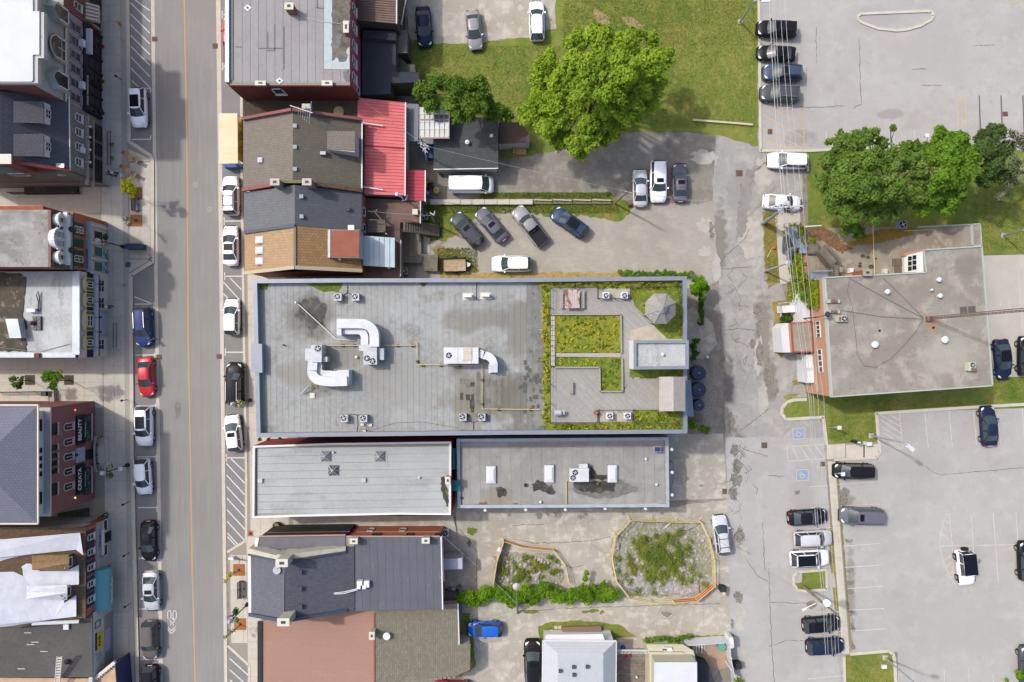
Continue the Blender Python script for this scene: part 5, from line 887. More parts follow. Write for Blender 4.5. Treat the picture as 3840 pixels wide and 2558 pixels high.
for a,b in((2000,2072),(2074,2146),(2148,2218),(2220,2293)):MB().prism(at(P(a,747,b,748,b,764,a,764),.4),0,.3).build('block',M('mossy_block',(140,136,96),.95,var=[(3,(104,108,60),.45,.6,.8)]),bw);MB().obox(W(a+2,749,.5),W(b-2,752,.5),.15,.1).build('plank',M('pale_timber',(196,190,176)),bw)
MB().obox(W(1655,754,.56),W(1722,764,.56),.12,.05).build('plank',M('yellow_timber',(216,206,166)),bw)
tag(MB().obox(W(2597,450,.15),W(2823,468,.15),.22,.25).build('timber_beam',M('yellow_timber',(216,206,166),.9,var=[(2,(186,176,140),.45,.62,.7)])),'long pale timber beam lying on the lawn edge','timber')
dr=thing('rusty_drum','open rusty drum lying by the silver car','drum',W(2366,762,.3));MB().tube([(-.4,-.1,0),(.3,.1,0)],.3,14).build('barrel',rust,dr,True);MB().tube([(.3,.1,0),(.32,.105,0)],.24,12).build('opening',dk,dr,True)
# ------------------------------------------------------------ main building with roof garden
HD_=8.75;mem=M('main_membrane',(172,174,172),.8,var=[(.12,(156,156,151),.4,.6,.9),(.35,(140,137,127),.54,.66,.8),(1.1,(150,147,138),.56,.68,.6),(2.5,(180,183,182),.45,.62,.5)],rnd=.02,spots=[(1165,1190,HD_,110,110,(128,126,118),.85,.5),(1170,1180,HD_,62,75,(62,60,54),.95,.9),(1200,1460,HD_,70,40,(138,136,128),.8,.8),(1770,1200,HD_,150,60,(140,134,122),.8,.6),(1800,1480,HD_,170,130,(138,132,118),.9,.5),(1960,1240,HD_,90,150,(132,128,118),.8,.5),(1300,1330,HD_,90,60,(146,144,136),.8,.6),(1940,1500,HD_,100,120,(118,114,104),.85,.7),(1110,1400,HD_,80,60,(150,146,136),.7,.6),(1500,1450,HD_,200,120,(158,157,151),.7,.4)])
memd=M('main_membrane_dark',(140,140,134),.7,var=[(.25,(118,117,109),.42,.6,.9),(1.5,(66,66,60),.6,.66,.9,(2.5,1,1)),(.6,(156,158,154),.5,.62,.6)],rnd=.02)
HM=9.5;par=M('parapet_metal',(158,164,176),.4,metal=.25,var=[(1,(146,152,164),.42,.62,.6)])
t=thing('main_building','large building with grey membrane roof, metal parapets and a planted roof terrace','building',(*W2(1760,1340,HM),0));outer=at(P(948,1047,1300,1044,1920,1043,2576,1036,2578,1626,1920,1630,1400,1636,962,1640),HM);o_,i_=inset(outer,.42)
walls(t,outer,0,HM-.02,M('main_render',(176,172,164),.9));HD=HM-.75;MB().prism(i_,HD-.3,HD-.03).build('roof',M('membrane_joint',(146,147,143)),t)
m=MB();n=len(o_)
for k in range(n):
 j=(k+1)%n;m.face([(*o_[k],HM),(*o_[j],HM),(*i_[j],HM),(*i_[k],HM)]);m.face([(*i_[k],HM),(*i_[j],HM),(*i_[j],HD-.1),(*i_[k],HD-.1)]);m.face([(*o_[j],HM),(*o_[k],HM),(*o_[k],HM-.5),(*o_[j],HM-.5)])
m.build('parapet',par,t);MB().prism(at(P(942,1288,982,1290,984,1398,942,1398),HM+.1),HM-2,HM+.1).build('sign_box',par,t)
strips(t,P(966,1062,1975,1056,1975,1620,972,1626),HD,45,mem,.018);strips(t,P(1975,1056,2044,1056,2044,1618,1975,1620),HD,3,memd,.018)
gs=M('sedum',(148,150,46),.95,var=[(.9,(112,134,40),.42,.58,.9),(2.5,(176,166,60),.5,.62,.8),(.4,(170,136,70),.58,.68,.7),(9,(96,108,34),.48,.66,.6)],bump=(14,.7,.1))
gs2=M('sedum_green',(124,142,48),.95,var=[(.8,(98,124,40),.42,.58,.9),(2.5,(160,160,60),.5,.62,.7),(9,(84,100,34),.48,.66,.6)],bump=(14,.7,.1))
ZD=HD+.12
def bed(name,px,mat,label=None,z=None,n=0,mats=None,size=.2):
 o=MB().prism(ragged(at(px,z or ZD),.5,.05),(z or ZD)-.2,z or ZD).build(name,mat,t);return o
bed('planting_bed',P(2018,1057,2562,1050,2560,1616,2044,1618,2040,1400,2036,1160,2030,1090),gs)
bdm=M('terrace_board',(180,177,171),.85,var=[(1.2,(160,157,150),.42,.62,.8,(3,3,1)),(.3,(192,189,183),.45,.6,.6)],pat=('brick','xy',45,3.6,.14,(132,128,121),.012,(164,160,153)))
DZ=[0]
def dd(px):
 DZ[0]+=.004;zz=DZ[0];MB().prism(at(px,ZD+.16+zz),ZD-.1,ZD+.16+zz).build('terrace_deck',bdm,t)
dd(P(2064,1082,2240,1080,2240,1120,2380,1122,2380,1180,2062,1180));dd(P(2380,1140,2560,1146,2500,1240,2500,1280,2375,1280,2330,1240,2330,1180,2380,1180));dd(P(2330,1180,2378,1180,2378,1410,2330,1470));dd(P(2066,1380,2246,1380,2248,1472,2335,1472,2366,1420,2560,1420,2560,1536,2240,1538,2240,1584,2066,1584));dd(P(2378,1240,2400,1240,2400,1440,2378,1440))
MB().prism(at(P(2240,1082,2362,1082,2362,1122,2240,1122),ZD+.05),ZD-.1,ZD+.05).build('gravel_tray',padm,t);MB().prism(at(P(2248,1536,2372,1536,2372,1582,2248,1582),ZD+.05),ZD-.1,ZD+.05).build('gravel_tray',padm,t);MB().prism(at(P(2362,1240,2560,1180,2560,1276,2362,1290),ZD+.17),ZD-.1,ZD+.19).build('terrace_paving',M('buff_paving',(196,188,172),.9,var=[(2,(180,170,154),.44,.6,.7)]),t)
bed('sunken_bed',P(2080,1180,2326,1180,2328,1322,2082,1322),gs,z=ZD+.2);bed('sunken_bed',P(2082,1342,2330,1340,2330,1464,2250,1464,2250,1378,2084,1376),gs2,z=ZD+.2);bed('planting_bed',P(2376,1120,2410,1088,2560,1086,2560,1270,2500,1270,2380,1146),gs2,z=ZD+.2);bed('planting_bed',P(2362,1382,2562,1384,2562,1414,2362,1414),gs2,z=ZD+.2);bed('planting_bed',P(2376,1538,2562,1538,2562,1614,2376,1614),gs2,z=ZD+.18)
for k in range(10):MB().prism(at(P(2066,1184+k*19,2080,1184+k*19,2080,1201+k*19,2066,1201+k*19),ZD+.24),ZD,ZD+.24).build('paver',pst,t)
MB().prism(at(P(2084,1324,2328,1324,2328,1340,2084,1338),ZD+.12),ZD,ZD+.22).build('gravel_path',M('pale_gravel_strip',(190,182,170),.95,var=[(8,(166,158,146),.45,.62,.7)]),t)
brim=M('weathered_edge',(170,164,152),.85,rnd=.04)
for a in((2064,1179,2328,1179),(2328,1179,2330,1324),(2080,1378,2248,1378),(2248,1378,2250,1468),(2250,1468,2334,1468),(2332,1345,2334,1468)):MB().obox(W(a[0],a[1],ZD+.3),W(a[2],a[3],ZD+.3),.16,.3).build('timber_edging',brim,t)
fnc=M('mesh_fence',(86,88,84),.6)
railing('terrace_railing','dark wire railing around the roof terrace',[],1)if 0 else None
def zr(name,label,px,z,h=1.0,mat=fnc,par_=None):
 tt=thing(name,label,'railing',W(*px[0],z));w=[Vector(W(u,v,z))for u,v in px];m=MB()
 for a,b in zip(w,w[1:]):
  for f in(.15,.55,1):m.obox(a+Vector((0,0,h*f)),b+Vector((0,0,h*f)),.03,.03)
  k=max(1,round((b-a).length/2))
  for i in range(k+1):p=a.lerp(b,i/k);MB().obox(p,p+Vector((0,0,h)),.06,.06).build('post',mat,tt)
 m.build('rail',mat,tt)
zr('terrace_railing','thin dark railing round the west and north sides of the roof terrace',P(2240,1078,2064,1082,2064,1584,2246,1584),ZD);zr('terrace_railing','thin dark railing round the north and east planting beds of the terrace',P(2360,1080,2540,1074,2545,1150),ZD);zr('terrace_railing','thin dark railing along the south east planting bed of the terrace',P(2376,1582,2540,1584,2540,1540),ZD);zr('terrace_railing','thin dark railing enclosing the south pair of terrace condensers',P(2246,1586,2246,1536,2374,1536,2376,1580),ZD,.9);zr('terrace_railing','thin dark railing enclosing the north pair of terrace condensers',P(2242,1078,2242,1120,2362,1120,2362,1080),ZD,.9)
bh=thing('stair_bulkhead','white stair bulkhead with pale flat roof on the roof terrace','bulkhead',W(2480,1330,HD));o2=at(P(2376,1276,2583,1276,2583,1384,2376,1386),HM+2.1);ob,ib=inset(o2,.3);walls(bh,o2,HD,HM+2.08,acw);MB().prism(ib,HM+1.6,HM+1.8).build('roof',lightroof,bh)
m=MB();[m.face([(*ob[k],HM+2.1),(*ob[(k+1)%4],HM+2.1),(*ib[(k+1)%4],HM+2.1),(*ib[k],HM+2.1)]).face([(*ib[k],HM+2.1),(*ib[(k+1)%4],HM+2.1),(*ib[(k+1)%4],HM+1.7),(*ib[k],HM+1.7)])for k in range(4)];m.build('parapet',par,bh);vent(2484,1329,HM+1.8,'white vent in the middle of the bulkhead roof',w=.35,mat=white)
gz=thing('gazebo','octagonal gazebo with weathered grey shingled roof on the roof terrace','gazebo',W(2480,1155,ZD));gx,gy,_=W(2479,1157,ZD+2.7);R_=62/32*.85;gsh=[M('gazebo_shingle%d'%k,(186-k*6,184-k*6,180-k*6),.9,var=[(3,(148,144,138),.44,.6,.7)],pat=('brick','xy',22.5+45*k,.25,.17,(140,136,130),.015,(160,156,150)))for k in range(4)]
for k in range(8):
 a,b=(k*45+22.5)*math.pi/180,(k*45+67.5)*math.pi/180;p=[(gx+R_*math.cos(a),gy+R_*math.sin(a)),(gx+R_*math.cos(b),gy+R_*math.sin(b))];t2=[(gx+.45*math.cos(a),gy+.45*math.sin(a)),(gx+.45*math.cos(b),gy+.45*math.sin(b))]
 MB().face([(*p[0],ZD+2.4),(*p[1],ZD+2.4),(*t2[1],ZD+3.2),(*t2[0],ZD+3.2)]).build('roof_panel',gsh[k%4],gz);MB().face([(*[gx+(c_-gx)*1.2 for c_ in(t2[0][0],)],gy+(t2[0][1]-gy)*1.2,ZD+3.35),(gx+(t2[1][0]-gx)*1.2,gy+(t2[1][1]-gy)*1.2,ZD+3.35),(gx,gy,ZD+3.8)]).build('cupola_panel',gsh[k%4],gz)
 MB().obox((gx+R_*.9*math.cos(a),gy+R_*.9*math.sin(a),ZD),(gx+R_*.9*math.cos(a),gy+R_*.9*math.sin(a),ZD+2.42),.1,.1).build('post',brim,gz);MB().obox((*p[0],ZD+2.43),(*t2[0],ZD+3.23),.07,.05).build('hip',brim,gz)
sh_=thing('shingled_shed','small shed with pale grey shingled roof at the terrace edge','shed',W(2520,1478,ZD));faces3(sh_,'roof',[((2472,1413,ZD+2.1),(2526,1413,ZD+2.7),(2526,1542,ZD+2.7),(2472,1542,ZD+2.1)),((2526,1413,ZD+2.7),(2570,1413,ZD+2.1),(2570,1542,ZD+2.1),(2526,1542,ZD+2.7))],M('pale_shingles',(196,190,184),.9,var=[(2,(176,170,162),.44,.6,.7)],pat=('brick','xy',90,.3,.2,(168,162,154),.02,(184,178,170))));walls(sh_,at(P(2478,1418,2566,1418,2566,1537,2478,1537),ZD+2.1),ZD,ZD+2.15,brim)
pc=thing('picnic_table','picnic table with peeling rust stained top on the roof terrace','picnic table',W(2146,1120,ZD));px_,py_,_=W(2146,1121,ZD+.9);pt_=M('peeling_top',(206,188,180),.7,var=[(1.6,(140,82,74),.5,.56,.95,(1,.5,1)),(6,(170,160,152),.5,.65,.4)])
for k in range(6):MB().box(px_-.78+k*.26,px_-.54+k*.26,py_-.95,py_+.95,ZD+.88,ZD+.93).build('top_board',pt_,pc)
for s_ in(-1,1):
 for j in(0,1):MB().box(px_+s_*(1.0+j*.2)-.09,px_+s_*(1.0+j*.2)+.09,py_-.95,py_+.95,ZD+.56,ZD+.6).build('bench_board',brim,pc)
 MB().obox((px_-.9,py_+s_*.6,ZD+.5),(px_+.9,py_+s_*.6,ZD+.5),.08,.1).obox((px_-.7,py_+s_*.6,ZD+.17),(px_-.3,py_+s_*.6,ZD+.9),.08,.08).obox((px_+.7,py_+s_*.6,ZD+.17),(px_+.3,py_+s_*.6,ZD+.9),.08,.08).build('trestle',brim,pc)
bn=thing('bench','plain slatted bench alone on the lower terrace deck','bench',W(2142,1454,ZD));x,y,_=W(2142,1454,ZD+.6)
for k in range(3):MB().box(x-.22+k*.15,x-.1+k*.15,y-.62,y+.62,ZD+.55,ZD+.6).build('slat',brim,bn)
for s_ in(-1,1):MB().box(x-.2,x+.2,y+s_*.5-.04,y+s_*.5+.04,ZD+.17,ZD+.55).build('leg',brim,bn)
gr_=thing('barbecue','grey gas barbecue in the south west corner of the terrace','barbecue',W(2094,1548,ZD));x,y,_=W(2094,1548,ZD+.9);MB().box(x-.4,x+.3,y-.28,y+.28,ZD+.5,ZD+.95).build('body',galv,gr_);MB().tube([(x-.38,y,ZD+.98),(x+.28,y,ZD+.98)],.24,10).build('lid',galv,gr_);MB().box(x+.32,x+.65,y-.2,y+.25,ZD+.8,ZD+.85).build('side_shelf',galv,gr_);MB().box(x-.36,x+.26,y-.24,y+.24,ZD+.17,ZD+.5).build('cart',dgrey,gr_)
tp=tag(MB().lathe(W(2232,1546,ZD+.17),[(.22,0),(.3,.5),(.3,.55)],4).build('terracotta_planter',M('terracotta',(176,98,78))),'square terracotta planter on the terrace deck','planter')
for(u,v)in((2269,1110),(2338,1110),(2283,1557),(2349,1557)):acunit(u,v,ZD+.05,'condenser unit with black fan in the terrace gravel tray, %s one of the %s pair'%('west' if u<2300 else 'east','north' if v<1300 else 'south'),.66,body=acw)
for(u,v,l)in((1274,1116,'left of the two condensers just south of the largest moss patch'),(1339,1116,'right of the two condensers just south of the largest moss patch'),(1297,1567,'left condenser of the south west roof pair'),(1369,1567,'condenser standing over a moss tuft near the south parapet'),(1738,1562,'left condenser of the pair under the checkered damp stains'),(1808,1562,'right condenser of the pair under the checkered damp stains')):acunit(u,v,HD,l,.72,off=(-.05,.05))
for(u,v,l)in((1755,1112,'left'),(1821,1110,'right')):x,y,_=W(u,v,HD);tt=thing('slim_condenser','beige upright slim condenser on its pad, %s of the pair by the north parapet'%l,'air conditioner',(x,y,HD));MB().box(-.55,.55,-.35,.35,0,.06).build('pad',cream,tt,True);MB().box(-.4,.42,-.12,.18,.06,.85).build('casing',M('beige_case',(170,166,150))if 0 else acw,tt,True);MB().lathe((0,-.14,0),[(0,0)],3)
dw=M('duct_white',(228,230,233),.5,var=[(1,(208,211,216),.45,.62,.6),(3,(186,180,168),.6,.7,.6)])
def ductpath(parent,pts,w,h,name='duct'):
 m=MB();c=[Vector(p)for p in pts];n=len(c);b=len(m.v)
 for i,p in enumerate(c):
  d=(c[min(i+1,n-1)]-c[max(i-1,0)]);d.z=0;d.normalize();r=Vector((-d.y,d.x,0))*w/2;m.v+=[tuple(p-r),tuple(p+r),tuple(p+r+Vector((0,0,h))),tuple(p-r+Vector((0,0,h)))]
 for i in range(n-1):
  for k in range(4):j=(k+1)%4;a=b+i*4;m.f.append((a+k,a+j,a+4+j,a+4+k))
 m.f.append((b+3,b+2,b+1,b));e=b+(n-1)*4;m.f.append((e,e+1,e+2,e+3));return m.build(name,dw,parent)
def arcp(cu,cv,r,a0,a1,z,n=9):x,y,_=W(cu,cv,z);k=(80-z)/80/32;return[(x+r*k*math.cos(R(a0+(a1-a0)*i/n)),y+r*k*math.sin(R(a0+(a1-a0)*i/n)),z)for i in range(n+1)]
z1_=HD+.5
d1=thing('curved_duct','white ducts curving from the north west down to the twin fan air handler','duct',W(1340,1240,HD))
ductpath(d1,[W(1270,1214,z1_+.5)]+[W(1350,1214,z1_+.5)]+arcp(1362,1262,47,85,5,z1_+.5)+[W(1409,1300,z1_+.5)],.95,.8);ductpath(d1,[W(1270,1240,z1_),W(1345,1240,z1_)]+arcp(1347,1266,26,85,5,z1_)+[W(1373,1300,z1_)],.75,.8,'lower_duct');MB().prism(at(P(1265,1202,1280,1202,1280,1258,1265,1258),HD+1.7),HD,HD+1.7).build('boot',dw,d1)
a1_=thing('air_handler','air handler with twin black fans at the foot of the north duct','air handler',W(1388,1325,HD));MB().prism(at(P(1363,1292,1413,1292,1413,1367,1363,1367),HD+1.6),HD+.2,HD+1.6).build('casing',galv,a1_);MB().prism(at(P(1345,1294,1363,1294,1363,1316,1345,1316),HD+1.5),HD+.3,HD+1.4).build('hood',galv,a1_);MB().prism(at(P(1414,1305,1438,1305,1438,1350,1420,1350),HD+1.4),HD+.3,HD+1.2).build('side_box',flash,a1_)
def fan(parent,u,v,z,r):
 c=W(u,v,z);f=MB().lathe(c,[(r,0),(r,.04),(r*.95,.05)],18).build('fan',fanb,parent);m=MB();[m.obox((c[0],c[1],c[2]+.07),(c[0]+math.cos(a)*r*.8,c[1]+math.sin(a)*r*.8,c[2]+.075),r*.25,.015)for a in(.4,1.7,3.0,4.2,5.4)];m.build('blades',galv,f)
fan(a1_,1376,1344,HD+1.6,.3);fan(a1_,1397,1354,HD+1.6,.3)
a2_=thing('air_handler','air handler with single black fan feeding the west curved ducts','air handler',W(1190,1325,HD));MB().prism(at(P(1166,1294,1206,1294,1206,1358,1166,1358),HD+1.9),HD+.2,HD+1.9).build('casing',galv,a2_);MB().prism(at(P(1144,1307,1168,1307,1168,1352,1144,1352),HD+1.5),HD+.4,HD+1.5).build('intake',galv,a2_);MB().prism(at(P(1206,1338,1227,1338,1227,1357,1206,1357),HD+1.5),HD+.4,HD+1.5).build('box',galv,a2_);fan(a2_,1192,1307,HD+1.9,.32)
d2=thing('curved_duct','white ducts curving from the single fan unit round to the south east','duct',W(1230,1400,HD));ductpath(d2,[W(1182,1350,z1_+.4),W(1178,1390,z1_+.4)]+arcp(1214,1390,36,180,268,z1_+.4)+[W(1250,1430,z1_+.4),W(1308,1428,z1_+.4)],.95,.8);ductpath(d2,[W(1198,1354,z1_),W(1202,1374,z1_)]+arcp(1222,1380,22,180,265,z1_,6)+[W(1260,1404,z1_),W(1300,1404,z1_)],.75,.8,'lower_duct');MB().prism(at(P(1266,1388,1308,1388,1308,1444,1298,1444,1266,1420),HD+1.5),HD,HD+1.5).build('boot',dw,d2)
a3_=thing('air_handler','long three section rooftop unit with round grille in the middle of the roof','air handler',W(1730,1333,HD))
for a,b in((1664,1717),(1718,1768),(1769,1794)):MB().prism(at(P(a,1303,b,1303,b,1364,a,1364),HD+1.7),HD+.2,HD+1.7).build('section',dw,a3_)
fan(a3_,1683,1333,HD+1.7,.3);MB().prism(at(P(1737,1302,1769,1302,1769,1352,1737,1352),HD+1.78),HD+1.7,HD+1.78).build('stained_cover',M('stained_cover',(216,206,184),.7,var=[(1.5,(190,170,130),.45,.6,.7)]),a3_)
d3=thing('curved_duct','single white duct bending down from the three section unit','duct',W(1840,1345,HD));ductpath(d3,[W(1796,1322,z1_+.2),W(1816,1332,z1_+.2)]+arcp(1816,1368,36,90,2,z1_+.2)+[W(1852,1395,z1_)],.8,.7);MB().prism(at(P(1832,1365,1866,1365,1866,1399,1832,1399),HD+.5),HD,HD+.5).build('boot',dw,d3)
gpip=M('gas_pipe_yellow',(222,200,140),.5);gp_=thing('gas_pipe','long yellow gas pipe zigzagging across the main roof on small blocks','pipe',W(1560,1370,HD))
pp_=[(1208,1296),(1557,1295),(1557,1284),(1564,1284),(1564,1368),(1808,1370),(1808,1534),(2024,1536)];MB().tube([W(u,v,HD+.25)for u,v in pp_],.055,6).build('pipe',gpip,gp_)
for u,v in((1286,1296),(1330,1296),(1492,1296),(1548,1296),(1566,1356),(1586,1370),(1654,1370),(1726,1371),(1808,1425),(1808,1516),(1870,1535),(1990,1536)):MB().box(*(lambda c:(c[0]-.14,c[0]+.14,c[1]-.14,c[1]+.14))(W(u,v,HD)),HD,HD+.2).build('foot',dk,gp_)
tag(MB().tube([W(1112,1135,HD+.4),W(1262,1272,HD+.2),W(1330,1278,HD+.2)],.045,5).lathe(W(1112,1135,HD+.2),[(.14,0),(.1,.4)],8).build('roof_cable_duct',white),'thin white pole lying diagonally over the black puddle stain','pipe')
st1=M('puddle_dark',(66,64,58),.5,var=[(1.2,(104,102,94),.48,.62,.8),(3,(48,47,43),.5,.62,.7)]);st2=M('puddle_soft',(134,132,124),.7,var=[(1.5,(112,110,102),.42,.6,.8)])
SZ=[0]
def stain(px,mat=st1,z=HD,jag=.12,par_=None):
 SZ[0]+=.0009;z+=SZ[0]%.04;w=ragged(at(px,z+.02),.3,jag,int(px[0][1]));MB().prism(w,z+.005,z+.02).build('water_stain',mat,par_ or t)
stain(P(1128,1140,1162,1120,1180,1118,1226,1146,1222,1180,1210,1200,1190,1230,1174,1238,1150,1226,1140,1180,1130,1170));stain(P(1180,1440,1240,1452,1226,1470,1200,1470),st2)
rn=random.Random(12)
for k in range(34):
 c_=rn.randint(0,7);u=1732+c_*20+rn.uniform(-2,2);v=rn.uniform(1410,1560)if c_<4 else rn.uniform(1420,1600);w_=rn.uniform(5,9);h_=rn.uniform(6,18);stain(P(u-w_,v-h_,u+w_,v-h_,u+w_,v+h_,u-w_,v+h_),st1 if c_<3 and v>1440 else st2,jag=.05)
for k in range(26):u=rn.uniform(1950,2030);v=rn.uniform(1350,1560);stain(P(u-6,v-8,u+6,v-8,u+6,v+8,u-6,v+8),M('puddle_mid',(96,94,86),.6),HD+.012,.08)
mo=leafmat('moss',(.10,.16,.02),(.16,.20,.03),(.14,.10,.03),.1)
for i,(px,l)in enumerate(((P(1150,1062,1286,1060,1268,1100,1215,1092),0),(P(972,1062,1004,1060,1000,1082,976,1086),0),(P(1574,1058,1602,1058,1590,1076,1578,1074),0))):
 w=ragged(at(px,HD+.05),.4,.15,i);tag(MB().prism(w,HD,HD+.05).build('moss_patch',M('moss_green',(96,118,34),.95,var=[(1.2,(124,138,44),.45,.6,.8),(5,(64,84,26),.5,.65,.7)],bump=(10,.8,.1))),('large moss patch under the north parapet of the main roof','dark moss tuft in the north west corner of the main roof','small round moss tuft under the north parapet')[i],'moss')
an=thing('fallen_aerial','tangled metal aerial lying beside the west curved ducts','aerial',W(1155,1465,HD));m=MB();m.tube([W(1128,1478,HD+.3),W(1158,1446,HD+.8)],.05,5);[m.tube([W(1132+k*5,1474-k*5,HD+.5),W(1140+k*6,1478-k*3,HD+.3)],.02,4)for k in range(6)];m.build('boom',galv,an);MB().prism(at(P(1162,1474,1180,1474,1180,1494,1162,1494),HD+.1),HD,HD+.12).build('block',cream,an);MB().prism(at(P(1166,1444,1190,1444,1192,1456,1166,1456),HD+.1),HD,HD+.1).build('block',M('mossy_block',(140,136,96)),an)
an=thing('junk_heap','heap of pale blocks and wires by the south parapet of the main roof','debris',W(1378,1610,HD));[MB().prism(at(P(u,v,u+12,v,u+12,v+9,u,v+9),HD+.2),HD,HD+.2).build('block',cream,an)for u,v in((1352,1588),(1383,1590),(1360,1612),(1374,1618))];m=MB();[m.tube([W(1376,1614,HD+.4),W(1376+24*math.cos(a),1614+24*math.sin(a),HD+.1)],.02,4)for a in(.2,1.1,2.0,3.3,4.4,5.3)];m.build('wires',dgrey,an)
for i,pts in enumerate((P(1339,1555,1342,1590,1338,1628),P(1310,1552,1339,1556,1360,1556),P(1752,1574,1776,1584,1800,1576),P(1776,1584,1776,1622),P(1304,1070,1304,1098,1326,1108),P(1304,1098,1286,1106),P(1788,1060,1786,1120,1800,1128),P(1400,1612,1480,1586,1580,1582,1700,1602,1770,1620))):cable([(u,v,HD+.06)for u,v in pts],.035 if i<7 else.012,M('cable_dark',(86,84,80)),'roof_cable','dark cable '+('from the south west condensers to the parapet','linking the two south west condensers','linking the condensers under the damp stains','from the damp stain condensers to the south parapet','from the north parapet to the condensers by the moss','stub beside the north condensers by the moss','between the two slim condensers','curving long and thin along the south side of the roof')[i],'cable','dark cables on the main roof')
vent(1338,1339,HD,'small white vent between the two air handlers',w=.3,mat=white);vent(1066,1294,HD,'tiny dark vent near the west parapet',w=.2,mat=dgrey)
# ------------------------------------------------------------ buildings south of the main one
lm_=M('long_membrane',(184,187,185),.75,var=[(.2,(174,176,174),.42,.6,.8),(.7,(164,164,159),.55,.68,.8,(.25,1,1)),(3,(192,196,195),.5,.62,.4)],rnd=.02)
t=flat('long_grey_building','long building with smooth grey membrane roof and white parapet edge',P(948,1672,1230,1662,1692,1656,1691,1932,1500,1930,1110,1938,946,1944),5.4,M('dark_red_render',(150,56,52),.9),joint,.35,white,.22)
for k in range(9):a=1680+k*28.5;MB().prism(at(P(966,a+4-(k==0)*2,1684,a-8+(k==0)*2,1684,a+20,966,a+31.5-(k==8)*14),5.12),5.08,5.12).build('roof_sheet',lm_,t)
for(u,v,l)in((1222,1710,'north west'),(1424,1710,'north east'),(1251,1763,'south')):
 x,y,_=W(u,v,5.1);tt=thing('pyramid_skylight','wire guarded pyramid skylight on the long grey roof, %s one of three'%l,'skylight',(x,y,5.1));s=.55;m=MB();MB().box(-s,s,-s,s,0,.15).build('kerb',galv,tt,True)
 for k in range(4):c4=[(-s,-s),(s,-s),(s,s),(-s,s)];a,b=c4[k],c4[(k+1)%4];MB().face([(*a,.15),(*b,.15),(0,0,.55)]).build('pane',M('wired_glass%d'%(l=='south'),(140,146,142)if l!='south' else(104,104,98),.2),tt,True);m.obox((*a,.17),(0,0,.57),.05,.05);m.obox(((a[0]+b[0])/2,(a[1]+b[1])/2,.17),(0,0,.57),.03,.03)
 m.build('guard',galv,tt,True)
vent(978,1801,5.1,'square vent near the west end of the long grey roof','box',.4);vent(1365,1799,5.1,'square vent in the middle of the long grey roof','box',.4);vent(1251,1695,5.1,'small round vent beside the north west pyramid skylight',w=.25,mat=white);vent(1573,1790,5.1,'small white round vent east of the middle of the long grey roof',w=.25,mat=white)
onz(t,P(1652,1788,1664,1786,1676,1830,1684,1880,1680,1904,1668,1880,1654,1840),5.135,st1,'water_stain',.01);onz(t,P(1668,1838,1680,1836,1681,1856,1670,1858),5.16,MATS['moss_green'],'moss',.02);chimney(t,1679,1802,5.1,6.2,.45,.7,brickOS)
tag(MB().obox(W(1450,1704,5.15),W(1454,1752,5.15),.06,.05).build('conduit',galv),'thin steel conduit lying south east of the pyramid skylights','pipe')
m2=M('south_membrane',(170,169,164),.78,spots=[(1860,1860,3.9,70,40,(150,144,128),.8,.8),(2260,1830,3.9,150,50,(146,144,134),.8,.8),(2400,1700,3.9,80,40,(156,154,148),.6,.8)],var=[(.2,(154,153,146),.42,.6,.8),(.9,(178,178,174),.5,.62,.6),(.8,(146,146,140),.58,.68,.7)],rnd=.022)
t=flat('flat_grey_workshop','flat grey workshop roof with white skylights and a twin fan unit',P(1712,1646,2507,1640,2510,1902,1716,1906),4.1,M('shaded_render',(150,148,142)),joint,.3,flash,.35)
strips(t,P(1722,1656,2492,1652,2494,1894,1726,1898),3.82,20,m2,.02)
for(u,l)in((1841,'west'),(2059,'middle'),(2296,'east')):x,y,_=W(u,1778+(2 if u<2000 else-2),4.0);tt=thing('white_skylight','domed white skylight on the workshop roof, %s one of three'%l,'skylight',(x,y,3.84));MB().box(-.54,.54,-.98,.98,0,.28).build('kerb',flash,tt,True);MB().face([(-.5,-.94,.28),(.5,-.94,.28),(.3,-.6,.42),(-.3,-.6,.42)]).face([(.5,-.94,.28),(.5,.94,.28),(.3,.6,.42),(.3,-.6,.42)]).face([(.5,.94,.28),(-.5,.94,.28),(-.3,.6,.42),(.3,.6,.42)]).face([(-.5,.94,.28),(-.5,-.94,.28),(-.3,-.6,.42),(-.3,.6,.42)]).face([(-.3,-.6,.42),(.3,-.6,.42),(.3,.6,.42),(-.3,.6,.42)]).build('dome',M('opal_dome',(238,239,240),.3),tt,True)
a4=thing('air_handler','twin fan rooftop unit between the two eastern white skylights','air handler',W(2172,1782,3.8));MB().prism(at(P(2137,1757,2208,1757,2208,1807,2137,1807),5.1),4.0,5.1).build('casing',dw,a4);MB().prism(at(P(2172,1741,2204,1741,2204,1757,2172,1757),5.0),4.2,4.9).build('hood',dw,a4);fan(a4,2157,1772,5.1,.3);fan(a4,2149,1792,5.1,.3)
for px,mm in((P(1858,1828,1880,1822,1898,1834,1894,1860,1874,1866,1860,1848),st1),(P(1992,1814,2014,1800,2040,1808,2050,1822,2070,1816,2084,1846,2064,1856,2036,1840,2000,1844),st1),(P(2148,1808,2300,1806,2330,1800,2390,1828,2384,1846,2300,1866,2230,1866,2150,1846),st2),(P(2150,1812,2230,1808,2308,1806,2306,1842,2240,1850,2160,1838),st1),(P(2210,1750,2240,1776,2280,1782,2280,1800,2212,1800),st1)):stain(px,mm,3.84 if mm is st2 else 3.862,.15,t)
tag(bush('roof_weed','yellow green weed growing in the puddle stain by the twin fan unit','weed',[(2243,1816,9,.4)],leafmat('weed',(.12,.15,.03),(.2,.18,.04)),90,.15,9,zoff=3.85))
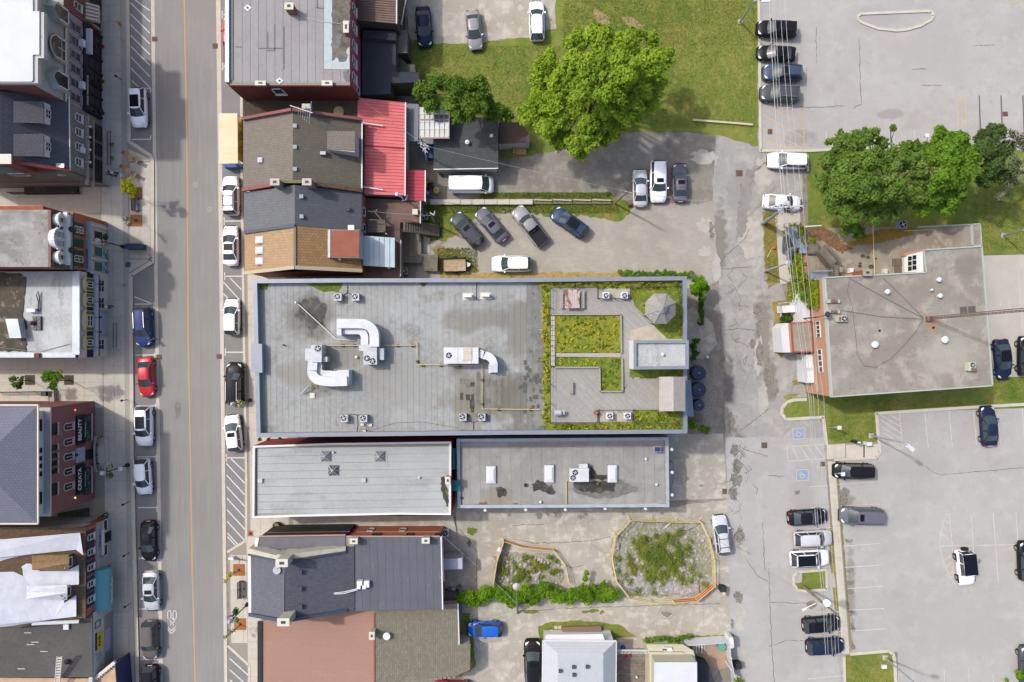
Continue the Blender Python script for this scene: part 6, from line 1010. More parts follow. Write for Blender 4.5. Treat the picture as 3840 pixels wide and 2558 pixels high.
gp2=thing('gas_pipe','yellow gas pipe running along the south edge of the workshop roof','pipe',W(2100,1890,3.9));MB().tube([W(1712,1903,4.0),W(2124,1894,4.0),W(2470,1890,4.0),W(2472,1902,4.0)],.06,6).tube([W(2136,1802,4.0),W(2124,1802,4.0),W(2124,1894,4.0)],.06,6).build('pipe',gpip,gp2)
for u in(1790,1900,2010,2230,2340):MB().box(*(lambda c:(c[0]-.12,c[0]+.12,c[1]-.12,c[1]+.12))(W(u,1897,3.8)),3.8,3.96).build('foot',dk,gp2)
sp_=thing('solar_panel','small blue solar panel on a timber frame at the corner of the workshop roof','solar panel',W(2467,1684,4));MB().prism(at(P(2453,1675,2479,1675,2479,1696,2453,1696),4.6),4.5,4.56).build('frame',galv,sp_);MB().prism(at(P(2455,1677,2477,1677,2477,1694,2455,1694),4.62),4.56,4.6).build('cell',M('solar_blue',(58,76,128),.15,pat=('brick','xy',0,.4,.2,(90,108,150),.01,(52,68,118))),sp_);MB().obox(W(2450,1674,4.2),W(2494,1674,4.2),.08,.08).obox(W(2450,1694,4.2),W(2494,1694,4.2),.08,.08).build('bearer',M('orange_timber',(196,150,100)),sp_)
for(u,v,kk,l)in((1971,1818,'box','black square vent near the west puddle stain'),(2421,1720,'cap','small white vent below the solar panel'),(2461,1815,'cap','small vent at the east end of the workshop roof'),(2027,1881,'cap','small white vent near the south gas pipe'),(1730,1865,'cap','dark vent in the shade beside the teal awning')):vent(u,v,3.82,l,kk,.3,blb if 'black' in l or 'dark' in l else white)
onz(t,P(1790,1897,1800,1886,1822,1882,1840,1896),3.9,rust,'rust_stain',.05);onz(t,P(1920,1894,1940,1886,1946,1898),3.9,rust,'rust_stain',.05)
for i,(u,v)in enumerate(((1972,1912),(2121,1912),(2270,1908),(2421,1908),(1820,1914),(2520,1686),(2521,1772),(2521,1857))):
 e=u>2500;x,y,z=W(u-0,v,3.7);tt=thing('wall_lamp',('second','third','fourth','fifth','first','top','middle','bottom')[i]+' white round wall lamp on the %s side of the workshop'%('east' if e else 'south'),'lamp',(x,y,z),0,'round white lamps on the workshop %s wall'%('east' if e else 'south'));MB().obox((0,0,0),((-.4,0,0)if e else(0,.3,0)),.04,.04).build('arm',white,tt,True);MB().lathe((0,0,-.1),[(.12,0),(.2,.06),(.12,.2)],10).build('shade',white,tt,True)
tc_=thing('wall_cage_stair','black caged platform with a yellow panel on the east wall of the workshop','stairs',W(2520,1770,0));m=MB();[m.obox(W(2512+dx,1727,z),W(2524+dx,1735,z),.05,.05).obox(W(2524,1735,z),W(2524,1800,z),.05,.05).obox(W(2524,1800,z),W(2512,1845,z),.05,.05)for z in(2.2,2.8,3.2)for dx in(0,)];[m.obox(W(2524,v,2.2),W(2524,v,3.2),.04,.04)for v in range(1737,1802,7)];m.build('cage',ir,tc_);MB().prism(at(P(2506,1728,2516,1728,2516,1744,2506,1744),2.4),2.3,2.4).build('panel',yp,tc_)
ta=M('teal_sheet',(50,124,138),.5)
tt=thing('teal_canopy','teal corrugated canopy on the end wall of the long grey building, north one','canopy',(*W2(1698,1720,4),3.4))
for k in range(10):MB().prism(at(P(1690,1680+k*8,1707,1681+k*8,1707,1688.5+k*8,1690,1687.5+k*8),4.4),4.3,4.4+(k%2)*.03).build('sheet',ta,tt)
tt=thing('teal_canopy','teal corrugated canopy beside the dark doorway, south one','canopy',(*W2(1708,1822,4),3.4))
for k in range(5):MB().prism(at(P(1692,1801+k*8.2,1724,1801+k*8.2,1724,1809+k*8.2,1692,1809+k*8.2),4.4),4.3,4.4+(k%2)*.03).build('sheet',ta,tt)
dkw=M('black_clad_wall',(58,58,60),.7);wo=M('washed_orange_brick',(196,106,68),.9,var=[(.8,(176,92,58),.42,.6,.7)],pat=('brick','xz',0,.22,.075,(210,170,150),.006,(180,92,60)))
t=thing('dark_roofed_building','corner building with dark shingled gable, grey flat rear roof and orange brick side','building',(*W2(1300,2150,5),0));z3=5.0
walls(t,at(P(1296,2017,1648,2016,1654,2284,1300,2292),4.9),0,4.8,wo);dfl=M('dark_rolled_roof',(104,107,116),.85,var=[(.4,(96,99,108),.42,.6,.6),(1.6,(150,146,138),.64,.7,.6,(1,.4,1))],rnd=.03)
MB().prism(at(P(1296,2014,1650,2013,1657,2284,1300,2293),4.9),4.75,4.88).build('roof',joint,t);strips(t,P(1326,2014,1650,2013,1657,2284,1330,2292),4.9,11,dfl,.02);MB().obox(W(1654,2012,4.9),W(1660,2285,4.9),.14,.14).obox(W(1658,2010,4.6),W(1664,2180,4.6),.12,.1).build('gutter',white,t);MB().obox(W(1298,2011,4.9),W(1650,2011,4.9),.12,.14).build('gutter',M('pinkish_gutter',(196,156,144)),t)
zq=4.9;ds=shinglem('charcoal_blue_shaded',(106,108,118),(90,92,102));dsf=shinglem('charcoal_blue_lit',(118,120,128),(104,106,114))  # same shingles twice: front slope coloured as lit, rear slope as shaded
faces3(t,'front_roof',[((934,2074,5.6),(1066,2096,7.4),(1066,2318,7.4),(934,2300,5.6))],dsf);faces3(t,'rear_roof',[((1066,2096,7.4),(1328,2048,5.0),(1330,2292,5.0),(1070,2318,7.4))],ds);walls(t,at(P(944,2060,1328,2046,1328,2292,944,2300),5.4),0,4.95,MATS['pale_render'])
faces3(t,'side_roof',[((972,2014,5.0),(1295,2010,5.0),(1295,2060,5.0),(966,2066,5.0))],M('side_shingles',(122,122,126),.95,var=[(1,(112,112,118),.42,.6,.6),(14,(134,134,138),.5,.66,.5)]));MB().prism(at(P(976,2012,1294,2008,1294,2060,976,2060),4.9),0,4.8,top=False).build('black_side_wall',dkw,t);MB().obox(W(972,2011,5.05),W(1296,2006,5.05),.12,.14).obox(W(1000,1998,3.4),W(1310,1994,3.4),.05,.08).build('gutter',M('pinkish_gutter',(196,156,144)),t)
t2_=M('parapet_render',(204,198,182),.9,var=[(1,(186,178,160),.45,.62,.7)])
for z_,a in((0,((934,2072,5.7),(1040,2094,7.3),(1075,2096,7.5))),(1,((1075,2096,7.5),(1298,2062,5.3)))):
 for p,q2 in zip(a,a[1:]):A_,B_=Vector(W(*p)),Vector(W(*q2));MB().face([A_+Vector((0,.5,.15)),B_+Vector((0,.35,.15)),B_+Vector((0,-.05,.2)),A_+Vector((0,-.05,.2))][::-1]).face([A_+Vector((0,.5,-1.5)),B_+Vector((0,.35,-1.5)),B_+Vector((0,.35,.15)),A_+Vector((0,.5,.15))][::-1]).build('parapet',t2_,t);MB().obox(A_+Vector((0,-.18,.12)),B_+Vector((0,-.18,.12)),.2,.2).build('flashing',navyf,t)
for a in(((934,2304,5.7),(1062,2328,7.5)),((1070,2328,7.5),(1302,2288,5.3))):MB().obox(W(*a[0]),W(*a[1]),.35,.25).build('south_flashing',navyf,t)
MB().obox(W(936,2084,5.65),W(938,2302,5.65),.3,.12).build('front_trim',white,t);MB().obox(W(966,2016,5.0),W(958,2064,5.0),.35,.15).build('front_trim',white,t)
for(u,v)in((1056,2112),(1062,2334)):chimney(t,u,v,5.5,9.3,1.15,.7,t2_,cream,'broad_chimney')
for(u,v)in((1326,2030),(1596,2028)):chimney(t,u,v,4.8,6.0,.75,.5,MATS['pale_render'])
for(u,v,l)in((1126,2144,'upper'),(1126,2206,'middle'),(1127,2273,'lower')):vent(u,v,6.95,l+' dark square vent on the charcoal shingled slope','box',.4,M('dark_vent',(80,82,92)),'dark square vents on the charcoal slope')
for k in range(5):z_=7.2-k*.06;MB().obox(W(1078+k*4,2140+k*2,z_),W(1080+k*4,2208-k*8,z_),.1,.02).build('missing_shingle',M('bare_wood',(170,140,118)),t);MB().obox(W(1100+k*5,2168-k*4,z_-.2),W(1102+k*5,2205-k*12,z_-.2),.1,.02).build('missing_shingle',M('bare_wood',(170,140,118)),t)
bu=thing('rooftop_unit','white box unit with two long white pipes on the dark roof','air conditioner',W(1355,2195,5));MB().prism(at(P(1338,2180,1358,2180,1358,2210,1338,2210),5.5),4.92,5.5).build('casing',acw,bu);MB().prism(at(P(1364,2180,1384,2180,1384,2204,1364,2204),5.4),4.92,5.4).build('casing',acw,bu);MB().prism(at(P(1352,2196,1372,2196,1372,2210,1352,2210),5.5),4.92,5.5).build('link',acw,bu);MB().tube([W(1340,2208,5.3),W(1290,2220,5.5),W(1252,2224,5.7)],.05,5).tube([W(1340,2212,5.3),W(1290,2226,5.5),W(1252,2228,5.7)],.05,5).build('pipes',white,bu)
dish=lambda u,v,z,l,mm=None:(lambda tt:(MB().lathe((0,0,.5),[(.1,0),(.3,.02),(.42,.1)],14).build('dish',mm or M('dish_grey',(196,200,206),.4),tt,True),MB().obox((0,0,0),(0,0,.5),.06,.06).obox((0,0,.52),(.1,.35,.8),.03,.03).build('mount',galv,tt,True)))(thing('satellite_dish',l,'satellite dish',W(u,v,z)))
dish(1045,2132,6.9,'pale satellite dish beside the broad chimney on the charcoal roof');dish(1453,2378,3.2,'white satellite dish on the sage shingled roof',white);dish(142,1988,4.9,'pale satellite dish on the olive roof beside the tarpaulin')
for u0,u1 in((1362,1392),(1486,1502)):pass
for(a,b)in((-15.6,-14.6),(-11.8,-10.9),(-8.6,-7.8)):win(t,'y',ywv(2017,4.9)+.01,1,a,b,3.2,4.4,dk,glassd,1,1,.08)
for(a,b)in((-16.6,-15.8),(-12.9,-12.1)):win(t,'y',ywv(2017,4.9)+.01,1,a,b,1.2,2.4,cream,glass,1,1,.08)
MB().obox((-17.5,ywv(2017,4.9)+.1,2.9),(-8.2,ywv(2017,4.9)+.1,2.9),.05,.1).build('string_course',M('pinkish_gutter',(196,156,144)),t)
acunit(1671,1993,0,'white condenser unit on the concrete beside the orange brick wall',.8,body=acw,group=None)
flat('porch_roof','pale lilac canopy roof over the rear door of the dark roofed building',P(1660,2097,1733,2094,1734,2134,1662,2137),2.8,galv,M('lilac_metal',(196,196,212),.5))
gb_=thing('grey_bin_box','weathered grey hexagonal box on the concrete yard','planter',W(1746,2094,0));MB().lathe((0,0,0),[(.42,0),(.42,.7)],6).build('body',M('grey_box',(158,154,142),.9),gb_,True)
hp=thing('hexagonal_planter','dark hexagonal planter on the paving north of the corner building','planter',W(1042,1966,.1));MB().lathe((0,0,.1),[(.36,0),(.42,.6),(.34,.6),(.34,.5)],6).build('body',M('planter_brown',(96,88,62),.9),hp,True);MB().lathe((0,0,.1),[(.33,.5),(.33,.52)],6).build('soil',M('mossy_block',(140,136,96)),hp,True)
for k,(u,v)in enumerate(((1688,2206),(1702,2204),(1724,2198))):tag(MB().lathe(W(u,v,.0),[(.25,0),(.25,.5),(.2,.55)],10).build('garden_pot',M('pot_blue%d'%k,((110,130,150),(190,194,204),(120,122,130))[k],.6)),('blue grey','silver','dark grey')[k]+' pot in the shaded corner behind the dark roofed building','pot')
flat('dark_porch','dark narrow roof strip behind the building in the shaded corner',P(1664,2216,1716,2222,1730,2250,1664,2262),1.0,MATS['dark_render'],MATS['grimy_roof'])
t=thing('brown_and_sage_building','low building, brown felt front roof and sage shingled rear roof, at the bottom edge','building',(*W2(1350,2430,3),0));bf=M('terracotta_felt',(178,140,124),.9,var=[(.3,(170,132,115),.42,.6,.7),(3,(186,150,134),.5,.64,.5),(1,(150,118,104),.6,.7,.5,(.2,1,1))],pat=('brick','xy',0,9,.9,(164,126,110),.02,(176,138,121)))
sg=shinglem('sage_grey_shingles',(152,146,128),(128,122,104),90,row=.24,line=(112,106,90));sg.name='sage_grey_shingles'
MB().prism(at(P(976,2326,1085,2326,1300,2290,1404,2290,1404,3000,976,3000),3.4),3.2,3.4).build('front_roof',bf,t);faces3(t,'rear_roof',[((1404,2290,3.4),(1714,2264,2.8),(1720,2416,2.8),(1764,2414,2.7),(1763,2512,2.7),(1720,2530,2.8),(1715,2536,2.8),(1404,2565,3.4))],sg);walls(t,at(P(980,2330,1404,2296,1706,2272,1714,2418,1758,2420,1758,2506,1708,2530,1404,2560,980,2900),2.7),0,2.65,MATS['pale_render'])
MB().obox(W(975,2330,3.45),W(975,3000,3.45),.5,.2).build('dark_edge',M('dark_gutter',(60,54,60)),t);MB().obox(W(1403,2300,3.45),W(1404,2565,3.45),.15,.06).build('hip_flashing',M('hip_red',(166,96,82)),t);MB().obox(W(1717,2264,2.8),W(1722,2418,2.8),.12,.12).build('gutter',white,t);chimney(t,1394,2385,3.2,4.6,.5,.75,MATS['pale_render'])
for k in range(9):MB().obox(W(1560+k*17,2552-k*1.6,2.9),W(1572+k*17,2551-k*1.6,2.9),.2,.15).build('verge_tile',M('tile_grey',(146,142,134)),t)
t=thing('white_roofed_house','house with pale grey hipped shingled roof at the bottom edge','house',(*W2(2180,2500,4),0));wsx=lambda k,c:M('pale_house_shingles%d'%k,c,.9,var=[(1,tuple(x-12 for x in c),.42,.6,.6)],pat=('brick','xy',90 if k==1 else 0,.33,.2,tuple(x-26 for x in c),.02,tuple(x-8 for x in c)))
faces3(t,'roof',[((2036,2403,3.4),(2311,2404,3.4),(2262,2450,4.6),(2092,2450,4.6))],wsx(0,(212,216,220)));faces3(t,'roof_slope',[((2036,2403,3.4),(2092,2450,4.6),(2092,2900,4.6),(2030,2900,3.4)),((2311,2404,3.4),(2309,2900,3.4),(2262,2900,4.6),(2262,2450,4.6)),((2092,2450,4.6),(2262,2450,4.6),(2262,2900,4.6),(2092,2900,4.6))],wsx(1,(204,209,213)))
walls(t,at(P(2044,2412,2304,2412,2304,2900,2044,2900),3.4),0,3.35,acw);MB().obox(W(2035,2402,3.4),W(2311,2403,3.4),.1,.12).obox(W(2311,2403,3.4),W(2309,2700,3.4),.1,.12).obox(W(2035,2402,3.4),W(2032,2700,3.4),.1,.12).build('gutter',white,t)
faces3(t,'front_awning',[((2048,2380,2.6),(2260,2378,2.6),(2268,2402,3.1),(2042,2402,3.1))],acw)
for(u,v,l)in((2151,2499,'upper middle'),(2202,2498,'rightmost'),(2101,2514,'leftmost'),(2152,2528,'lowest')):vent(u,v,4.6,l+' dark square vent on the pale hipped roof','box',.32,M('dark_vent',(80,82,92)),'dark vents on the pale hipped roof')
tag(MB().prism(at(P(2110,2353,2254,2350,2258,2376,2108,2376),.5),.02,.45).build('raised_bed',M('brown_bed',(140,122,100))),'brown raised bed with pale edge in front of the pale roofed house','planter')
for k,(u,v,c_)in enumerate(((2085,2353,0),(2099,2353,0),(2067,2368,0),(2083,2368,1),(2097,2368,1))):tag(MB().prism(at(P(u-6,v-6,u+6,v-6,u+6,v+6,u-6,v+6),.08),.02,.09).build('paving_slab',M('pink_slab',(214,176,160))if c_ else M('buff_slab',(206,196,178))),('pink' if c_ else 'buff')+' paving slab beside the raised bed','paving slab','loose paving slabs beside the raised bed')
sheet('concrete_pad',P(2312,2392,2392,2388,2410,2400,2416,2430,2312,2432),padm,.04)
deck('house_deck','brown grey timber deck between the two bottom houses',P(2310,2450,2440,2452,2440,2640,2310,2640),.6,16,False,M('brown_deck',(142,132,120),.9,var=[(2,(118,110,98),.44,.6,.8)],rnd=.07))
pr=thing('slatted_pergola','slatted white pergola along the top of the timber deck','pergola',W(2370,2445,2.4));[MB().obox(W(2314+k*5,2439,2.5),W(2317+k*5,2452,2.5),.05,.1).build('slat',white,pr)for k in range(25)];MB().obox(W(2312,2438,2.45),W(2440,2438,2.45),.08,.1).build('beam',white,pr)
tag(MB().prism(at(P(2347,2452,2362,2452,2362,2468,2347,2468),1.2),.62,1.1).build('red_cushion',M('crimson',(176,40,76),.8)),'small crimson cushion seat on the timber deck','seat');tag(MB().lathe(W(2386,2536,.7),[(.12,0),(.12,.3)],10).build('white_pot',white),'small white round pot on the timber deck','pot');tag(MB().lathe(W(2336,2428,.1),[(.3,0),(.2,.5)],7).build('blue_toy',M('toy_blue',(60,96,180))),'blue toy on the concrete path by the deck','toy')
t=thing('cream_house','cream sided house with bright white flat roof at the bottom edge','house',(*W2(2530,2500,4),0));crs=M('cream_lap_siding',(212,208,180),.85,pat=('brick','xz',0,6,.22,(190,186,156),.02,(206,202,172)))
onz(t,P(2454,2484,2614,2484,2616,2900,2452,2900),5.2,whiteroof,'roof',.12);walls(t,at(P(2456,2486,2612,2486,2612,2900,2456,2900),5.2),0,5.08,crs);MB().prism(at(P(2436,2446,2560,2446,2608,2520,2608,2700,2436,2700),3.2),0,3.2).build('lower_block',crs,t)
faces3(t,'lower_roof',[((2424,2416,2.4),(2560,2416,2.4),(2600,2440,2.9),(2612,2482,3.6),(2446,2482,3.6),(2440,2470,3.4))],M('cream_roof_boards',(212,208,180),.85,pat=('brick','xy',0,6,.3,(188,184,154),.02,(204,200,172))));MB().prism(at(P(2490,2430,2520,2430,2524,2446,2490,2446),3.0),2.5,3.0).build('rooflight',white,t);MB().face([W(2484,2433,3.02),W(2500,2433,3.02),W(2502,2440,3.02),W(2486,2440,3.02)][::-1]).build('pane',glass,t)
wfz=thing('white_fence','tall white board fence around the bottom courtyard','fence',W(2700,2420,0));fp_=[W(*p,1.9)for p in P(2574,2406,2600,2400,2740,2396,2752,2400)];fps=P(2576,2408,2600,2402,2735,2398)
def boards(parent,pts,h,w=.28,mat=None,zb=0):
 for a,b in zip(pts,pts[1:]):
  A_,B_=Vector(W(*a)),Vector(W(*b));k=max(1,int((B_-A_).length/w))
  for i in range(k):p,q2=A_.lerp(B_,(i+.03)/k),A_.lerp(B_,(i+.97)/k);m=MB();m.obox(p+Vector((0,0,h/2)),q2+Vector((0,0,h/2)),.05,h);m.build('board',mat or acw,parent)
boards(wfz,P(2560,2395,2700,2385,2718,2386),1.9);boards(wfz,P(2718,2386,2722,2440,2734,2500,2742,2520),1.9)
for v in(2396,2440,2480):MB().box(*(lambda c:(c[0]-.08,c[0]+.08,c[1]-.08,c[1]+.08))(W(2722,v)),0,2).build('post',acw,wfz)
tag(MB().prism(at(P(2737,2392,2751,2393,2754,2430,2738,2436),1.9),.02,1.8).build('meter_box',acw),'white upright cabinet outside the corner of the white fence','cabinet')
sheet('courtyard',P(2600,2400,2725,2398,2735,2500,2600,2540),M('tan_paving',(192,164,140),.9,var=[(1,(176,148,124),.44,.6,.7)]),.03)
cs_=thing('courtyard_steps','pale timber steps inside the white fenced courtyard','steps',W(2620,2430,0));[MB().prism(at(P(2598+k*10,2414,2605+k*10,2414,2605+k*10,2450,2598+k*10,2450),.9-k*.2),.03,.95-k*.2).build('step',cream if k%2 else M('pale_timber',(196,190,176)),cs_)for k in range(5)]
tag(MB().lathe(W(2700,2418,.05),[(.45,0),(.5,.6),(.5,.62)],16).build('round_tub',M('seafoam',(110,176,160),.6)),'round sea green tub inside the white fenced courtyard','tub')
tag(MB().prism(at(P(2616,2486,2660,2500,2680,2560,2616,2600),2.2),0,2.2).build('dark_lean_to',M('charcoal_membrane',(62,66,74))),'dark lean-to roof in the shade of the cream house','lean-to')
wbin(2758,2484,'black bin with pale trim outside the white fence',blb,rz=.1,w=.75);wbin(2703,2200,'dark recycling bin with a printed sticker by the fenced rubble',blb,rz=-.1);tag(MB().box(*(lambda c:(c[0]-.18,c[0]+.18,c[1]-.3,c[1]+.1))(W(2704,2212)),1.03,1.05).build('bin_sticker',M('sticker',(220,210,204),.6,var=[(9,(196,96,60),.5,.6,.8)])),'printed sticker sheet on the lid of the dark recycling bin','sticker')
yr=M('yellow_rail',(236,218,150),.6);orr=M('orange_mesh',(220,110,66),.7)
def hoard(label,px,h=1.3,mesh=(),off=1.0,closed=False):
 tt=thing('barrier_fence',label,'fence',W(*px[0]));w=[Vector(W(u,v))for u,v in px];n=len(w)
 for i in range(n if closed else n-1):
  a,b=w[i],w[(i+1)%n];up=Vector((0,0,1));m=MB()
  for f in(.2,.58,.96):m.obox(a+up*h*f,b+up*h*f,.05,.09)
  m.build('rail',yr,tt);MB().obox(a,a+up*h*1.05,.1,.1).obox(a+Vector((.0,0,.1)),a+(a-Vector((w[0]+w[n//2])/2)).normalized()*.55+Vector((0,0,.05)),.1,.08).build('post',yr,tt)
  if i in mesh:MB().obox(a+up*h*.5,b+up*h*.5,.02,h*.8).build('mesh',orr,tt)
 return tt
hoard('yellow railed barrier ringing the large weedy rubble mound',P(2360,1942,2445,1944,2535,1948,2620,1950,2650,2010,2668,2090,2670,2185,2605,2240,2520,2246,2440,2246,2355,2232,2308,2172,2290,2080,2304,2000),closed=True,mesh=(6,7))
hoard('broken yellow and orange barrier round the smaller rubble patch',P(1850,2186,1864,2098,1890,2020),mesh=(0,1));hoard('yellow and orange barrier line along the top of the smaller rubble patch',P(1890,2022,1970,2046,2074,2056,2120,2118,2132,2180),mesh=(0,1),h=1.1)
tag(MB().lathe(W(1875,2059,.1),[(.3,0),(.32,.4),(.1,.7)],14).build('white_ball',white),'white round bin lid beside the broken barrier','lid')
# ------------------------------------------------------------ east building
HE=6.3;bk=M('salmon_brick_west',(214,160,126),.9,var=[(.8,(204,148,114),.42,.6,.6)],pat=('brick','yz',0,.22,.075,(220,186,160),.006,(206,150,118)));ms_=M('mottled_grit_roof',(164,158,148),.95,var=[(.2,(150,143,132),.42,.58,.9),(.6,(188,180,166),.5,.62,.8),(1.6,(138,130,120),.56,.66,.6),(10,(128,122,112),.48,.68,.6),(24,(196,188,176),.55,.7,.5)],bump=(26,.3,.03),spots=[(3400,1100,6.3,260,60,(148,141,130),.7,.5),(3560,1330,6.3,140,90,(186,180,168),.6,.4),(3150,1100,6.3,60,60,(140,132,122),.7,.8),(3500,1215,6.3,40,40,(168,140,112),.8,.9),(3620,1000,6.3,60,60,(136,130,120),.7,.7)]);tg=M('verdigris_edge',(186,196,188),.7)
t=thing('grit_roofed_building','two storey salmon brick building with mottled grit roof and pale green edging','building',(*W2(3400,1250,HE),0));px_=P(3084,1042,3472,1022,3462,938,3680,924,3720,1446,3113,1488);w=at(px_,HE);walls(t,inset(w,.02)[1],0,HE-.1,bk);MB().prism(w,HE-.12,HE).build('roof',ms_,t);m=MB();[m.obox((*w[k],HE+.04),(*w[(k+1)%6],HE+.04),.14,.18)for k in range(6)];m.build('roof_edge',tg,t)
Xe=w[0][0]
MB().obox(W(3092,1046,HE+.01),W(3118,1486,HE+.01),.3,.02).build('edge_flashing',M('pale_edge',(206,202,188)),t)
a_,b_=Vector((*w[0],0)),Vector((*w[5],0));nx_=(b_-a_).normalized();
def skew(f,z,o=.0):p=a_.lerp(b_,f);return(p.x-o,p.y,z)
for f0,f1,z0,z1 in((.36,.5,4.1,5.1),(.6,.8,4.1,5.1)):
 fo=thing;m=MB().obox(skew(f0,(z0+z1)/2,.05),skew(f1,(z0+z1)/2,.05),.1,z1-z0);fr=m.build('window',white,t)
 for k in range(4):g0=f0+(f1-f0)*(k+.12)/4;g1=f0+(f1-f0)*(k+.88)/4;MB().obox(skew(g0,z0+.62,.12),skew(g1,z0+.62,.12),.03,.62).build('pane',glass,fr)
MB().obox(skew(.05,3.4,.04),skew(.98,3.4,.04),.06,.12).build('string_course',pst,t)
lw=P(3018,856,3442,850,3640,842,3650,924,3462,938,3466,1030,3090,1046,3022,1050);t=thing('low_grit_roofed_wing','lower grit roofed wing with leaf litter and moss under the trees','building',(*W2(3300,950,3.6),0));w=at(lw,3.6);walls(t,w,0,3.5,bk);MB().prism(w,3.48,3.6).build('roof',M('grit_roof_low',(168,158,140),.95,var=[(.3,(146,134,116),.42,.58,.9),(1.2,(186,176,158),.5,.62,.8),(12,(120,110,94),.5,.68,.6),(26,(200,190,172),.56,.7,.5)]),t)
MB().obox(W(3440,852,3.7),W(3640,842,3.7),.14,.16).obox(W(3640,842,3.7),W(3644,920,3.7),.14,.16).build('roof_edge',tg,t);MB().obox(W(3016,858,3.7),W(3020,1048,3.7),.32,.16).build('west_coping',M('salmon_coping',(196,140,116)),t);MB().obox(W(3016,850,3.7),W(3080,846,3.7),.12,.14).build('white_edge',white,t)
onz(t,P(3030,856,3090,850,3140,880,3150,910,3200,930,3160,950,3110,920,3080,900,3040,900),3.64,M('dead_leaves_roof',(138,108,78),.95,var=[(3,(112,80,56),.44,.58,.9),(14,(190,140,96),.54,.66,.8)]),'leaf_litter',.03);onz(t,P(3140,905,3200,905,3300,860,3440,850,3420,880,3300,912,3200,922),3.65,M('orange_moss',(160,122,46),.95,var=[(2,(120,116,44),.44,.58,.8),(8,(196,148,60),.54,.66,.8)]),'moss',.03)
for(u,v,r_)in((3236,960,10),(3255,965,9),(3226,988,7),(3268,1000,12),(3225,998,9),(3285,970,6)):onz(t,[(u+r_*math.cos(k),v+r_*.7*math.sin(k))for k in range(6)],3.64,M('dark_leaf_pile',(92,80,66)),'leaf_pile',.02)
flat('east_ledge','narrow flat ledge roof at the east end of the low wing',P(3644,842,3674,840,3680,920,3648,922),3.4,bk,MATS['grit_roof_low'],cap=tg)
dm_=thing('white_rooflight_dormer','white lean-to rooflight with twelve dark panes on the low wing','rooflight',W(3425,990,3.6));faces3(dm_,'slope',[((3390,960,4.2),(3460,942,6.2),(3464,1020,6.2),(3392,1022,4.2))],white);walls(dm_,at(P(3392,962,3460,946,3462,1020,3394,1022),4.2),3.6,4.2,white)
for i in range(2):
 for j in range(3):u0,v0=3405+i*17,962+j*19-i*4;z0=4.2+(u0-3390)/70*2+.06;z1=z0+14/35;MB().face([W(u0,v0+16,z0),W(u0+14,v0+14,z1),W(u0+14,v0-1,z1),W(u0,v0,z0)]).build('pane',glassd,dm_)
tag(MB().prism(at(P(3392,950,3462,934,3462,946,3394,960),4.6),3.6,4.6).build('brick_cheek',bk),'brick cheek wall beside the white rooflight','wall')
for k,(u,v)in enumerate(((3366,984),(3374,1008))):
 g_=thing('timber_pallet','slatted pallet lying beside the white rooflight, %s one'%('upper' if k==0 else 'lower'),'pallet',W(u,v,3.62));[MB().box(*(lambda c:(c[0]-.04,c[0]+.04,c[1]-.42,c[1]+.42))(W(u-18+i*6,v,3.7)),3.64,3.72).build('slat',wd2,g_)for i in range(7)]
chimney(t,3254,1022,3.6,6.9,.85,.6,brickOS,M('stone_cap',(176,166,150)));tag(MB().prism(at(P(3165,1032,3240,1018,3242,1030,3170,1040),4.4),3.6,4.4).build('salmon_wall_stub',bk),'sloping salmon brick stub wall at the junction of the two roofs','wall')
for(u,v,c_,l)in((3155,1012,cream,'beige cabinet on the low wing'),(3194,1014,white,'white square box on the low wing'),(3322,1017,cream,'beige tray on the low wing'),(3148,952,white,'none')):
 if l!='none':tag(MB().prism(at(P(u-7,v-9,u+7,v-9,u+7,v+9,u-7,v+9),4.1),3.6,4.1).build('roof_box',c_),l,'box')
acunit(3372,846,3.6,'blue grey condenser unit at the edge of the tree over the low wing',.9,body=M('bluegrey_case',(150,156,168)),group=None);cable([(3273,820,3.9),(3276,920,3.8),(3281,1028,3.8)],.06,gpip,'gas_pipe','straight yellow pipe crossing the low grit roof','pipe');cable([(3392,866,3.75),(3440,864,3.75),(3500,862,3.75)],.05,gpip,'gas_pipe','short yellow pipe leading to the condenser on the low wing','pipe')
for(u,v,w_,l)in((3322,1095,.55,'white round vent left of centre on the grit roof'),(3515,1050,.5,'white round vent near the step in the grit roof'),(3519,1110,.5,'white round vent below the step on the grit roof'),(3488,1088,.25,'tiny white vent among the round vents'),(3536,1274,.75,'largest white round vent on the grit roof'),(3275,1292,.75,'white round fan with square base on the grit roof')):vent(u,v,HE,l,w=w_,mat=acw,h=.5)
for(u,v,l)in((3298,1240,'small dark drain left of centre'),(3500,1229,'small dark drain near the mast foot')):tag(MB().lathe(W(u,v,HE),[(.14,0),(.14,.04)],8).build('roof_drain',dk),l+' on the grit roof','drain')
ac5=thing('rooftop_unit','cream unit with round rusty fan near the west edge of the grit roof','air conditioner',W(3158,1194,HE));MB().prism(at(P(3141,1183,3176,1183,3176,1206,3141,1206),HE+.5),HE,HE+.5).build('casing',M('cream_case',(206,202,184)),ac5);fan(ac5,3166,1195,HE+.5,.28);MB().prism(at(P(3146,1187,3154,1187,3154,1203,3146,1203),HE+.55),HE+.4,HE+.56).build('panel',rust,ac5)
ac6=thing('rooftop_unit','pale green unit with round grille in the south east of the grit roof','air conditioner',W(3645,1375,HE));MB().prism(at(P(3632,1359,3660,1359,3660,1391,3632,1391),HE+.6),HE,HE+.6).build('casing',M('pale_green_case',(196,208,176)),ac6);fan(ac6,3648,1369,HE+.6,.26);MB().prism(at(P(3642,1380,3662,1380,3662,1390,3642,1390),HE+.62),HE+.3,HE+.64).build('panel',rust,ac6)
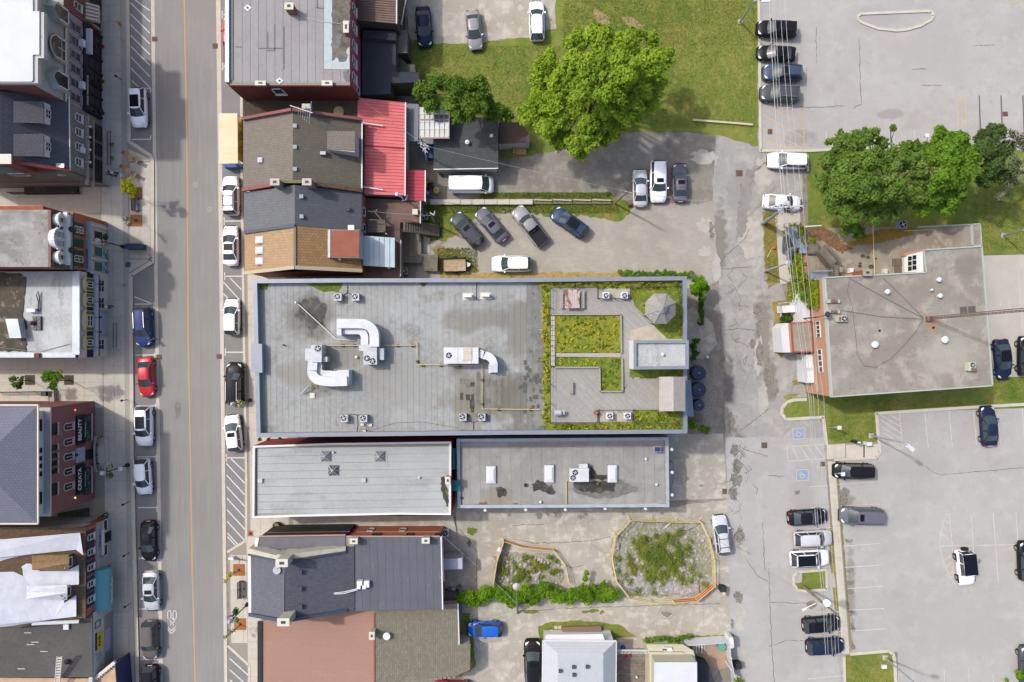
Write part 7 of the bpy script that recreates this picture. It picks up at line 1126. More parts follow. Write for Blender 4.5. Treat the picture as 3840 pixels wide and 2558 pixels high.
for(u,v,l)in((3122,1130,'upper rusted flue box with pale green ends'),(3122,1169,'lower rusted flue box with pale green ends')):tt=thing('flue_box',l,'flue',W(u,v,HE));MB().prism(at(P(u-22,v-6,u-8,v-6,u-8,v+6,u-22,v+6),HE+.3),HE,HE+.35).build('end',tg,tt);MB().prism(at(P(u-8,v-5,u+20,v-5,u+20,v+5,u-8,v+5),HE+.3),HE,HE+.3).build('body',rust,tt);MB().prism(at(P(u+20,v-6,u+28,v-6,u+28,v+6,u+20,v+6),HE+.3),HE,HE+.35).build('end',tg,tt)
sg_=thing('post_lamp','dark rusty arm with blue black lamp head over the roof edge','lamp',W(3020,1196,0));MB().tube([W(3008,1195,2.5),W(3060,1190,6.6),W(3094,1183,7.2)],.07,6).build('arm',M('rust_red',(120,70,62)),sg_);MB().lathe(W(3102,1179,7.1),[(.2,0),(.32,.12),(.2,.35)],12).build('head',M('lamp_navy',(68,66,88),.5),sg_)
for k,(u,v)in enumerate(((3614,1163),(3645,1161))):tag(MB().prism(at(P(u-13,v-12,u+13,v-13,u+14,v+11,u-11,v+13),HE+.08),HE,HE+.08).build('paving_tile',M('dark_tile%d'%k,(104,96,92)if k==0 else(96,90,90),.9,var=[(6,(150,144,140),.55,.64,.7)])),('left' if k==0 else 'right')+' dark square slab lying on the grit roof near the mast','slab')
wl_=acw;flat('white_kiosk','white roofed kiosk against the vine covered brick wall',P(3001,1122,3032,1116,3040,1206,3006,1208),3.0,acw,whiteroof);sgn_=flat('white_wall_box','large white sign board with faint lettering laid against the brick wall',P(3022,1330,3050,1328,3058,1436,3027,1436),2.6,acw,M('sign_white',(236,240,240),.6));flat('grey_meter_hut','small grey roofed hut above the white kiosk',P(2998,1098,3030,1092,3032,1116,3000,1122),2.8,acw,M('hut_grey',(150,154,166),.7))
flat('gravel_roofed_bay','small gravel roofed bay framed with red trim',P(2966,1213,3042,1206,3050,1318,2974,1320),3.4,bk,MATS['grit_roof_low'],cap=M('red_trim',(178,92,76)));flat('white_lean_to','white metal lean-to strip beside the red trimmed bay',P(2928,1230,2944,1212,2963,1213,2972,1322,2934,1322),2.6,acw,whiteroof)
tr_=text('S',.9,(W(3036,1384,2.63)[0],W(3036,1384,2.63)[1],2.64),(0,1,0),(-1,0,0),M('faint_letter',(214,216,226)),'lettering',sgn_)
cg=thing('caged_cabinet','white utility cabinet inside a grey pipe cage','cabinet',W(2962,1158,0));MB().prism(at(P(2933,1146,2990,1144,2992,1170,2935,1173),1.6),0,1.6).build('cabinet',acw,cg);m=MB();cp=[W(u,v,2.2)for u,v in P(2920,1138,3008,1130)];m.tube([W(2928,1186,2.2),W(2920,1138,2.2),W(3008,1130,2.2)],.06,6).tube([W(2920,1138,2.2),W(2920,1138,0)],.05,5).tube([W(2928,1186,2.2),W(2928,1186,0)],.05,5).tube([W(2930,1184,1.2),W(2926,1142,1.2)],.04,5);m.build('cage',galv,cg)
vin=leafmat('vine',(.20,.27,.015),(.28,.33,.02),(.14,.22,.02),.4)
cv=[]
for v in range(848,1122,7):
 for z_ in(.5,1.3,2.1,2.9,3.6):
  if rn.random()<(.8 if v<960 or v>1040 else.62):cv.append((1920+32.55*32*80/(80-z_)+rn.uniform(-3,3),v,rn.uniform(8,14),z_*2))
for v in range(1052,1150,8):
 for z_ in(3.4,4.4,5.3):cv.append((1920+33.3*32*80/(80-z_),v,10,z_*2))
cv+=[(3030,910,12,7.6),(3044,900,11,7.4),(2990,858,10,4),(2938,870,7,5),(2942,850,7,5),(2962,846,8,4),(3050,905,8,7.4)]
bush('creeper','bright lime green creeper over the west wall and fire escape','creeper',cv,vin,22000,.2,31,sub=6)
bush('creeper','darker green climber below the fire escape','creeper',[(2976,940,12,2.4),(2980,955,13,2.4),(2974,970,11,2),(2958,955,8,2)],leafmat('climber',(.05,.12,.015),(.08,.17,.02)),1500,.22,32)
bush('shrub','dark green shrubs beside the caged cabinet','shrub',[(2930,1200,14,1.6),(2950,1192,12,1.4),(2966,1196,10,1.4),(2930,1222,12,1.4),(2998,1140,9,2),(3016,1142,6,4)],leafmat('climber',(.05,.12,.015),(.08,.17,.02)),1900,.24,33)
bs_=M('blue_grey_steel',(150,162,178),.5)
fe=thing('fire_escape','blue grey steel fire escape stair with two flights on the west wall','fire escape',W(2960,900,0))
def flight(par_,a,b,w_,n,mt=bs_,rail=True,tm=None):
 a,b=Vector(W(*a)),Vector(W(*b));d=(b-a);r=Vector((-d.y,d.x,0)).normalized()*w_/2
 for s in(-1,1):
  MB().obox(a+r*s,b+r*s,.06,.2).build('stringer',mt,par_)
  if rail:m=MB();m.obox(a+r*s+Vector((0,0,1)),b+r*s+Vector((0,0,1)),.05,.05);[m.obox(a.lerp(b,k/n)+r*s,a.lerp(b,k/n)+r*s+Vector((0,0,1)),.03,.03)for k in range(n+1)];m.build('handrail',mt,par_)
 for k in range(n):p=a.lerp(b,(k+.5)/n);MB().obox(p-r+Vector((0,0,.08)),p+r+Vector((0,0,.08)),min(.26,d.xy.length/n*.78),.04).build('tread',tm or mt,par_)
gt=M('brown_tread',(116,104,104),.8);flight(fe,(2948,940,.3),(2952,880,2.6),1.0,14,tm=gt);flight(fe,(2975,880,2.6),(2999,930,4.2),.9,12);MB().prism(at(P(2944,852,2990,850,2992,880,2944,880),2.6),2.5,2.6).build('landing',bs_,fe);MB().prism(at(P(2998,920,3024,920,3024,950,2998,950),4.2),4.1,4.2).build('landing',bs_,fe);MB().obox(W(2940,838,3.6),W(2998,834,3.6),.06,.06).build('top_rail',bs_,fe)
flight(fe,(2958,985,.3),(2966,930,2.2),.5,8)
rb_=thing('roof_walkway','grey timber boardwalk and stairs turning across the low wing roof','walkway',W(3080,960,3.6));flight(rb_,(3026,932,4.0),(3070,934,4.0),1.1,11,wd2,False,dkb);flight(rb_,(3072,934,4.0),(3120,992,4.4),1.25,18,wd2,True,dkb);flight(rb_,(3122,992,4.4),(3126,1042,5.2),1.1,14,wd2,True,dkb);flight(rb_,(3038,1036,4.2),(3108,1034,5.0),.9,14,bs_,True,bs_)
mt_=thing('lattice_mast','rusty guyed lattice mast rising from the grit roof toward the right edge','mast',W(3490,1196,HE));g0=Vector(W(3478,1194,HE));MB().prism(at(P(3478,1188,3500,1188,3500,1204,3478,1204),HE+.4),HE,HE+.4).build('base',rust,mt_);top=g0+Vector((2.4,.6,19));offs=[Vector((.16,0,0)),Vector((-.09,.15,0)),Vector((-.09,-.15,0))];rr=M('mast_rust',(128,104,94),.8)
for o in offs:MB().tube([g0+o,top+o],.035,4).build('leg',rr,mt_)
m=MB()
for k in range(44):
 a,b=g0.lerp(top,k/44),g0.lerp(top,(k+1)/44);[m.obox(a+offs[i],b+offs[(i+1)%3],.025,.025)for i in range(3)]
m.build('lacing',rr,mt_)
for i,pts in enumerate(((3462,1192,3180,1040),(3462,1192,3310,1040),(3462,1196,3150,1163),(3462,1196,3400,1282))):
 tag(MB().tube([W(pts[0],pts[1],HE+.2),W((pts[0]+pts[2])/2+(10 if i<2 else 0),(pts[1]+pts[3])/2+8,HE+.1),W(pts[2],pts[3],HE+.1)],.022,4).build('guy_cable',M('cable_mid',(128,124,117))),('long cable from the mast foot to the north west roof edge','cable from the mast foot to the junction with the low wing','cable from the mast foot to the lower rusted flue box','cable from the mast foot curving to the south west')[i],'cable')
cable([(3183,1060,HE+.05),(3176,1090,HE+.05),(3196,1150,HE+.05),(3206,1240,HE+.05),(3216,1330,HE+.05),(3240,1372,HE+.05),(3282,1378,HE+.05),(3340,1346,HE+.05),(3400,1284,HE+.05)],.025,M('cable_mid',(128,124,117)),'roof_cable','dark cable looping down the west half of the grit roof','cable')
# ================================================================ vehicles
def loftbody(L,Wd,prof,nose=.22,tail=.16,zb=.28,belt=.0):
 """prof: [(x, z_top)] hood / belt line from tail to nose; returns MB of a closed rounded body"""
 m=MB();xs=[p[0]for p in prof];N=len(prof)
 for i,(x,zt)in enumerate(prof):
  e0=(x+L/2)/tail/L if tail else 1;e1=(L/2-x)/nose/L;k=min(1,math.sqrt(max(0,1-(1-min(1,e0))**2)),math.sqrt(max(0,1-(1-min(1,e1))**2)))
  hw=Wd/2*(.66+.34*k);zl=zb+(0 if 0<i<N-1 else.12)
  ring=[(-hw*.8,zl),(-hw*.97,zl+.12),(-hw,zl+(zt-zl)*.5),(-hw*.97,zt-.12),(-hw*.86,zt-.02),(-hw*.5,zt+.035),(0,zt+.05),(hw*.5,zt+.035),(hw*.86,zt-.02),(hw*.97,zt-.12),(hw,zl+(zt-zl)*.5),(hw*.97,zl+.12),(hw*.8,zl)]
  for(y,z)in ring:m.v.append((x+(.0 if 0<i<N-1 else(0)),y,z))
 n=13
 for i in range(N-1):
  for k in range(n-1):m.f.append((i*n+k,(i+1)*n+k,(i+1)*n+k+1,i*n+k+1))
  m.f.append((i*n+n-1,(i+1)*n+n-1,(i+1)*n,i*n))
 m.f.append(tuple(k for k in range(n)));m.f.append(tuple((N-1)*n+n-1-k for k in range(n)));return m
SP={'sedan':(4.72,1.82,.93,1.42,-1.72,-1.02,.22,1.05,.86,.98),'hatch':(4.15,1.76,.95,1.47,-1.95,-1.5,.2,.98,.88,.9),'suv':(4.62,1.88,1.05,1.66,-2.18,-1.82,.3,1.05,1.02,1.0),'bigsuv':(5.0,1.98,1.1,1.78,-2.36,-2.05,.42,1.15,1.08,1.05),'minivan':(5.1,1.98,1.02,1.74,-2.42,-2.15,.75,1.55,1.0,1.0),'wagon':(4.7,1.8,.95,1.5,-2.2,-1.75,.28,1.05,.88,.92),'van':(5.4,2.02,1.15,2.05,-2.66,-2.6,1.25,2.0,1.12,1.1),'pickup':(5.6,1.96,1.08,1.8,-.75,-.55,.55,1.25,1.08,1.1),'jeep':(4.2,1.78,1.12,1.82,-1.95,-1.85,.55,.82,1.12,1.0)}
tyre=M('tyre_rubber',(.012,.012,.012),.9,raw=True);rimm=M('alloy_rim',(.35,.35,.37),.35,metal=.8,raw=True);glc=M('car_glass',(.034,.046,.05),.06,spec=.6,raw=True);glh=M('roof_glass',(.006,.007,.01),.15,spec=.25,raw=True)  # glc: sky reflection is partly put into the glass base colour
tail_=M('tail_light',(.26,.012,.016),.3,raw=True);head_=M('head_light',(.62,.64,.66),.15,raw=True);trimb=M('black_plastic',(.014,.014,.015),.7,raw=True,spec=.15);chrome=M('chrome',(.6,.6,.62),.2,metal=1,raw=True)
PROTO={}
def car_proto(kind,sun=None,rack=False,rooftop=None):
 key=(kind,sun,rack,rooftop)
 if key in PROTO:return PROTO[key]
 L,Wd,zb,zr,xb,xr,xf,xw,zh,ztl=SP[kind];t=thing('parked_car','x','car');h=L/2;P0=M('paint_default',(.5,.5,.5),.3,raw=True,coat=1)
 if kind=='pickup':prof=[(-h,.92),(-h+.06,1.0),(-h+.3,1.02),(-1.2,1.02),(-.8,1.05),(0,1.08),(xw-.1,zh+.06),(xw+.4,zh),(h-.35,zh-.12),(h-.1,zh-.3),(h,.55)]
 else:prof=[(-h,.5),(-h+.07,ztl-.22),(-h+.22,ztl-.03),(xb+.15,zb),(-1,zb),(0,zb),(xw-.1,zb-.0),(xw+.25,zh),(h-.7,zh-.07),(h-.3,zh-.18),(h-.08,zh-.34),(h,.48)]
 prof=sorted(prof)
 b=loftbody(L,Wd,prof,.22 if kind not in('jeep','van')else.1,.13 if kind not in('jeep','van','pickup')else.06).build('body',P0,t,True,True)
 wb=Wd/2*.9;wr=Wd/2*(.72 if kind not in('van','jeep')else.84);wt=wr
 A=dict(bl=(xb,-wb*.97,zb-.03),br=(xb,wb*.97,zb-.03),fl=(xw,-wb*.97,zb-.03),fr=(xw,wb*.97,zb-.03),Rl=(xr,-wr*.94,zr-.06),Rr=(xr,wr*.94,zr-.06),Fl=(xf,-wr*.93,zr-.05),Fr=(xf,wr*.93,zr-.05))
 m=MB();n_=6
 xs=[xr+(xf-xr)*i/n_ for i in range(n_+1)]
 for x in xs:
  e=1-.05*(abs(x-(xr+xf)/2)/((xf-xr)/2))**3;cz=.05*(1-((x-(xr+xf)/2)/((xf-xr)/2))**2)
  for y,z in((-wr,-.07),(-wr*.93,-.01),(-wr*.5,.03),(0,.045),(wr*.5,.03),(wr*.93,-.01),(wr,-.07)):m.v.append((x+(.11*(1-(y/wr)**2)if x==xs[-1]else-.06*(1-(y/wr)**2)if x==xs[0]else 0),y*e,zr+z+cz-.05))
 m.f=[(i*7+k,(i+1)*7+k,(i+1)*7+k+1,i*7+k+1)for i in range(n_)for k in range(6)]
 rf=m.build('roof',P0,t,True,True)
 def quad(a,b_,c,d,nm,mt=glc):
  q_=[Vector(x)for x in(a,b_,c,d)];c0=sum(q_,Vector())/4;q_=[c0+(x-c0)*.97 for x in q_];nn=(q_[1]-q_[0]).cross(q_[2]-q_[1])
  if nn.z<0:q_=q_[::-1]
  MB().face(q_).build(nm,mt,t,True)
 P4=MB();
 for a,b_ in(('bl','Rl'),('br','Rr'),('fl','Fl'),('fr','Fr')):P4.obox(A[a],A[b_],.06,.05)
 mid=(xf+xr)/2-.1
 for s,l in((-1,'l'),(1,'r')):P4.obox((mid,s*wb*.97,zb-.03),(mid,s*wr*.96,zr-.06),.05,.04)
 P4.build('pillars',P0,t,True)
 def curved(p,q2,c_,d_,bow,nm):
  m=MB();K=6
  for(l_,r_,bw)in((p,q2,bow),(c_,d_,bow*.55)):
   for i in range(K+1):f=i/K;v=Vector(l_).lerp(Vector(r_),f*.94+.03);m.v.append((v.x+bw*(1-(2*f-1)**2),v.y,v.z+.012))
  for i in range(K):m.f.append((i,i+1,K+2+i,K+1+i)if bow>0 else(i,K+1+i,K+2+i,i+1))
  m.build(nm,glc,t,True,True)
 bw_=.2 if kind not in('jeep',)else.03
 curved(A['fl'],A['fr'],A['Fl'],A['Fr'],bw_,'windscreen');curved(A['bl'],A['br'],A['Rl'],A['Rr'],-bw_*.6,'rear_window')
 for s,(a,b_,c,d)in((-1,('bl','fl','Fl','Rl')),(1,('br','fr','Fr','Rr'))):
  if kind=='van':
   MB().face([A[a],(xf-.15,s*wb*.97,zb),(xf-.15,s*wr*.95,zr-.06),A[d]][::-s]).build('side_panel',P0,t,True);quad((xf-.1,s*wb*.98,zb),A[b_],A[c],(xf-.1,s*wr*.95,zr-.08),'side_window')
  else:quad(A[a],(mid-.05,s*wb*.97,zb-.03),(mid-.05,s*wr*.96,zr-.06),A[d],'side_window');quad((mid+.05,s*wb*.97,zb-.03),A[b_],A[c],(mid+.05,s*wr*.96,zr-.06),'side_window')
  mr=MB();mr.obox((xw-.28,s*(wb+.02),zb+.02),(xw-.3,s*(wb+.24),zb+.1),.16,.13).build('mirror',P0,t,True)
  hx=h-.28;MB().face([(hx+.12,s*wb*.45,zh-.17),(hx-.02,s*wb*.88,zh-.16),(hx-.3,s*wb*.93,zh-.05),(hx-.05,s*wb*.6,zh-.04)][::s]).build('headlight',head_,t,True)
  MB().obox((-h+.06,s*wb*.55,ztl-.14),(-h+.16,s*wb*.93,ztl-.1),.07,.12).build('tail_light',tail_,t,True)
 for x in(h-.9,-h+.85):
  for s in(-1,1):
   w=MB().tube([(x,s*(Wd/2-.24),.33),(x,s*(Wd/2-.015),.33)],.34 if kind!='jeep' else.4,16).build('wheel',tyre,t,True);MB().tube([(x,s*(Wd/2-.05),.33),(x,s*(Wd/2+.0),.33)],.21,10).build('rim',rimm,w,True)
   MB().tube([(x,s*(Wd/2-.3),.33),(x,s*(Wd/2-.12),.33)],.4,14).build('wheel_arch',trimb,t,True)
 MB().obox((h-.05,-Wd*.3,.52),(h-.05,Wd*.3,.52),.1,.16).build('grille',trimb,t,True);MB().obox((-h+.02,-.26,.75),(-h+.02,.26,.75),.04,.12).build('number_plate',white,t,True)
 MB().obox((xw-.02,-wb*.9,zb+.0),(xw-.02,wb*.9,zb+.0),.1,.03).build('wiper_cowl',trimb,t,True)
 if sun=='small':MB().face([(xf-.58,-.4,zr+.052),(xf-.1,-.4,zr+.052),(xf-.1,.4,zr+.052),(xf-.58,.4,zr+.052)]).build('sunroof',glh,t,True)
 if sun=='pano':MB().box(xr+(xf-xr)*.3,xf-.12,-.5,.5,zr-.02,zr+.052).build('sunroof',glh,t,True)
 if sun=='black':MB().box(xr+.05,xf-.03,-wr*.88,wr*.88,zr-.06,zr+.052).build('black_roof_panel',glh,t,True)
 if rack:
  for s in(-1,1):MB().obox((xr+.15,s*wr*.86,zr+.07),(xf-.15,s*wr*.86,zr+.07),.05,.04).build('roof_rail',chrome if rack==2 else trimb,t,True)
  if rack==3:
   for x in(xr+.5,xf-.55):MB().obox((x,-wr*.85,zr+.09),(x,wr*.85,zr+.09),.06,.03).build('cross_bar',trimb,t,True)
 if kind=='pickup':MB().box(-h+.08,-.85,-.82,.82,.98,1.09).build('bed_cover',trimb,t,True)
 if kind=='jeep':
  MB().tube([(-h-.02,0,1.0),(-h-.28,0,1.0)],.4,16).build('spare_wheel',tyre,t,True);MB().box(xr,xf,-wr*.98,wr*.98,zr-.08,zr+.05).build('hard_top',glh,t,True)
  for x in(h-.9,-h+.85):
   for s in(-1,1):MB().box(x-.5,x+.5,s*Wd/2-.12+(s>0)*0,s*Wd/2+.12,.72,.8).build('fender',trimb,t,True)
 if kind in('suv','bigsuv','hatch','wagon','minivan'):MB().obox((xr+.02,-wr*.8,zr-.03),(xr+.02,wr*.8,zr-.03),.2,.05).build('rear_spoiler',P0,t,True)
 PROTO[key]=t;t['unused']=1;return t
PAINT={'white':(.74,.745,.76),'silver':(.42,.43,.45),'grey':(.07,.072,.08),'dkgrey':(.055,.058,.065),'black':(.010,.010,.013),'navy':(.012,.018,.045),'slate':(.025,.045,.10),'midgrey':(.2,.2,.205),'blue':(.02,.075,.30),'mblue':(.025,.045,.14),'red':(.42,.012,.022),'purplegrey':(.10,.10,.125),'brown':(.10,.09,.082),'cobalt':(.012,.09,.42),'crimson':(.5,.02,.05),'bluegrey':(.045,.062,.10)}
used=set()
def car(u,v,ang,kind,colr,label,name=None,sun=None,rack=False,group=None,s=1.0,cat='car'):
 p=car_proto(kind,sun,rack);c=PAINT[colr];pm=M('paint_'+colr,c,.4,raw=True,coat=.25 if c[0]>.15 else.06,spec=.4 if c[0]>.15 else.12,metal=.0,var=[(1.2,tuple(x*.9 for x in c),.45,.65,.6)])
 x,y,_=W(u,v,.9);mats={k:pm for k in('body','roof','pillars','side_panel','rear_spoiler')};mats['mirror']=pm
 o=dup(p,(x,y,.10 if False else.02),R(ang),label,group,mats);o.name=name or 'parked_car';o['category']=cat;o.scale=(s,s,s)
 if 'unused' in o:del o['unused']
 return o
wk='cars parked along the west kerb of the street';ek='cars parked along the east kerb of the street'
car(517,402,-88,'suv','white','white car with a dark glass roof parked alone by the hatched bays',sun='pano',group=wk)
car(534,1226,-87,'suv','mblue','blue car with silver roof rails beside the pedestrian in turquoise',rack=2,group=wk)
car(545,1413,-87,'sedan','red','bright red saloon car opposite the plaza trees',group=wk);car(538,1599,-89,'suv','white','white car with large black glass roof in front of the plum brick building',sun='pano',group=wk,s=1.02)
car(534,1790,-86,'hatch','white','white car with plain roof beside the south end of the plum brick building',group=wk,s=1.03);car(555,2031,-89,'sedan','black','black saloon south of the plain white car on the west kerb',group=wk)
car(564,2219,-88,'sedan','silver','silver saloon with small sunroof opposite the teal awning',sun='small',group=wk);car(561,2403,-88,'suv','brown','brown grey car opposite the yellow shop sign',group=wk,s=.98);car(563,2572,-88,'suv','black','black car cut by the bottom edge on the west kerb',group=wk)
car(868,150,91,'pickup','crimson','red pickup with black bed half hidden by the grey roof',name='pickup_truck',group=ek,cat='pickup truck');car(872,-30,91,'suv','black','black car at the top edge half hidden by the grey roof',group=ek)
car(864,732,91,'suv','white','white car with black roof bars south of the beige awning',rack=3,group=ek);car(862,920,91,'sedan','white','white saloon with black front roof panel outside the tan roofed terrace',sun='pano',group=ek);car(867,1187,90,'hatch','white','white hatchback by the north west corner of the main building',group=ek,s=1.03)
car(879,1439,90,'bigsuv','black','large black car with silver roof rails beside the main building',rack=2,group=ek);car(873,1624,97,'hatch','white','white car parked at a slight angle by the south west corner of the main building',sun='small',group=ek,s=1.03)
nl='cars in the upper gravel lot';car(1589,97,-86,'sedan','navy','dark navy saloon nearest the buildings in the upper gravel lot',group=nl);car(1777,110,-84,'sedan','midgrey','grey saloon in the middle of the upper gravel lot',group=nl,s=.98);car(2013,74,91,'wagon','white','white estate car at the east end of the upper gravel lot',group=nl)
car(1768,692,0,'van','white','white cargo van parked on the dirt behind the red roofs',name='cargo_van',cat='van',s=.96)
ml='cars in the middle gravel yard';car(1750,859,131,'suv','dkgrey','dark grey car with sunroof, leftmost of the slanted row',sun='small',group=ml);car(1842,842,130,'sedan','purplegrey','grey saloon with sunroof, second of the slanted row',sun='small',group=ml);car(1987,846,128,'pickup','midgrey','silver grey pickup with black bed cover in the slanted row',name='pickup_truck',cat='pickup truck',s=.95);car(2135,833,145,'suv','slate','metallic blue car, rightmost of the slanted row',sun='pano',rack=1,group=ml);car(1917,989,180,'suv','white','white car beside the trailer in the gravel yard',group=ml)
car(2402,703,91,'sedan','silver','pale silver saloon, leftmost of three near the lane',group=ml,s=.94);car(2470,680,-90,'bigsuv','white','white pickup-like car with small sunroof, middle of three near the lane',sun='small',group=ml,s=.98);car(2552,683,91,'sedan','purplegrey','grey saloon with small sunroof, rightmost of three near the lane',sun='small',group=ml,s=.96)
ul='dark cars in the upper right car park';car(2914,107,177,'bigsuv','black','black car at the top of the column under the overhead wires',sun='small',group=ul,s=.93);car(2914,197,177,'sedan','black','black saloon, second in the column under the overhead wires',group=ul,s=.96);car(2936,271,178,'suv','bluegrey','blue grey car with dark sunroof, third in the column under the wires',sun='small',rack=1,group=ul);car(2926,350,177,'suv','dkgrey','charcoal car with roof rails, lowest in the column under the wires',rack=2,group=ul)
car(2954,602,178,'suv','white','white car below the car park kerb beside the big maple');car(2936,757,-4,'sedan','white','white car beneath the transformer pole',s=.96)
rl='cars in the lower right car parks';car(3764,1347,-84,'sedan','navy','navy saloon on the pale lot right of the grit roof',sun='black',group=rl);car(3853,1335,90,'suv','black','black car cut by the right edge beside the navy saloon',group=rl);car(3711,1598,94,'sedan','navy','navy saloon alone in the marked bays of the lower car park',group=rl)
car(3203,1767,179,'minivan','black','black car beside the white sign at the top of the lower car park',rack=1,group=rl,s=.92);car(3232,1936,178,'minivan','purplegrey','purple grey minivan nosed up to the pale walkway',sun='small',name='minivan',group=rl);car(3031,1941,4,'sedan','black','black saloon left of the walkway, top of its column',group=rl,s=.98)
car(3053,2021,3,'suv','silver','silver car left of the walkway, between the black saloon and the white car',group=rl,s=.97);car(3040,2095,3,'suv','white','white car with full black roof left of the walkway',sun='black',group=rl);car(3083,2343,5,'suv','black','black car just below the leaning pole',sun='pano',group=rl,s=.95);car(3097,2426,3,'suv','navy','dark navy car at the foot of the walkway column',group=rl,s=.96)
car(3622,2130,-84,'jeep','white','white open off-road car with black hard top and spare wheel alone in the car park',group=rl);car(3853,2105,92,'suv','black','black car cut by the right edge level with the white off-road car',group=rl);car(3858,2498,92,'suv','dkgrey','dark car cut by the right edge in the bottom corner',group=rl)
car(2707,2007,97,'wagon','silver','silver estate car with roof bars beside the fenced rubble mound',rack=3);car(1817,2362,180,'hatch','cobalt','bright blue hatchback beside the sage shingled roof');car(1998,2482,91,'bigsuv','black','large black car beside the pale roofed house',sun='small',s=1.02);car(1700,2588,178,'suv','crimson','red car partly under the sage shingled roof at the bottom edge')
for p in list(PROTO.values()):
 for ch in list(p.children):
  for g in list(ch.children):bpy.data.objects.remove(g)
  bpy.data.objects.remove(ch)
 bpy.data.objects.remove(p)
tr=thing('utility_trailer','small black utility trailer with plywood bed beside the timber landing','trailer',W(1704,996),R(2));MB().box(-1.35,1.35,-.72,.72,.45,.52).build('bed',M('plywood',(196,172,140),.9,var=[(2,(168,140,108),.44,.6,.8,(1,4,1)),(.8,(214,196,170),.5,.62,.6)]),tr,True)
for a in((-1.4,-.77,1.4,-.77),(-1.4,.77,1.4,.77),(-1.4,-.77,-1.4,.77),(1.4,-.77,1.4,.77)):MB().obox((a[0],a[1],.62),(a[2],a[3],.62),.07,.35).build('side',trimb,tr,True)
for s in(-1,1):MB().tube([(.1,s*.8,.3),(.1,s*1.0,.3)],.3,14).build('wheel',tyre,tr,True)
MB().obox((1.4,-.5,.45),(2.0,0,.45),.08,.08).obox((1.4,.5,.45),(2.0,0,.45),.08,.08).build('drawbar',trimb,tr,True);MB().prism([(1.45,-.35),(1.9,-.12),(1.9,.12),(1.45,.35)],.5,.6).build('tongue_box',white,tr,True)
# ================================================================ trees and planting
mp=leafmat('bright_maple',(.22,.33,.03),(.33,.43,.05),(.16,.265,.022),.42)
tree('maple_tree','largest bright yellow green tree on the lawn','tree',(2215,400),[(2330,190,11,66),(2250,150,11,58),(2160,160,10,52),(2380,140,9,36),(2440,150,8,34),(2480,230,8,48),(2420,260,11,62),(2330,270,13,66),(2240,250,13,58),(2150,250,10,50),(2060,235,8,42),(2025,290,8,44),(2090,320,9,44),(2190,320,12,50),(2290,350,12,60),(2380,360,10,58),(2430,390,8,44),(2360,430,9,46),(2270,410,9,44),(2010,380,8,48),(1985,440,8,46),(2070,390,9,46),(2100,450,8,46),(2040,480,8,46),(2200,470,8,42),(2210,530,7,42),(2150,540,7,38),(2260,520,6,32),(2180,575,6,26),(2110,380,8,50),(2150,410,8,50),(2180,370,9,50),(2060,340,7,46),(2120,280,9,50),(2240,460,7,50),(2110,520,6,46),(2300,480,6,44),(2050,440,7,44),(2460,330,8,50),(2340,390,9,50)],mp,80000,.36,11,sub=20,subr=.34,trunk_r=.4,low=-.15)
gm=leafmat('mid_green_leaf',(.08,.15,.022),(.15,.23,.035),(.055,.11,.016),.3)
tree('garden_tree','mid green tree overhanging the glazed canopy and garage','tree',(1760,400),[(1590,345,6,40),(1650,320,7,42),(1720,330,8,50),(1790,340,7,44),(1700,390,8,52),(1620,385,6,38),(1770,400,8,46),(1740,440,7,40),(1820,390,6,38),(1880,420,5,34),(1840,430,5,28),(1905,440,4.5,20),(1600,380,5,26)],gm,24000,.32,12,sub=16)
dg=leafmat('deep_maple',(.10,.18,.03),(.18,.27,.055),(.075,.145,.022),.36)
tree('maple_tree','large green tree over the low wing with bare twigs on top','tree',(3270,740),[(3130,560,8,40),(3200,540,9,46),(3260,520,9,40),(3100,620,8,48),(3180,620,10,56),(3260,620,11,60),(3340,600,10,50),(3400,610,9,48),(3080,690,8,44),(3150,700,10,56),(3240,700,12,62),(3330,700,11,58),(3110,760,8,46),(3190,790,9,52),(3270,790,9,50),(3350,780,8,46),(3420,740,8,46),(3440,680,8,44),(3180,850,7,40),(3215,880,6,26),(3455,610,9,40),(3452,560,8,34),(3445,640,9,36),(3400,560,8,34),(3300,540,8,26),(3345,480,8,14),(3150,495,7,14),(3250,500,7,20)],dg,56000,.34,13,sub=20,subr=.32,twigs=2,trunk_r=.35)
tree('maple_tree','rounder brighter green tree right of the largest dark maple','tree',(3500,640),[(3520,520,8,44),(3590,530,8,42),(3620,590,8,46),(3550,590,10,54),(3490,590,9,44),(3600,660,9,50),(3530,670,10,52),(3580,740,8,40),(3500,740,8,44),(3460,780,7,34),(3540,785,7,34),(3640,640,8,30)],leafmat('fresh_maple',(.11,.21,.022),(.17,.29,.035),(.08,.16,.016),.36),30000,.34,14,sub=18,subr=.33)
tree('shade_tree','dark green tree behind the round one near the right edge','tree',(3700,600),[(3680,510,7,32),(3730,500,7,34),(3700,560,8,42),(3760,560,7,34),(3720,620,7,40),(3690,680,6,34),(3760,660,6,32)],leafmat('dull_green',(.06,.10,.03),(.10,.15,.045),(.045,.08,.022),.25),13000,.32,15,sub=16,twigs=3)
bkp=M('pale_bark',(176,168,154));tree('bare_tree','half bare pale branched tree at the right edge','tree',(3830,640),[(3790,520,8,40),(3840,540,8,44),(3800,620,8,44),(3850,680,7,44),(3780,680,6,34),(3870,600,8,40),(3740,740,5,20)],leafmat('sparse_grey_green',(.07,.09,.04),(.10,.13,.05),None,.2),2600,.24,16,bark=bkp,twigs=16)
yg=leafmat('golden_leaf',(.32,.32,.02),(.42,.36,.03),(.20,.26,.02),.4)
tree('street_tree','small golden yellow street tree in the west pavement','tree',(510,735),[(480,690,4,24),(500,705,4.5,24),(470,715,4,18),(515,718,4,16),(495,732,3.6,16),(462,700,3.6,12)],yg,2600,.17,17,trunk_r=.07,limbs=True)
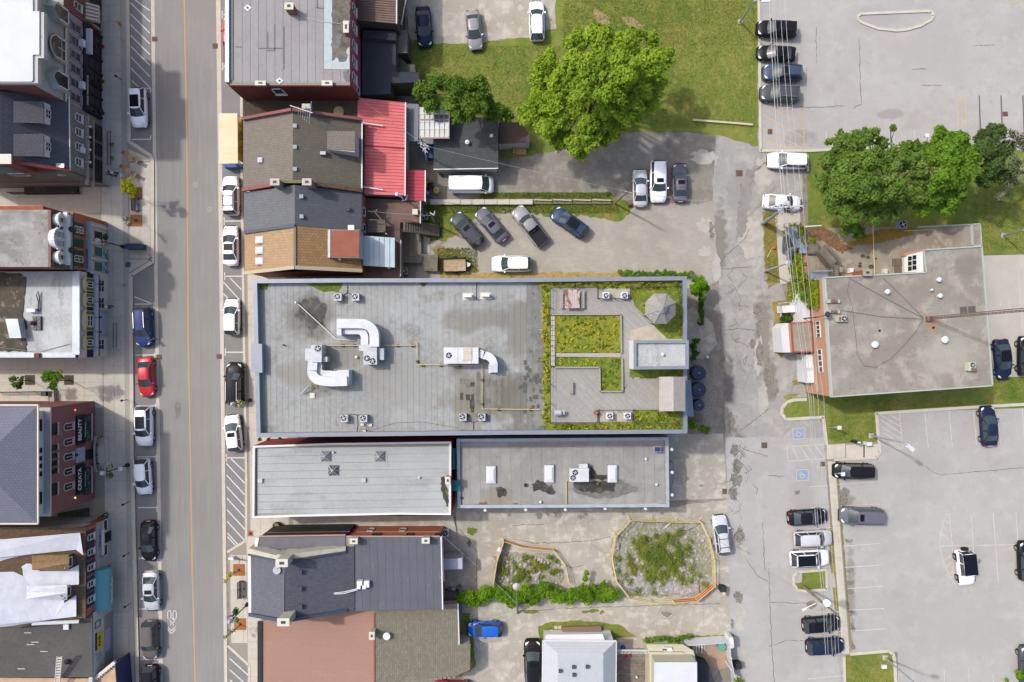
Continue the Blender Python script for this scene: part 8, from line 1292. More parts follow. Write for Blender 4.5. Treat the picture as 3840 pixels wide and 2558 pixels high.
tree('street_tree','bare thin street tree in its rust square north of the bin','tree',(512,828),[(482,830,3,22),(490,845,3,14)],leafmat('sparse_grey_green',(.07,.09,.04),(.1,.13,.05)),24,.12,18,trunk_r=.05,twigs=10)
tree('plaza_tree','smaller plaza tree at the west end beside its dark grate','tree',(112,1425),[(62,1430,4.5,22),(80,1425,4.2,16),(74,1445,4,14)],gm,1200,.2,19,trunk_r=.06);tree('plaza_tree','larger plaza tree between the two dark grates','tree',(262,1425),[(190,1410,5,28),(215,1420,5,26),(200,1440,4.6,20),(222,1404,5,18),(175,1415,4.6,18),(210,1455,4,12)],leafmat('fresh_maple',(.075,.19,.016),(.13,.27,.026)),2600,.22,20,trunk_r=.07)
tree('street_tree','small yellow leafed sapling in the upper rust square on the east pavement','tree',(896,2136),[(860,2160,3,13),(845,2178,3,9),(868,2150,3,9),(880,2144,2.6,8)],leafmat('amber_leaf',(.5,.34,.03),(.55,.40,.04),None,.4),420,.14,21,trunk_r=.05,twigs=2);tree('street_tree','nearly bare sapling in the lower rust square on the east pavement','tree',(902,2338),[(862,2370,3,12),(845,2388,3,8),(878,2360,2.6,8)],leafmat('lime_leaf',(.3,.36,.03),(.36,.4,.04),None,.4),150,.13,22,trunk_r=.05,twigs=6)
hg=leafmat('hedge_leaf',(.12,.24,.016),(.20,.32,.024),(.07,.17,.012),.35);rn=random.Random(5)
bush('shrub','long bright green shrub bed south of the smaller rubble patch','hedge',[(1750+k*21+rn.uniform(-6,6),2236+rn.uniform(-20,14)-(14 if k>12 else 0),rn.uniform(26,36),rn.uniform(1.6,2.6))for k in range(27)]+[(2200,2150,12,2.4),(2195,2170,12,2.4),(2262,2190,14,2),(2270,2210,16,2)],hg,34000,.24,41,sub=16)
bush('shrub','low green planting along the north wall of the roof garden end','shrub',[(2325+k*14,1026+rn.uniform(-5,5),12,1.2)for k in range(20)],leafmat('fresh_maple',(.075,.19,.016),(.13,.27,.026)),3200,.2,42)
bush('shrub','round bright bush at the north east corner of the main building','shrub',[(2620,1060,26,6),(2640,1085,22,5),(2600,1090,20,6),(2630,1115,16,4),(2605,1050,16,6)],hg,5200,.22,43)
bush('shrub','dark green hedge strip east of the gazebo','hedge',[(2628,1135+k*11,12,1.8)for k in range(8)],leafmat('climber',(.05,.12,.015),(.08,.17,.02)),1500,.2,44);bush('shrub','pointed dark green shrub beside the stair bulkhead','shrub',[(2602,1290,18,3),(2608,1320,18,3),(2600,1340,14,3),(2612,1275,12,2)],leafmat('climber',(.05,.12,.015),(.08,.17,.02)),2200,.2,45)
bush('shrub','green shrubs at the south east corner of the main building','shrub',[(2600,1600,18,2),(2630,1606,18,2),(2650,1612,16,2),(2590,1588,12,2)],leafmat('fresh_maple',(.075,.19,.016),(.13,.27,.026)),2000,.2,46)
bush('shrub','leafy border shrubs along the top of the cream house','shrub',[(2424+k*13,2400+rn.uniform(-7,5)-k*.7,11,1.4)for k in range(13)],leafmat('fresh_maple',(.075,.19,.016),(.13,.27,.026)),2600,.22,47);bush('shrub','small dark planting in the gap by the long grey roof corner','shrub',[(975,1650,9,3),(1005,1648,8,3),(1050,1646,8,2)],leafmat('climber',(.05,.12,.015),(.08,.17,.02)),600,.18,48);bush('shrub','green shrub cut by the right edge near the bottom','shrub',[(3820,2530,22,1.5),(3845,2520,20,1.5),(3770,2548,12,1)],hg,1500,.22,49);bush('shrub','yellow green clump at the bottom edge beside the lane','shrub',[(2760,2548,12,1),(2775,2560,12,1)],hg,500,.2,50)
bush('weeds','weeds covering the large fenced rubble mound','weeds',[(rn.gauss(2470,62),rn.gauss(2085,48),rn.uniform(12,30),rn.uniform(.15,.5))for k in range(110)]+[(2570,2060,22,1.4),(2585,2080,18,1.2),(2640,2190,22,1.2),(2620,2160,16,1),(2600,2120,14,1)],leafmat('weed_leaf',(.17,.23,.03),(.30,.31,.07),(.11,.17,.03),.3),26000,.13,51,kind='stuff',sub=7)
bush('weeds','weeds over the smaller rubble patch','weeds',[(rn.uniform(1880,2090),rn.uniform(2090,2170),rn.uniform(10,22),rn.uniform(.15,.4))for k in range(34)]+[(2060,2090,16,.9),(2085,2105,16,.9),(2098,2140,12,.8)],leafmat('weed_leaf',(.1,.15,.02),(.17,.19,.035)),8000,.13,52,kind='stuff',sub=6)
pls=M('torn_plastic',(176,170,164),.4,var=[(1.2,(140,138,120),.44,.6,.9),(4,(214,208,208),.54,.64,.9,(1,.4,1))],bump=(3,.9,.2))
for i,px in enumerate((P(2340,2150,2420,2160,2500,2180,2610,2175,2625,2225,2500,2232,2340,2215),P(2555,1975,2620,1955,2600,1985,2560,1990),P(2470,1975,2525,1958,2510,1975,2475,1995),P(2590,2150,2625,2160,2620,2200,2590,2180),P(1970,2160,2030,2140,2020,2190,1960,2192))):
 w=ragged(at(px,.2),.5,.15,i);m=MB();g_=[(x,y,.18+.16*math.sin(x*3)*math.cos(y*2.4))for x,y in w];m.face([(x,y,z)for x,y,z in g_]);tag(m.build('plastic_sheet',pls),('large crumpled plastic sheet along the south of the rubble mound','torn grey plastic in the north east of the rubble mound','strip of grey plastic at the top of the rubble mound','plastic scrap in the south east of the rubble mound','plastic scraps in the smaller rubble patch')[i],'plastic sheet')
m=MB();
for k in range(260):
 if k<190:u,v=rn.gauss(2480,95),rn.gauss(2095,70)
 else:u,v=rn.uniform(1865,2100),rn.uniform(2085,2190)
 if k<190 and not(2305<u<2665 and 1955<v<2235):continue
 x,y,_=W(u,v);r_=rn.uniform(.08,.32);m.lathe((x,y,.02),[(r_,0),(r_*rn.uniform(.7,1),r_*.5),(r_*.35,r_*.8)],rn.randint(4,6))
tag(m.build('rubble_stones',M('pale_rubble',(196,188,176),.9,var=[(3,(160,150,138),.42,.6,.8)])),'scattered pale stones in the fenced rubble plots','stones',kind='stuff')
sy=leafmat('yellow_sedum',(.42,.38,.02),(.52,.44,.03),(.24,.28,.02),.2);sp=[]
for k in range(60):sp.append((rn.uniform(2030,2056),rn.uniform(1070,1600),rn.uniform(3,7),.25))
for k in range(46):sp.append((rn.uniform(2095,2320),rn.uniform(1190,1315),rn.uniform(3,7),.25))
for k in range(16):sp.append((rn.uniform(2090,2230),rn.uniform(1346,1372),rn.uniform(3,7),.25))
for k in range(24):sp.append((rn.uniform(2080,2540),rn.uniform(1596,1612),rn.uniform(3,6),.25))
for k in range(14):sp.append((rn.uniform(2380,2540),rn.uniform(1550,1575),rn.uniform(3,6),.25))
def tz(sp_,z):return[(CX+(u-CX),CY+(v-CY),r_,h_)for u,v,r_,h_ in sp_]
def zbush(name,label,cat,spots,mat,n,size,seed,z):
 lobes=[(*W(u,v,z+h*.4),r_/PPM*.88)for u,v,r_,h in spots];V,F,hue=leaves(lobes,n,size,seed,7,.45,flat=.6,low=0);return tag(link(name,npmesh(name,V,F,mat,hue)),label,cat,kind='stuff')
zbush('sedum_flowers','yellow flowering sedum clumps over the roof garden beds','plants',sp,sy,5200,.12,61,ZD+.15)
gp=[(rn.uniform(2070,2550),rn.uniform(1058,1076),rn.uniform(5,9),.4)for k in range(60)]+[(rn.uniform(2085,2320),rn.uniform(1185,1318),rn.uniform(4,8),.2)for k in range(70)]+[(rn.uniform(2255,2325),rn.uniform(1345,1460),rn.uniform(4,8),.2)for k in range(40)]+[(rn.uniform(2070,2555),rn.uniform(1588,1614),rn.uniform(4,8),.2)for k in range(60)]+[(rn.uniform(2380,2550),rn.uniform(1545,1585),rn.uniform(4,8),.2)for k in range(30)]+[(rn.uniform(2545,2558),rn.uniform(1090,1260),rn.uniform(4,7),.3)for k in range(20)]+[(rn.uniform(2030,2058),rn.uniform(1070,1600),rn.uniform(4,7),.25)for k in range(50)]
zbush('sedum_plants','low green sedum and grasses over the roof garden beds','plants',gp,leafmat('sedum_leaf',(.13,.17,.02),(.24,.24,.03),(.08,.13,.015),.2),15000,.13,62,ZD+.12)
V_,F_,n_=[],[],0
def tufts(label,polys,n,size,mat,seed):
 g=np.random.default_rng(seed);pts=[]
 for(u0,v0,u1,v1,w_)in polys:k=int(n*w_);pts.append(np.stack([g.uniform(u0,u1,k),g.uniform(v0,v1,k)],1))
 p=np.concatenate(pts);x=(p[:,0]-CX)/32;y=-(p[:,1]-CY)/32;k=len(p);a=g.uniform(0,6.28,k);s=size*g.uniform(.5,1.4,k);lean=g.normal(size=(k,2))*.6
 b=np.stack([x,y,np.full(k,.03)],1);d=np.stack([np.cos(a),np.sin(a),np.zeros(k)],1)*(s*.4)[:,None];tp=b+np.stack([lean[:,0]*s,lean[:,1]*s,s*.8],1)
 V=np.stack([b-d,b+d,tp],1).reshape(-1,3);return tag(link('grass_tufts',npmesh('grass_tufts',V,np.arange(3*k).reshape(-1,3),mat,g.uniform(0,1,k))),label,'grass',kind='stuff')
gl=leafmat('grass_blade',(.16,.20,.035),(.33,.30,.09),(.09,.15,.02),.2)
tufts('short tufts over the big lawn and verges',[(1545,172,2835,480,.50),(2110,0,2835,172,.28),(3060,1500,3720,1535,.03),(3110,1560,3284,1650,.04),(3650,700,3840,940,.06),(3190,2470,3340,2558,.04),(3725,1420,3840,1500,.03),(2865,800,2915,1060,.03)],60000,.10,gl,71)
tufts('longer tufts along the block wall and gravel yard edges',[(1610,770,2320,800,.4),(1640,930,1790,1020,.2),(1600,770,1660,890,.2),(1800,722,2290,744,.3)],12000,.13,leafmat('grass_rank',(.10,.17,.025),(.24,.24,.06),None,.2),72)
# ================================================================ poles, wires, street furniture, people
wood=M('pole_wood',(150,142,116),.9,var=[(4,(120,112,88),.44,.6,.8,(1,1,.2))]);gsteel=M('grey_steel_pole',(196,202,212),.4,metal=.3);trf=M('transformer_grey',(206,210,216),.4)
def pole(label,base,top_px,h,r=.15,mat=None,name='utility_pole',cat='utility pole'):
 t=thing(name,label,cat,W(*base));a=Vector(W(*base));b=Vector(W(*top_px,h));MB().tube([a,b],r,9,r*.65).build('pole',mat or wood,t);return t,a,b
t,a,b=pole('big transformer pole leaning over the white car',(2862,838),(2958,770),9.5,.2,M('weathered_pole',(176,178,182),.8));MB().tube([a+Vector((.35,.1,0)),b+Vector((.3,.1,-1))],.09,6).tube([a+Vector((-.3,-.1,0)),b+Vector((-.2,-.1,-1.5))],.05,6).build('conduit',gsteel,t)
for(u,v)in((2928,790),(2978,784),(2950,762)):MB().tube([W(u,v,7.6),W(u,v,8.6)],.3,14).build('transformer',trf,t)
MB().obox(W(2890,780,9.2),W(3012,772,9.4),.14,.14).obox(W(2925,772,8.4),W(2990,786,8.4),.1,.1).build('crossarm',trf,t);m=MB();[m.tube([W(2900+k*16,779,9.3),W(2900+k*16,779,9.75)],.07,6)for k in range(8)];m.build('insulators',galv,t)
m=MB();[m.tube([W(2940+rn.uniform(-18,30),780+rn.uniform(-14,12),8.7),W(2945+rn.uniform(-30,30),790+rn.uniform(-20,20),8.2),W(2950+rn.uniform(-30,36),775+rn.uniform(-14,10),9.1)],.03,4)for k in range(14)];m.build('jumper_wires',ir,t)
t,a,b=pole('slim pole with a lamp bracket above the footpath below the fire escape',(2866,1018),(2958,986),6.5,.12,M('weathered_pole',(176,178,182)));MB().lathe(b-Vector((0,0,.2)),[(.3,0),(.35,.15),(.1,.4)],10).build('fixture',M('clear_fixture',(196,198,196),.3),t);MB().obox(W(2950,940,7),W(2960,1000,6.6),.07,.07).build('bracket',bs_,t)
t,a,b=pole('leaning timber pole with white transformer on the small grass island',(3008,2196),(3140,2306),9.2,.17);MB().tube([W(3100,2262,7.2),W(3100,2262,8.4)],.38,16).build('transformer',acw,t);MB().obox(W(3008,2287,7.6),W(3060,2262,8.0),.07,.07).build('lamp_arm',white,t);MB().obox(W(3008,2288,7.5),W(3024,2281,7.6),.22,.1).build('lamp_head',acw,t);MB().obox(W(3068,2262,8.5),W(3088,2268,8.6),.1,.1).build('bracket',galv,t)
t,a,b=pole('thin green grey pole standing at the end of the block wall',(2304,763),(2355,719),7.4,.13);MB().obox(b+Vector((-.4,.1,-.1)),b+Vector((.4,-.1,-.1)),.06,.06).build('bracket',galv,t)
t,a,b=pole('short leaning pole with looped wires beside the brown roof',(1633,842),(1614,798),6.6,.14);m=MB();[m.tube([b,b+Vector((.3+k*.1,-.3,.1)),b+Vector((.5,.1+k*.05,.15))],.025,4)for k in range(3)];m.build('loops',white,t)
t,a,b=pole('pole with tangled white cables beside the glazed canopy',(1602,608),(1588,546),7.0,.12,M('weathered_pole',(176,178,182)));m=MB();[m.tube([b+Vector((rn.uniform(-.4,.4),rn.uniform(-.4,.4),-.1)),b+Vector((rn.uniform(-.5,.5),rn.uniform(-.5,.5),-.3)),b+Vector((rn.uniform(-.5,.6),rn.uniform(-.8,.2),-.2))],.03,4)for k in range(8)];m.build('cable_tangle',white,t)
t,a,b=pole('grey green pole rising from the drive by the shrub bed',(1941,2300),(1936,2200),7.0,.12,M('green_grey_pole',(140,146,132)));MB().lathe(b-Vector((0,0,.1)),[(.3,0),(.4,.12),(.1,.35)],10).build('fixture',M('clear_fixture',(196,198,196)),t)
def lamp(label,base,top,h,head,hz=None,double=False):
 t,a,b=pole(label,base,top,h,.11,gsteel,'lamp_post','lamp post');e=Vector(W(*head,h-.1));MB().tube([b,b.lerp(e,.5)+Vector((0,0,.15)),e],.05,6).build('arm',gsteel,t);d=(e-b).normalized();MB().obox(e-d*.1,e+d*.9,.42,.14).build('lamp_head',acw,t)
 m=MB();m.box(a.x-.28,a.x+.28,a.y-.28,a.y+.28,0,.1);m.build('base_plate',padm,t);return t
lamp('grey lamp post at the top edge beside the car park kerb',(2775,82),(2828,4),8.2,(2858,2));lamp('lamp post leaning over the hatched bay below the grit roofed building',(3266,1634),(3392,1662),7.8,(3404,1672));lamp('lamp post on the bottom grass island of the car park',(3318,2466),(3430,2560),8.5,(3462,2566));lamp('slim pale pole on the lawn at the right edge',(3762,884),(3840,862),5,(3850,860))
wmat=M('wire_pale',(196,196,196),.5,metal=.4)
def wire(label,pts,r=.022,sag=.5,grp='overhead wires along the lane',mat=None):
 out=[]
 for(p,q2)in zip(pts,pts[1:]):
  a,b=Vector(W(*p)),Vector(W(*q2));k=10
  for i in range(k):f=i/k;out.append(a.lerp(b,f)-Vector((0,0,sag*4*f*(1-f))))
 out.append(b);tag(MB().tube(out,r,4).build('overhead_wire',mat or wmat),label,'wire',grp)
OD=('first','second','third','fourth','fifth','sixth','seventh','eighth')
for k,(u0,u1,u2,u3)in enumerate(((2884,2918,2996,3110),(2895,2928,3003,3120),(2902,2945,3012,3135),(2922,2972,3028,3148),(2940,2992,3050,3160))):
 wire(OD[k]+' from the left of the overhead wires running down the lane',[(u0,-60,10.5),(u1+20,776,9.6),(u2+40,1500,9.4),(u3-20,2300,9.2),(u3+20,2760,9.5)],.02 if k else.03)
for l,pts in(('wire from the canopy pole across the garage to the pole at the block wall',[(1590,546,7),(2355,719,7.3)]),('wire from the block wall pole across the lane to the transformer pole',[(2355,719,7.3),(2958,786,8.8)]),('second wire from the block wall pole to the transformer pole',[(2352,722,7.1),(2940,790,8.6)]),('wire crossing the brown roof to the short leaning pole',[(1380,792,5.5),(1614,808,6.6)]),('wire from the dark roofed building toward the shrub bed',[(1660,2010,5),(1936,2262,6.9)]),('wire across the rubble mound to the leaning timber pole',[(2508,1914,4),(3135,2300,8.8)]),('wire from the drive pole along the south drive',[(1936,2294,6.9),(1760,2350,3)]),('wire across the red metal roof',[(1345,366,6),(1600,548,6.9)])):wire(l,pts,.016,.3,'service wires between poles and roofs')
def signpost(label,base,top,h,w_=.45,hh=.6,mat=None,face='x'):
 t=thing('sign_post',label,'sign',W(*base));a,b=Vector(W(*base)),Vector(W(*top,h));MB().tube([a,b],.035,6).build('post',gsteel,t);MB().box(b.x-w_/2,b.x+w_/2,b.y-.03,b.y+.03,h-hh,h).obox(b+Vector((-w_/2,0,.02)),b+Vector((w_/2,0,.02)),hh*.7,.03).build('plate',mat or acw,t)
signpost('small white sign on a thin post in the grass below the grit roofed building',(3104,1603),(3148,1604),2.6);signpost('small white sign over the black car by the walkway',(3118,1774),(3161,1778),2.6);signpost('upright white sign at the kerb above the big tree',(3478,542),(3477,508),2.6)
tag(MB().prism(at(P(3308,2496,3326,2495,3327,2508,3309,2509),.3),.04,.3).build('white_box',acw),'small white box on the bottom grass island','box')
tk=thing('pay_machine','black and white pay machine with solar top beside the pale path','parking meter',W(3222,1660));MB().prism(at(P(3215,1656,3231,1656,3231,1664,3215,1664),1.6),.02,1.6).build('body',ir,tk);MB().prism(at(P(3217,1657,3229,1657,3229,1663,3217,1663),1.7),1.6,1.66).build('panel',acw,tk);MB().box(*(lambda c:(c[0]-.3,c[0]+.3,c[1]-.2,c[1]+.2))(W(3246,1661)),.02,.9).build('stand',acw,tk)
for(u,v,l)in((458,301,'meter north of the first white car'),(480,1499,'meter opposite the gap south of the red saloon'),(484,1883,'meter south of the plum brick building'),(488,2072,'meter beside the black saloon'),(492,2260,'meter beside the silver saloon'),(928,1438,'x')):
 if l!='x':t=thing('parking_meter','black parking '+l,'parking meter',W(u,v,.12));x,y,_=W(u,v);MB().tube([(x,y,.12),(x,y,1.15)],.045,6).build('post',ir,t);MB().lathe((x,y,1.1),[(.08,0),(.13,.15),(.12,.32),(.04,.4)],10).build('head',ir,t)
hy=thing('fire_hydrant','yellow fire hydrant on the west pavement','hydrant',W(453,92,.12));x,y,_=W(453,92);MB().lathe((x,y,.12),[(.16,0),(.16,.06),(.11,.08),(.11,.55),(.14,.58),(.12,.68),(.04,.75)],12).tube([(x-.2,y,.5),(x+.2,y,.5)],.06,8).build('body',M('hydrant_yellow',(214,170,50),.5),hy)
th=thing('thin_bollard','thin leaning white tipped post on the west pavement','post',W(464,155));MB().tube([W(464,155,.1),W(430,128,2.6)],.03,5).build('rod',galv,th)
def lantern(base,label,dx,dy,bask=((0,0),)):
 """black heritage street lamp with hanging baskets; dx,dy = lean of its top in the photo"""
 t=thing('street_lamp',label,'street lamp',W(*base,.12));a=Vector(W(*base,.12));h=4.6;b=Vector((a.x,a.y,h));MB().lathe(a,[(.24,0),(.2,.4),(.09,.6)],10).tube([a,b],.065,8).build('column',ir,t)
 MB().obox(b+Vector((0,-.5,-.3)),b+Vector((0,.5,-.3)),.06,.06).build('crossbar',ir,t);MB().lathe(b,[(.12,0),(.22,.25),(.25,.6),(.1,.85)],8).build('lantern',M('lantern_glass',(200,202,206),.3),t)
 MB().box(b.x-.02,b.x+.02,b.y+.1,b.y+.12,2.6,3.6);return t,b
def basket(c,label,m1,n=300,seed=1,r=.42):
 V,F,hue=leaves([(c[0],c[1],c[2],r)],n,.16,seed,12,.5,low=-1);o=tag(link('hanging_basket',npmesh('hanging_basket',V,F,m1,hue)),label,'flower basket');MB().lathe((c[0],c[1],c[2]-r*.9),[(.1,0),(.28,.25),(.3,.3)],10).build('bowl',ir,o);return o
wfl=leafmat('white_yellow_flowers',(.55,.53,.35),(.14,.22,.05),(.5,.42,.2),.2);gfl=leafmat('olive_flowers',(.12,.16,.05),(.32,.32,.12),None,.2);dkf=leafmat('dark_flowers',(.05,.07,.04),(.12,.12,.1),None,.2)
t,b=lantern((463,925),'black street lamp with purple banner in front of the ornate shop',0,0);basket(b+Vector((0,.55,-.9)),'dark hanging basket north of the purple banner',dkf,260,1);basket(b+Vector((0,-.55,-.9)),'yellow speckled hanging basket south of the purple banner',wfl,320,2)
MB().obox(b+Vector((.12,0,-1.0)),b+Vector((.8,-.1,-1.1)),.06,.9).build('banner',M('purple_banner',(128,84,176),.7),t)
t,b=lantern((480,1744),'black street lamp with flower baskets south of the plum brick entrance',0,0);basket(b+Vector((0,.5,-.9)),'white flowering hanging basket, upper one near the brick entrance',wfl,300,3);basket(b+Vector((0,-.5,-.9)),'darker hanging basket, lower one near the brick entrance',gfl,300,4);MB().box(b.x+.3,b.x+.75,b.y-.22,b.y+.22,2.6,2.65).build('plate',acw,t)
t,b=lantern((938,1501),'black street lamp against the main building west wall',0,0);basket(b+Vector((.3,-.1,-.9)),'white and yellow hanging basket beside the large black car',wfl,480,5,.5)
t,b=lantern((928,2266),'black street lamp with purple banner on the east pavement by the corner building',0,0);basket(b+Vector((0,.5,-.9)),'dark green hanging basket beside the east kerb bench',leafmat('climber',(.05,.12,.015),(.08,.17,.02)),380,6,.5);basket(b+Vector((.1,-.4,-.9)),'mixed hanging basket beneath the purple banner on the east pavement',wfl,320,7);MB().obox(b+Vector((-.15,.1,-1.0)),b+Vector((-.9,-.1,-1.1)),.06,.6).build('banner',MATS['purple_banner'],t)
corten=M('corten_rust',(176,112,66),.9,var=[(2,(158,98,56),.44,.6,.7),(6,(190,128,80),.52,.66,.5)]);dkg=M('dark_tree_grate',(84,78,70),.9)
def grate4(u,v,s,mat,label,z=.125,group=None):
 x,y,_=W(u,v);t=thing('tree_grate',label,'tree grate',(x,y,z),0,group);k=s/PPM/2
 for i,(sx,sy)in enumerate(((-1,-1),(1,-1),(1,1),(-1,1))):MB().prism([(0 if sx>0 else-k,0 if sy>0 else-k),(k if sx>0 else-.01,0 if sy>0 else-k),(k if sx>0 else-.01,k if sy>0 else-.01),(0 if sx>0 else-k,k if sy>0 else-.01)],0,.02).build('quarter_plate',mat,t,True)
 MB().box(-.16,.16,-.16,.16,.021,.03).build('tree_hole',M('soil_dark',(74,62,48)),t,True)
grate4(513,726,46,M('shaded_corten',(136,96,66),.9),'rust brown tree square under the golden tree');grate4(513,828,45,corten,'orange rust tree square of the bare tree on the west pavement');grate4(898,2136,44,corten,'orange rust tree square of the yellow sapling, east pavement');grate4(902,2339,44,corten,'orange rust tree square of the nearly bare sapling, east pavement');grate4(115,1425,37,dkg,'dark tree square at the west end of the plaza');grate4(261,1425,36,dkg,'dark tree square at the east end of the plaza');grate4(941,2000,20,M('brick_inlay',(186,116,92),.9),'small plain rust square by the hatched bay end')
def bench(u,v,rz,label,L_=1.8,mat=None):
 x,y,_=W(u,v);t=thing('bench',label,'bench',(x,y,.12),rz);mt2=mat or M('bench_slat',(110,104,108),.6)
 for k in range(4):MB().box(-L_/2,L_/2,-.22+k*.12,-.12+k*.12,.42,.46).build('seat_slat',mt2,t,True)
 for k in range(3):MB().box(-L_/2,L_/2,.26,.29,.52+k*.13,.62+k*.13).build('back_slat',mt2,t,True)
 for s in(-1,0,1):MB().box(s*L_*.48-.03,s*L_*.48+.03,-.24,.3,0,.42).build('leg',ir,t,True)
 for s in(-1,1):MB().box(s*L_*.48-.03,s*L_*.48+.03,-.24,.28,.6,.64).build('armrest',ir,t,True)
 return t
bench(518,770,R(90),'black bench south of the golden tree',1.5);bench(911,2206,R(90),'grey slatted bench on the east pavement between the rust squares',1.9)
tb=M('tan_seat_wood',(184,152,116),.8)
for k,(u,v,l)in enumerate(((503,596,'upper'),(495,647,'lower'))):
 x,y,_=W(u,v);t=thing('table_set',l+' tan table with a pair of matching chairs on the pavement bulb-out','table set',(x,y,.12),R(-33));MB().box(-.34,.34,-.3,.3,.7,.74).build('tabletop',tb,t,True);MB().tube([(0,0,0),(0,0,.7)],.05,6).build('leg',ir,t,True)
 for s in(-1,1):
  MB().box(s*.8-.24,s*.8+.24,-.22,.22,.42,.46).build('seat',tb,t,True);MB().box(s*1.06-.03,s*1.06+.03,-.22,.22,.5,.9).build('backrest',tb,t,True)
  for dx in(-.2,.2):
   for dy in(-.18,.18):MB().box(s*.8+dx-.015,s*.8+dx+.015,dy-.015,dy+.015,0,.42).build('leg',ir,t,True)
tq=M('turquoise_paint',(56,172,196),.5);tq2=M('deep_turquoise',(40,148,184),.5)
for(u,v,l,mm)in((399,949,'upper round turquoise cafe table outside the ornate shop',tq2),(399,1006,'lower round turquoise cafe table outside the ornate shop',tq)):x,y,_=W(u,v);t=thing('cafe_table',l,'table',(x,y,.12));MB().lathe((0,0,.7),[(.3,0),(.3,.03)],20).build('tabletop',mm,t,True);MB().tube([(0,0,0),(0,0,.7)],.03,6).lathe((0,0,0),[(.2,0),(.03,.06)],10).build('pedestal',mm,t,True)
for(u,v,rz,l)in((407,963,.4,'turquoise chair below the upper round table'),(406,989,.7,'turquoise chair above the lower round table'),(407,1022,.5,'turquoise chair below the lower round table'),(404,933,.2,'turquoise chair above the upper round table')):
 x,y,_=W(u,v);t=thing('cafe_chair',l,'chair',(x,y,.12),rz);MB().box(-.2,.2,-.2,.2,.43,.46).build('seat',tq,t,True);MB().box(-.2,.2,.18,.21,.6,.85).obox((-.18,.2,.45),(-.18,.2,.85),.02,.02).obox((.18,.2,.45),(.18,.2,.85),.02,.02).build('backrest',tq,t,True)
 for dx in(-.17,.17):
  for dy in(-.17,.17):MB().box(dx-.012,dx+.012,dy-.012,dy+.012,0,.43).build('leg',tq,t,True)
bn_=thing('litter_bins','navy twin litter bin cabinet beside the street lamp','bin',W(500,925,.12));MB().prism(at(P(469,914,532,914,532,934,469,934),1.1),.12,1.1).build('cabinet',M('navy_bin',(66,82,116),.5),bn_);MB().prism(at(P(470,913,533,913,533,935,470,935),1.16),1.1,1.16).build('lid',M('navy_bin_lid',(58,70,100)),bn_)
tag(MB().prism(at(P(540,955,556,954,563,964,556,972,546,968),.5),.12,.5).build('a_board',M('board_grey',(176,172,166))),'grey folding board near the bulb-out corner','sign');tag(MB().prism(at(P(368,832,392,832,398,842,372,844),.6),.12,.6).build('planter_box',M('grey_box',(158,154,142))),'grey box planter at the north corner of the ornate shop','planter')
for(u,v0,v1,l)in((424,1214,1302,'black bike rack rails outside the purple shop'),(402,494,616,'black rail rack with flower pots outside the grey green shop')):
 t=thing('bike_rack',l,'bike rack',W(u,v0,.12));z_=.9;m=MB();m.tube([W(u,v0,z_),W(u+12,v0-2,z_),W(u+12,v1,z_),W(u,v1,z_),W(u,v0,z_)],.035,6).build('top_rail',ir,t);m=MB();m.tube([W(u,v0,.4),W(u,v1,.4)],.03,5);[m.tube([W(u+dx,v,.12),W(u+dx,v,z_)],.035,5)for dx in(0,12)for v in(v0,(v0+v1)/2,v1)];m.build('uprights',ir,t)
for(u,v,l)in((418,542,'upper'),(420,592,'lower')):bush('planter_flowers',l+' brown flower pot by the rail rack','planter',[(u,v,8,.8)],gfl,130,.16,81+u)
pf=railing('ramp_railing','black railing along the plaza ramp wall',P(0,1470,195,1467));railing('ramp_railing','short black railing at the end of the plaza ramp',P(204,1467,206,1512),1.0);tag(MB().prism(at(P(184,1462,200,1460,204,1512,188,1512),.6),.12,.6).build('ramp_pier',pst),'pale square pier at the end of the plaza ramp','pier')
tag(MB().box(*(lambda c:(c[0]-.3,c[0]+.3,c[1]-.25,c[1]+.25))(W(186,1475)),.12,1.1).build('dark_bin',dk),'dark bin beside the plaza ramp pier','bin')
aw=thing('beige_canopy','large cream canvas canopy over the east pavement patio','canopy',W(864,525,3));MB().prism(at(P(821,425,890,425,892,612,822,615),3.0),2.85,3.0).build('canvas',M('cream_canvas',(244,232,196),.8,var=[(.5,(234,218,174),.42,.6,.7,(.4,2,1))],bump=(1.4,.5,.1)),aw)
for u,v in((824,428),(888,428),(824,610),(888,610)):MB().tube([W(u,v,2.85),(*W2(u,v,2.85),.1)],.04,6).build('post',acw,aw)
ptc=thing('patio_screen','yellow patio screen behind the cream canopy','screen',W(898,500,0))
for k in range(6):MB().prism(at(P(892,444+k*26,904,444+k*26,904,468+k*26,892,468+k*26),1.6),.1,1.5).build('panel',M('patio_yellow',(206,170,60),.8)if k%2 else M('patio_gold',(180,140,70),.8),ptc)
tag(MB().prism(at(P(836,616,905,614,905,626,840,628),1.2),.1,1.2).build('patio_barrier',M('patio_blue',(70,110,170),.7)),'blue patio barrier under the south edge of the cream canopy','barrier')
tag(MB().prism(at(P(855,2092,872,2090,878,2098,857,2099),.8),.1,.85).build('white_sign_box',acw),'small white box beside the parked bicycle','box')
bc=thing('bicycle','grey bicycle parked by the corner building','bicycle',W(900,2094,.12));m=MB()
for(u,v)in((888,2096),(908,2100)):
 c=Vector(W(u,v,.46));r_=.33;ring=[c+Vector((r_*math.cos(k*.524),.12*math.sin(k*.524),r_*math.sin(k*.524)))for k in range(13)];MB().tube(ring,.025,5,cap=False).build('wheel',dgrey,bc)
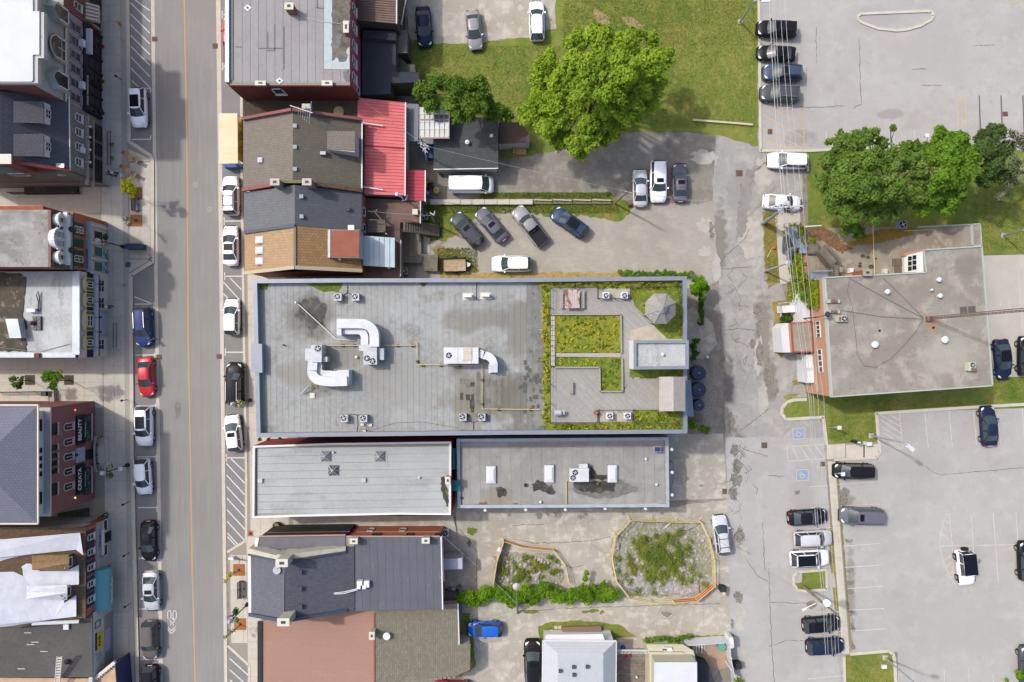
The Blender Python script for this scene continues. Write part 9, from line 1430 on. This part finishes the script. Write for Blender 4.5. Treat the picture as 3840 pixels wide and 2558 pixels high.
c0,c1=Vector(W(888,2096,.46)),Vector(W(908,2100,.46));m.tube([c0,c0.lerp(c1,.4)+Vector((0,0,.45)),c1+Vector((-.1,0,.45)),c1],.025,5).tube([c0.lerp(c1,.4)+Vector((0,0,.45)),c0.lerp(c1,.5)-Vector((0,0,.1)),c1+Vector((-.1,0,.45))],.025,5).build('frame',galv,bc);MB().obox(c1+Vector((-.1,-.25,.6)),c1+Vector((-.1,.25,.6)),.04,.04).build('handlebar',ir,bc)
for(u,v,r_,h,l)in((2622,1399,27,1.3,'top'),(2622,1462,27,1.3,'middle'),(2623,1520,21,1.2,'bottom')):
 x,y,_=W(u,v,h);t=thing('water_tank','dark blue round tank on the pebbles, %s of three'%l,'tank',(x,y,.01));k=r_/PPM*(80-h)/80;MB().lathe((0,0,0),[(k,0),(k,h-.15),(k*.94,h-.05)],28).build('shell',M('tank_navy',(58,66,92),.5),t,True);MB().lathe((0,0,h-.05),[(k*.94,0),(k*.6,.08),(k*.12,.14)],28).build('lid',M('tank_lid',(66,74,102),.5),t,True);MB().lathe((0,0,h+.08),[(.07,0),(.05,.06)],8).build('cap',acw,t,True)
tag(MB().prism(at(P(2649,1334,2659,1334,2659,1344,2649,1344),.7),.02,.7).build('white_post_box',acw),'small white box on the garden paving above the tanks','box');faces3(None,'metal_lean_to',[((2572,1424,2.8),(2590,1425,2.8),(2602,1562,2.4),(2575,1562,2.4))],M('blue_grey_metal',(150,160,176),.4));tag(bpy.data.objects['metal_lean_to'],'blue grey metal lean-to roof beside the three tanks','lean-to')
deck('garden_step','small grey slatted step at the south east corner of the main building',P(2580,1558,2638,1558,2636,1582,2580,1582),.5,8,True);gm_=[(2578,1165,2640,1190,2640,1160),]
tag(MB().obox(W(2877,965,.06),W(2892,938,.06),.06,.06).build('yellow_pole',yr),'short yellow stake lying on the dry verge','stake');tag(MB().lathe(W(2900,932,.03),[(.2,0),(.05,.45)],8).build('traffic_cone',orr),'small orange marker cone on the dry verge','cone')
def person_mesh():
 J={'pelvis':(0,0,.92,.13),'chest':(.03,0,1.28,.16),'neck':(.05,0,1.48,.06),'head':(.07,0,1.62,.105),'crown':(.06,0,1.7,.085),'sl':(.02,.19,1.4,.07),'el':(-.08,.25,1.15,.05),'hl':(.06,.27,.95,.035),'sr':(.02,-.19,1.4,.07),'er':(.1,-.25,1.16,.05),'hr':(.26,-.24,1.02,.035),'tl':(.02,.09,.86,.1),'kl':(.2,.1,.5,.07),'al':(.16,.1,.1,.045),'fl':(.32,.1,.05,.04),'tr':(.0,-.09,.86,.1),'kr':(-.06,-.1,.5,.07),'ar':(-.3,-.1,.14,.045),'fr':(-.18,-.1,.04,.04)}
 E=[('pelvis','chest'),('chest','neck'),('neck','head'),('head','crown'),('chest','sl'),('sl','el'),('el','hl'),('chest','sr'),('sr','er'),('er','hr'),('pelvis','tl'),('tl','kl'),('kl','al'),('al','fl'),('pelvis','tr'),('tr','kr'),('kr','ar'),('ar','fr')]
 ks=list(J);me=bpy.data.meshes.new('body');me.from_pydata([J[k][:3]for k in ks],[(ks.index(a),ks.index(b))for a,b in E],[]);o=bpy.data.objects.new('tmp',me);C.objects.link(o);o.modifiers.new('s','SKIN');o.modifiers.new('d','SUBSURF').levels=1
 for i,k in enumerate(ks):me.skin_vertices[0].data[i].radius=(J[k][3],J[k][3])
 me.skin_vertices[0].data[0].use_root=True;dg_=bpy.context.evaluated_depsgraph_get();out=bpy.data.meshes.new_from_object(o.evaluated_get(dg_));bpy.data.objects.remove(o);out.materials.clear()
 for p in out.polygons:p.use_smooth=True
 return out
pb=person_mesh();skin=M('skin',(206,160,136),.6)
def person(u,v,rz,label,top,legs,hair,bag=None,z=.12,name='person'):
 t=thing('person',label,'person',W(u,v,z),R(rz));me=pb.copy()
 for k in range(3):me.materials.append((skin,top,legs)[k])
 for p in me.polygons:
  c=p.center;p.material_index=2 if c.z<.95 and abs(c.y)<.2 else(1 if.95<c.z<1.46 and not(abs(c.y)>.2 and c.z<1.14)else 0)
 b=bpy.data.objects.new('body',me);C.objects.link(b);b.parent=t;MB().lathe((.05,0,1.6),[(.115,0),(.12,.06),(.09,.13),(.03,.16)],12).build('hair',hair,t,True,True)
 for s in(-1,1):MB().box(-.1 if s<0 else.1,.14 if s<0 else.34,s*.1-.05+0,s*.1+.05,0,.07).build('shoe',dk,t,True)
 for s in(-1,1):MB().lathe((.165,s*.035,1.63),[(.012,0),(.012,.015)],6).build('eye',dk,t,True)
 MB().box(.165,.195,-.014,.014,1.58,1.62).build('nose',skin,t,True);MB().box(.16,.172,-.025,.025,1.545,1.555).build('mouth',M('lips',(170,100,90)),t,True)
 if bag:MB().box(.24,.5,-.2,-.02,.75,1.0).build('bag',bag,t,True)
 return t
tee=M('turquoise_shirt',(60,186,204),.8);wtee=M('white_shirt',(226,226,236),.8);dkp=M('dark_trousers',(52,54,70),.8);hair=M('dark_hair',(56,44,38),.8);lh=M('light_hair',(170,136,96),.8)
person(578,1276,0,'person in a turquoise shirt stepping into the road behind the blue car',tee,M('tan_shorts',(186,160,140)),hair,z=.01);person(441,655,200,'person in a white shirt and dark shorts near the golden tree',wtee,dkp,hair);person(420,1151,180,'person in white walking outside the purple shop',wtee,dkp,hair);person(402,1929,90,'person in black standing at the corner of the tarped building',M('black_top',(40,40,46)),M('black_top',(40,40,46)),hair);person(428,660,150,'smaller person in dark clothes beside the one in the white shirt',M('grey_top',(110,112,124)),dkp,lh)
tag(MB().prism(at(P(449,652,455,650,456,662,450,664),.9),.12,.9).build('white_bag',wtee),'white bag carried beside the pair of pedestrians','bag')
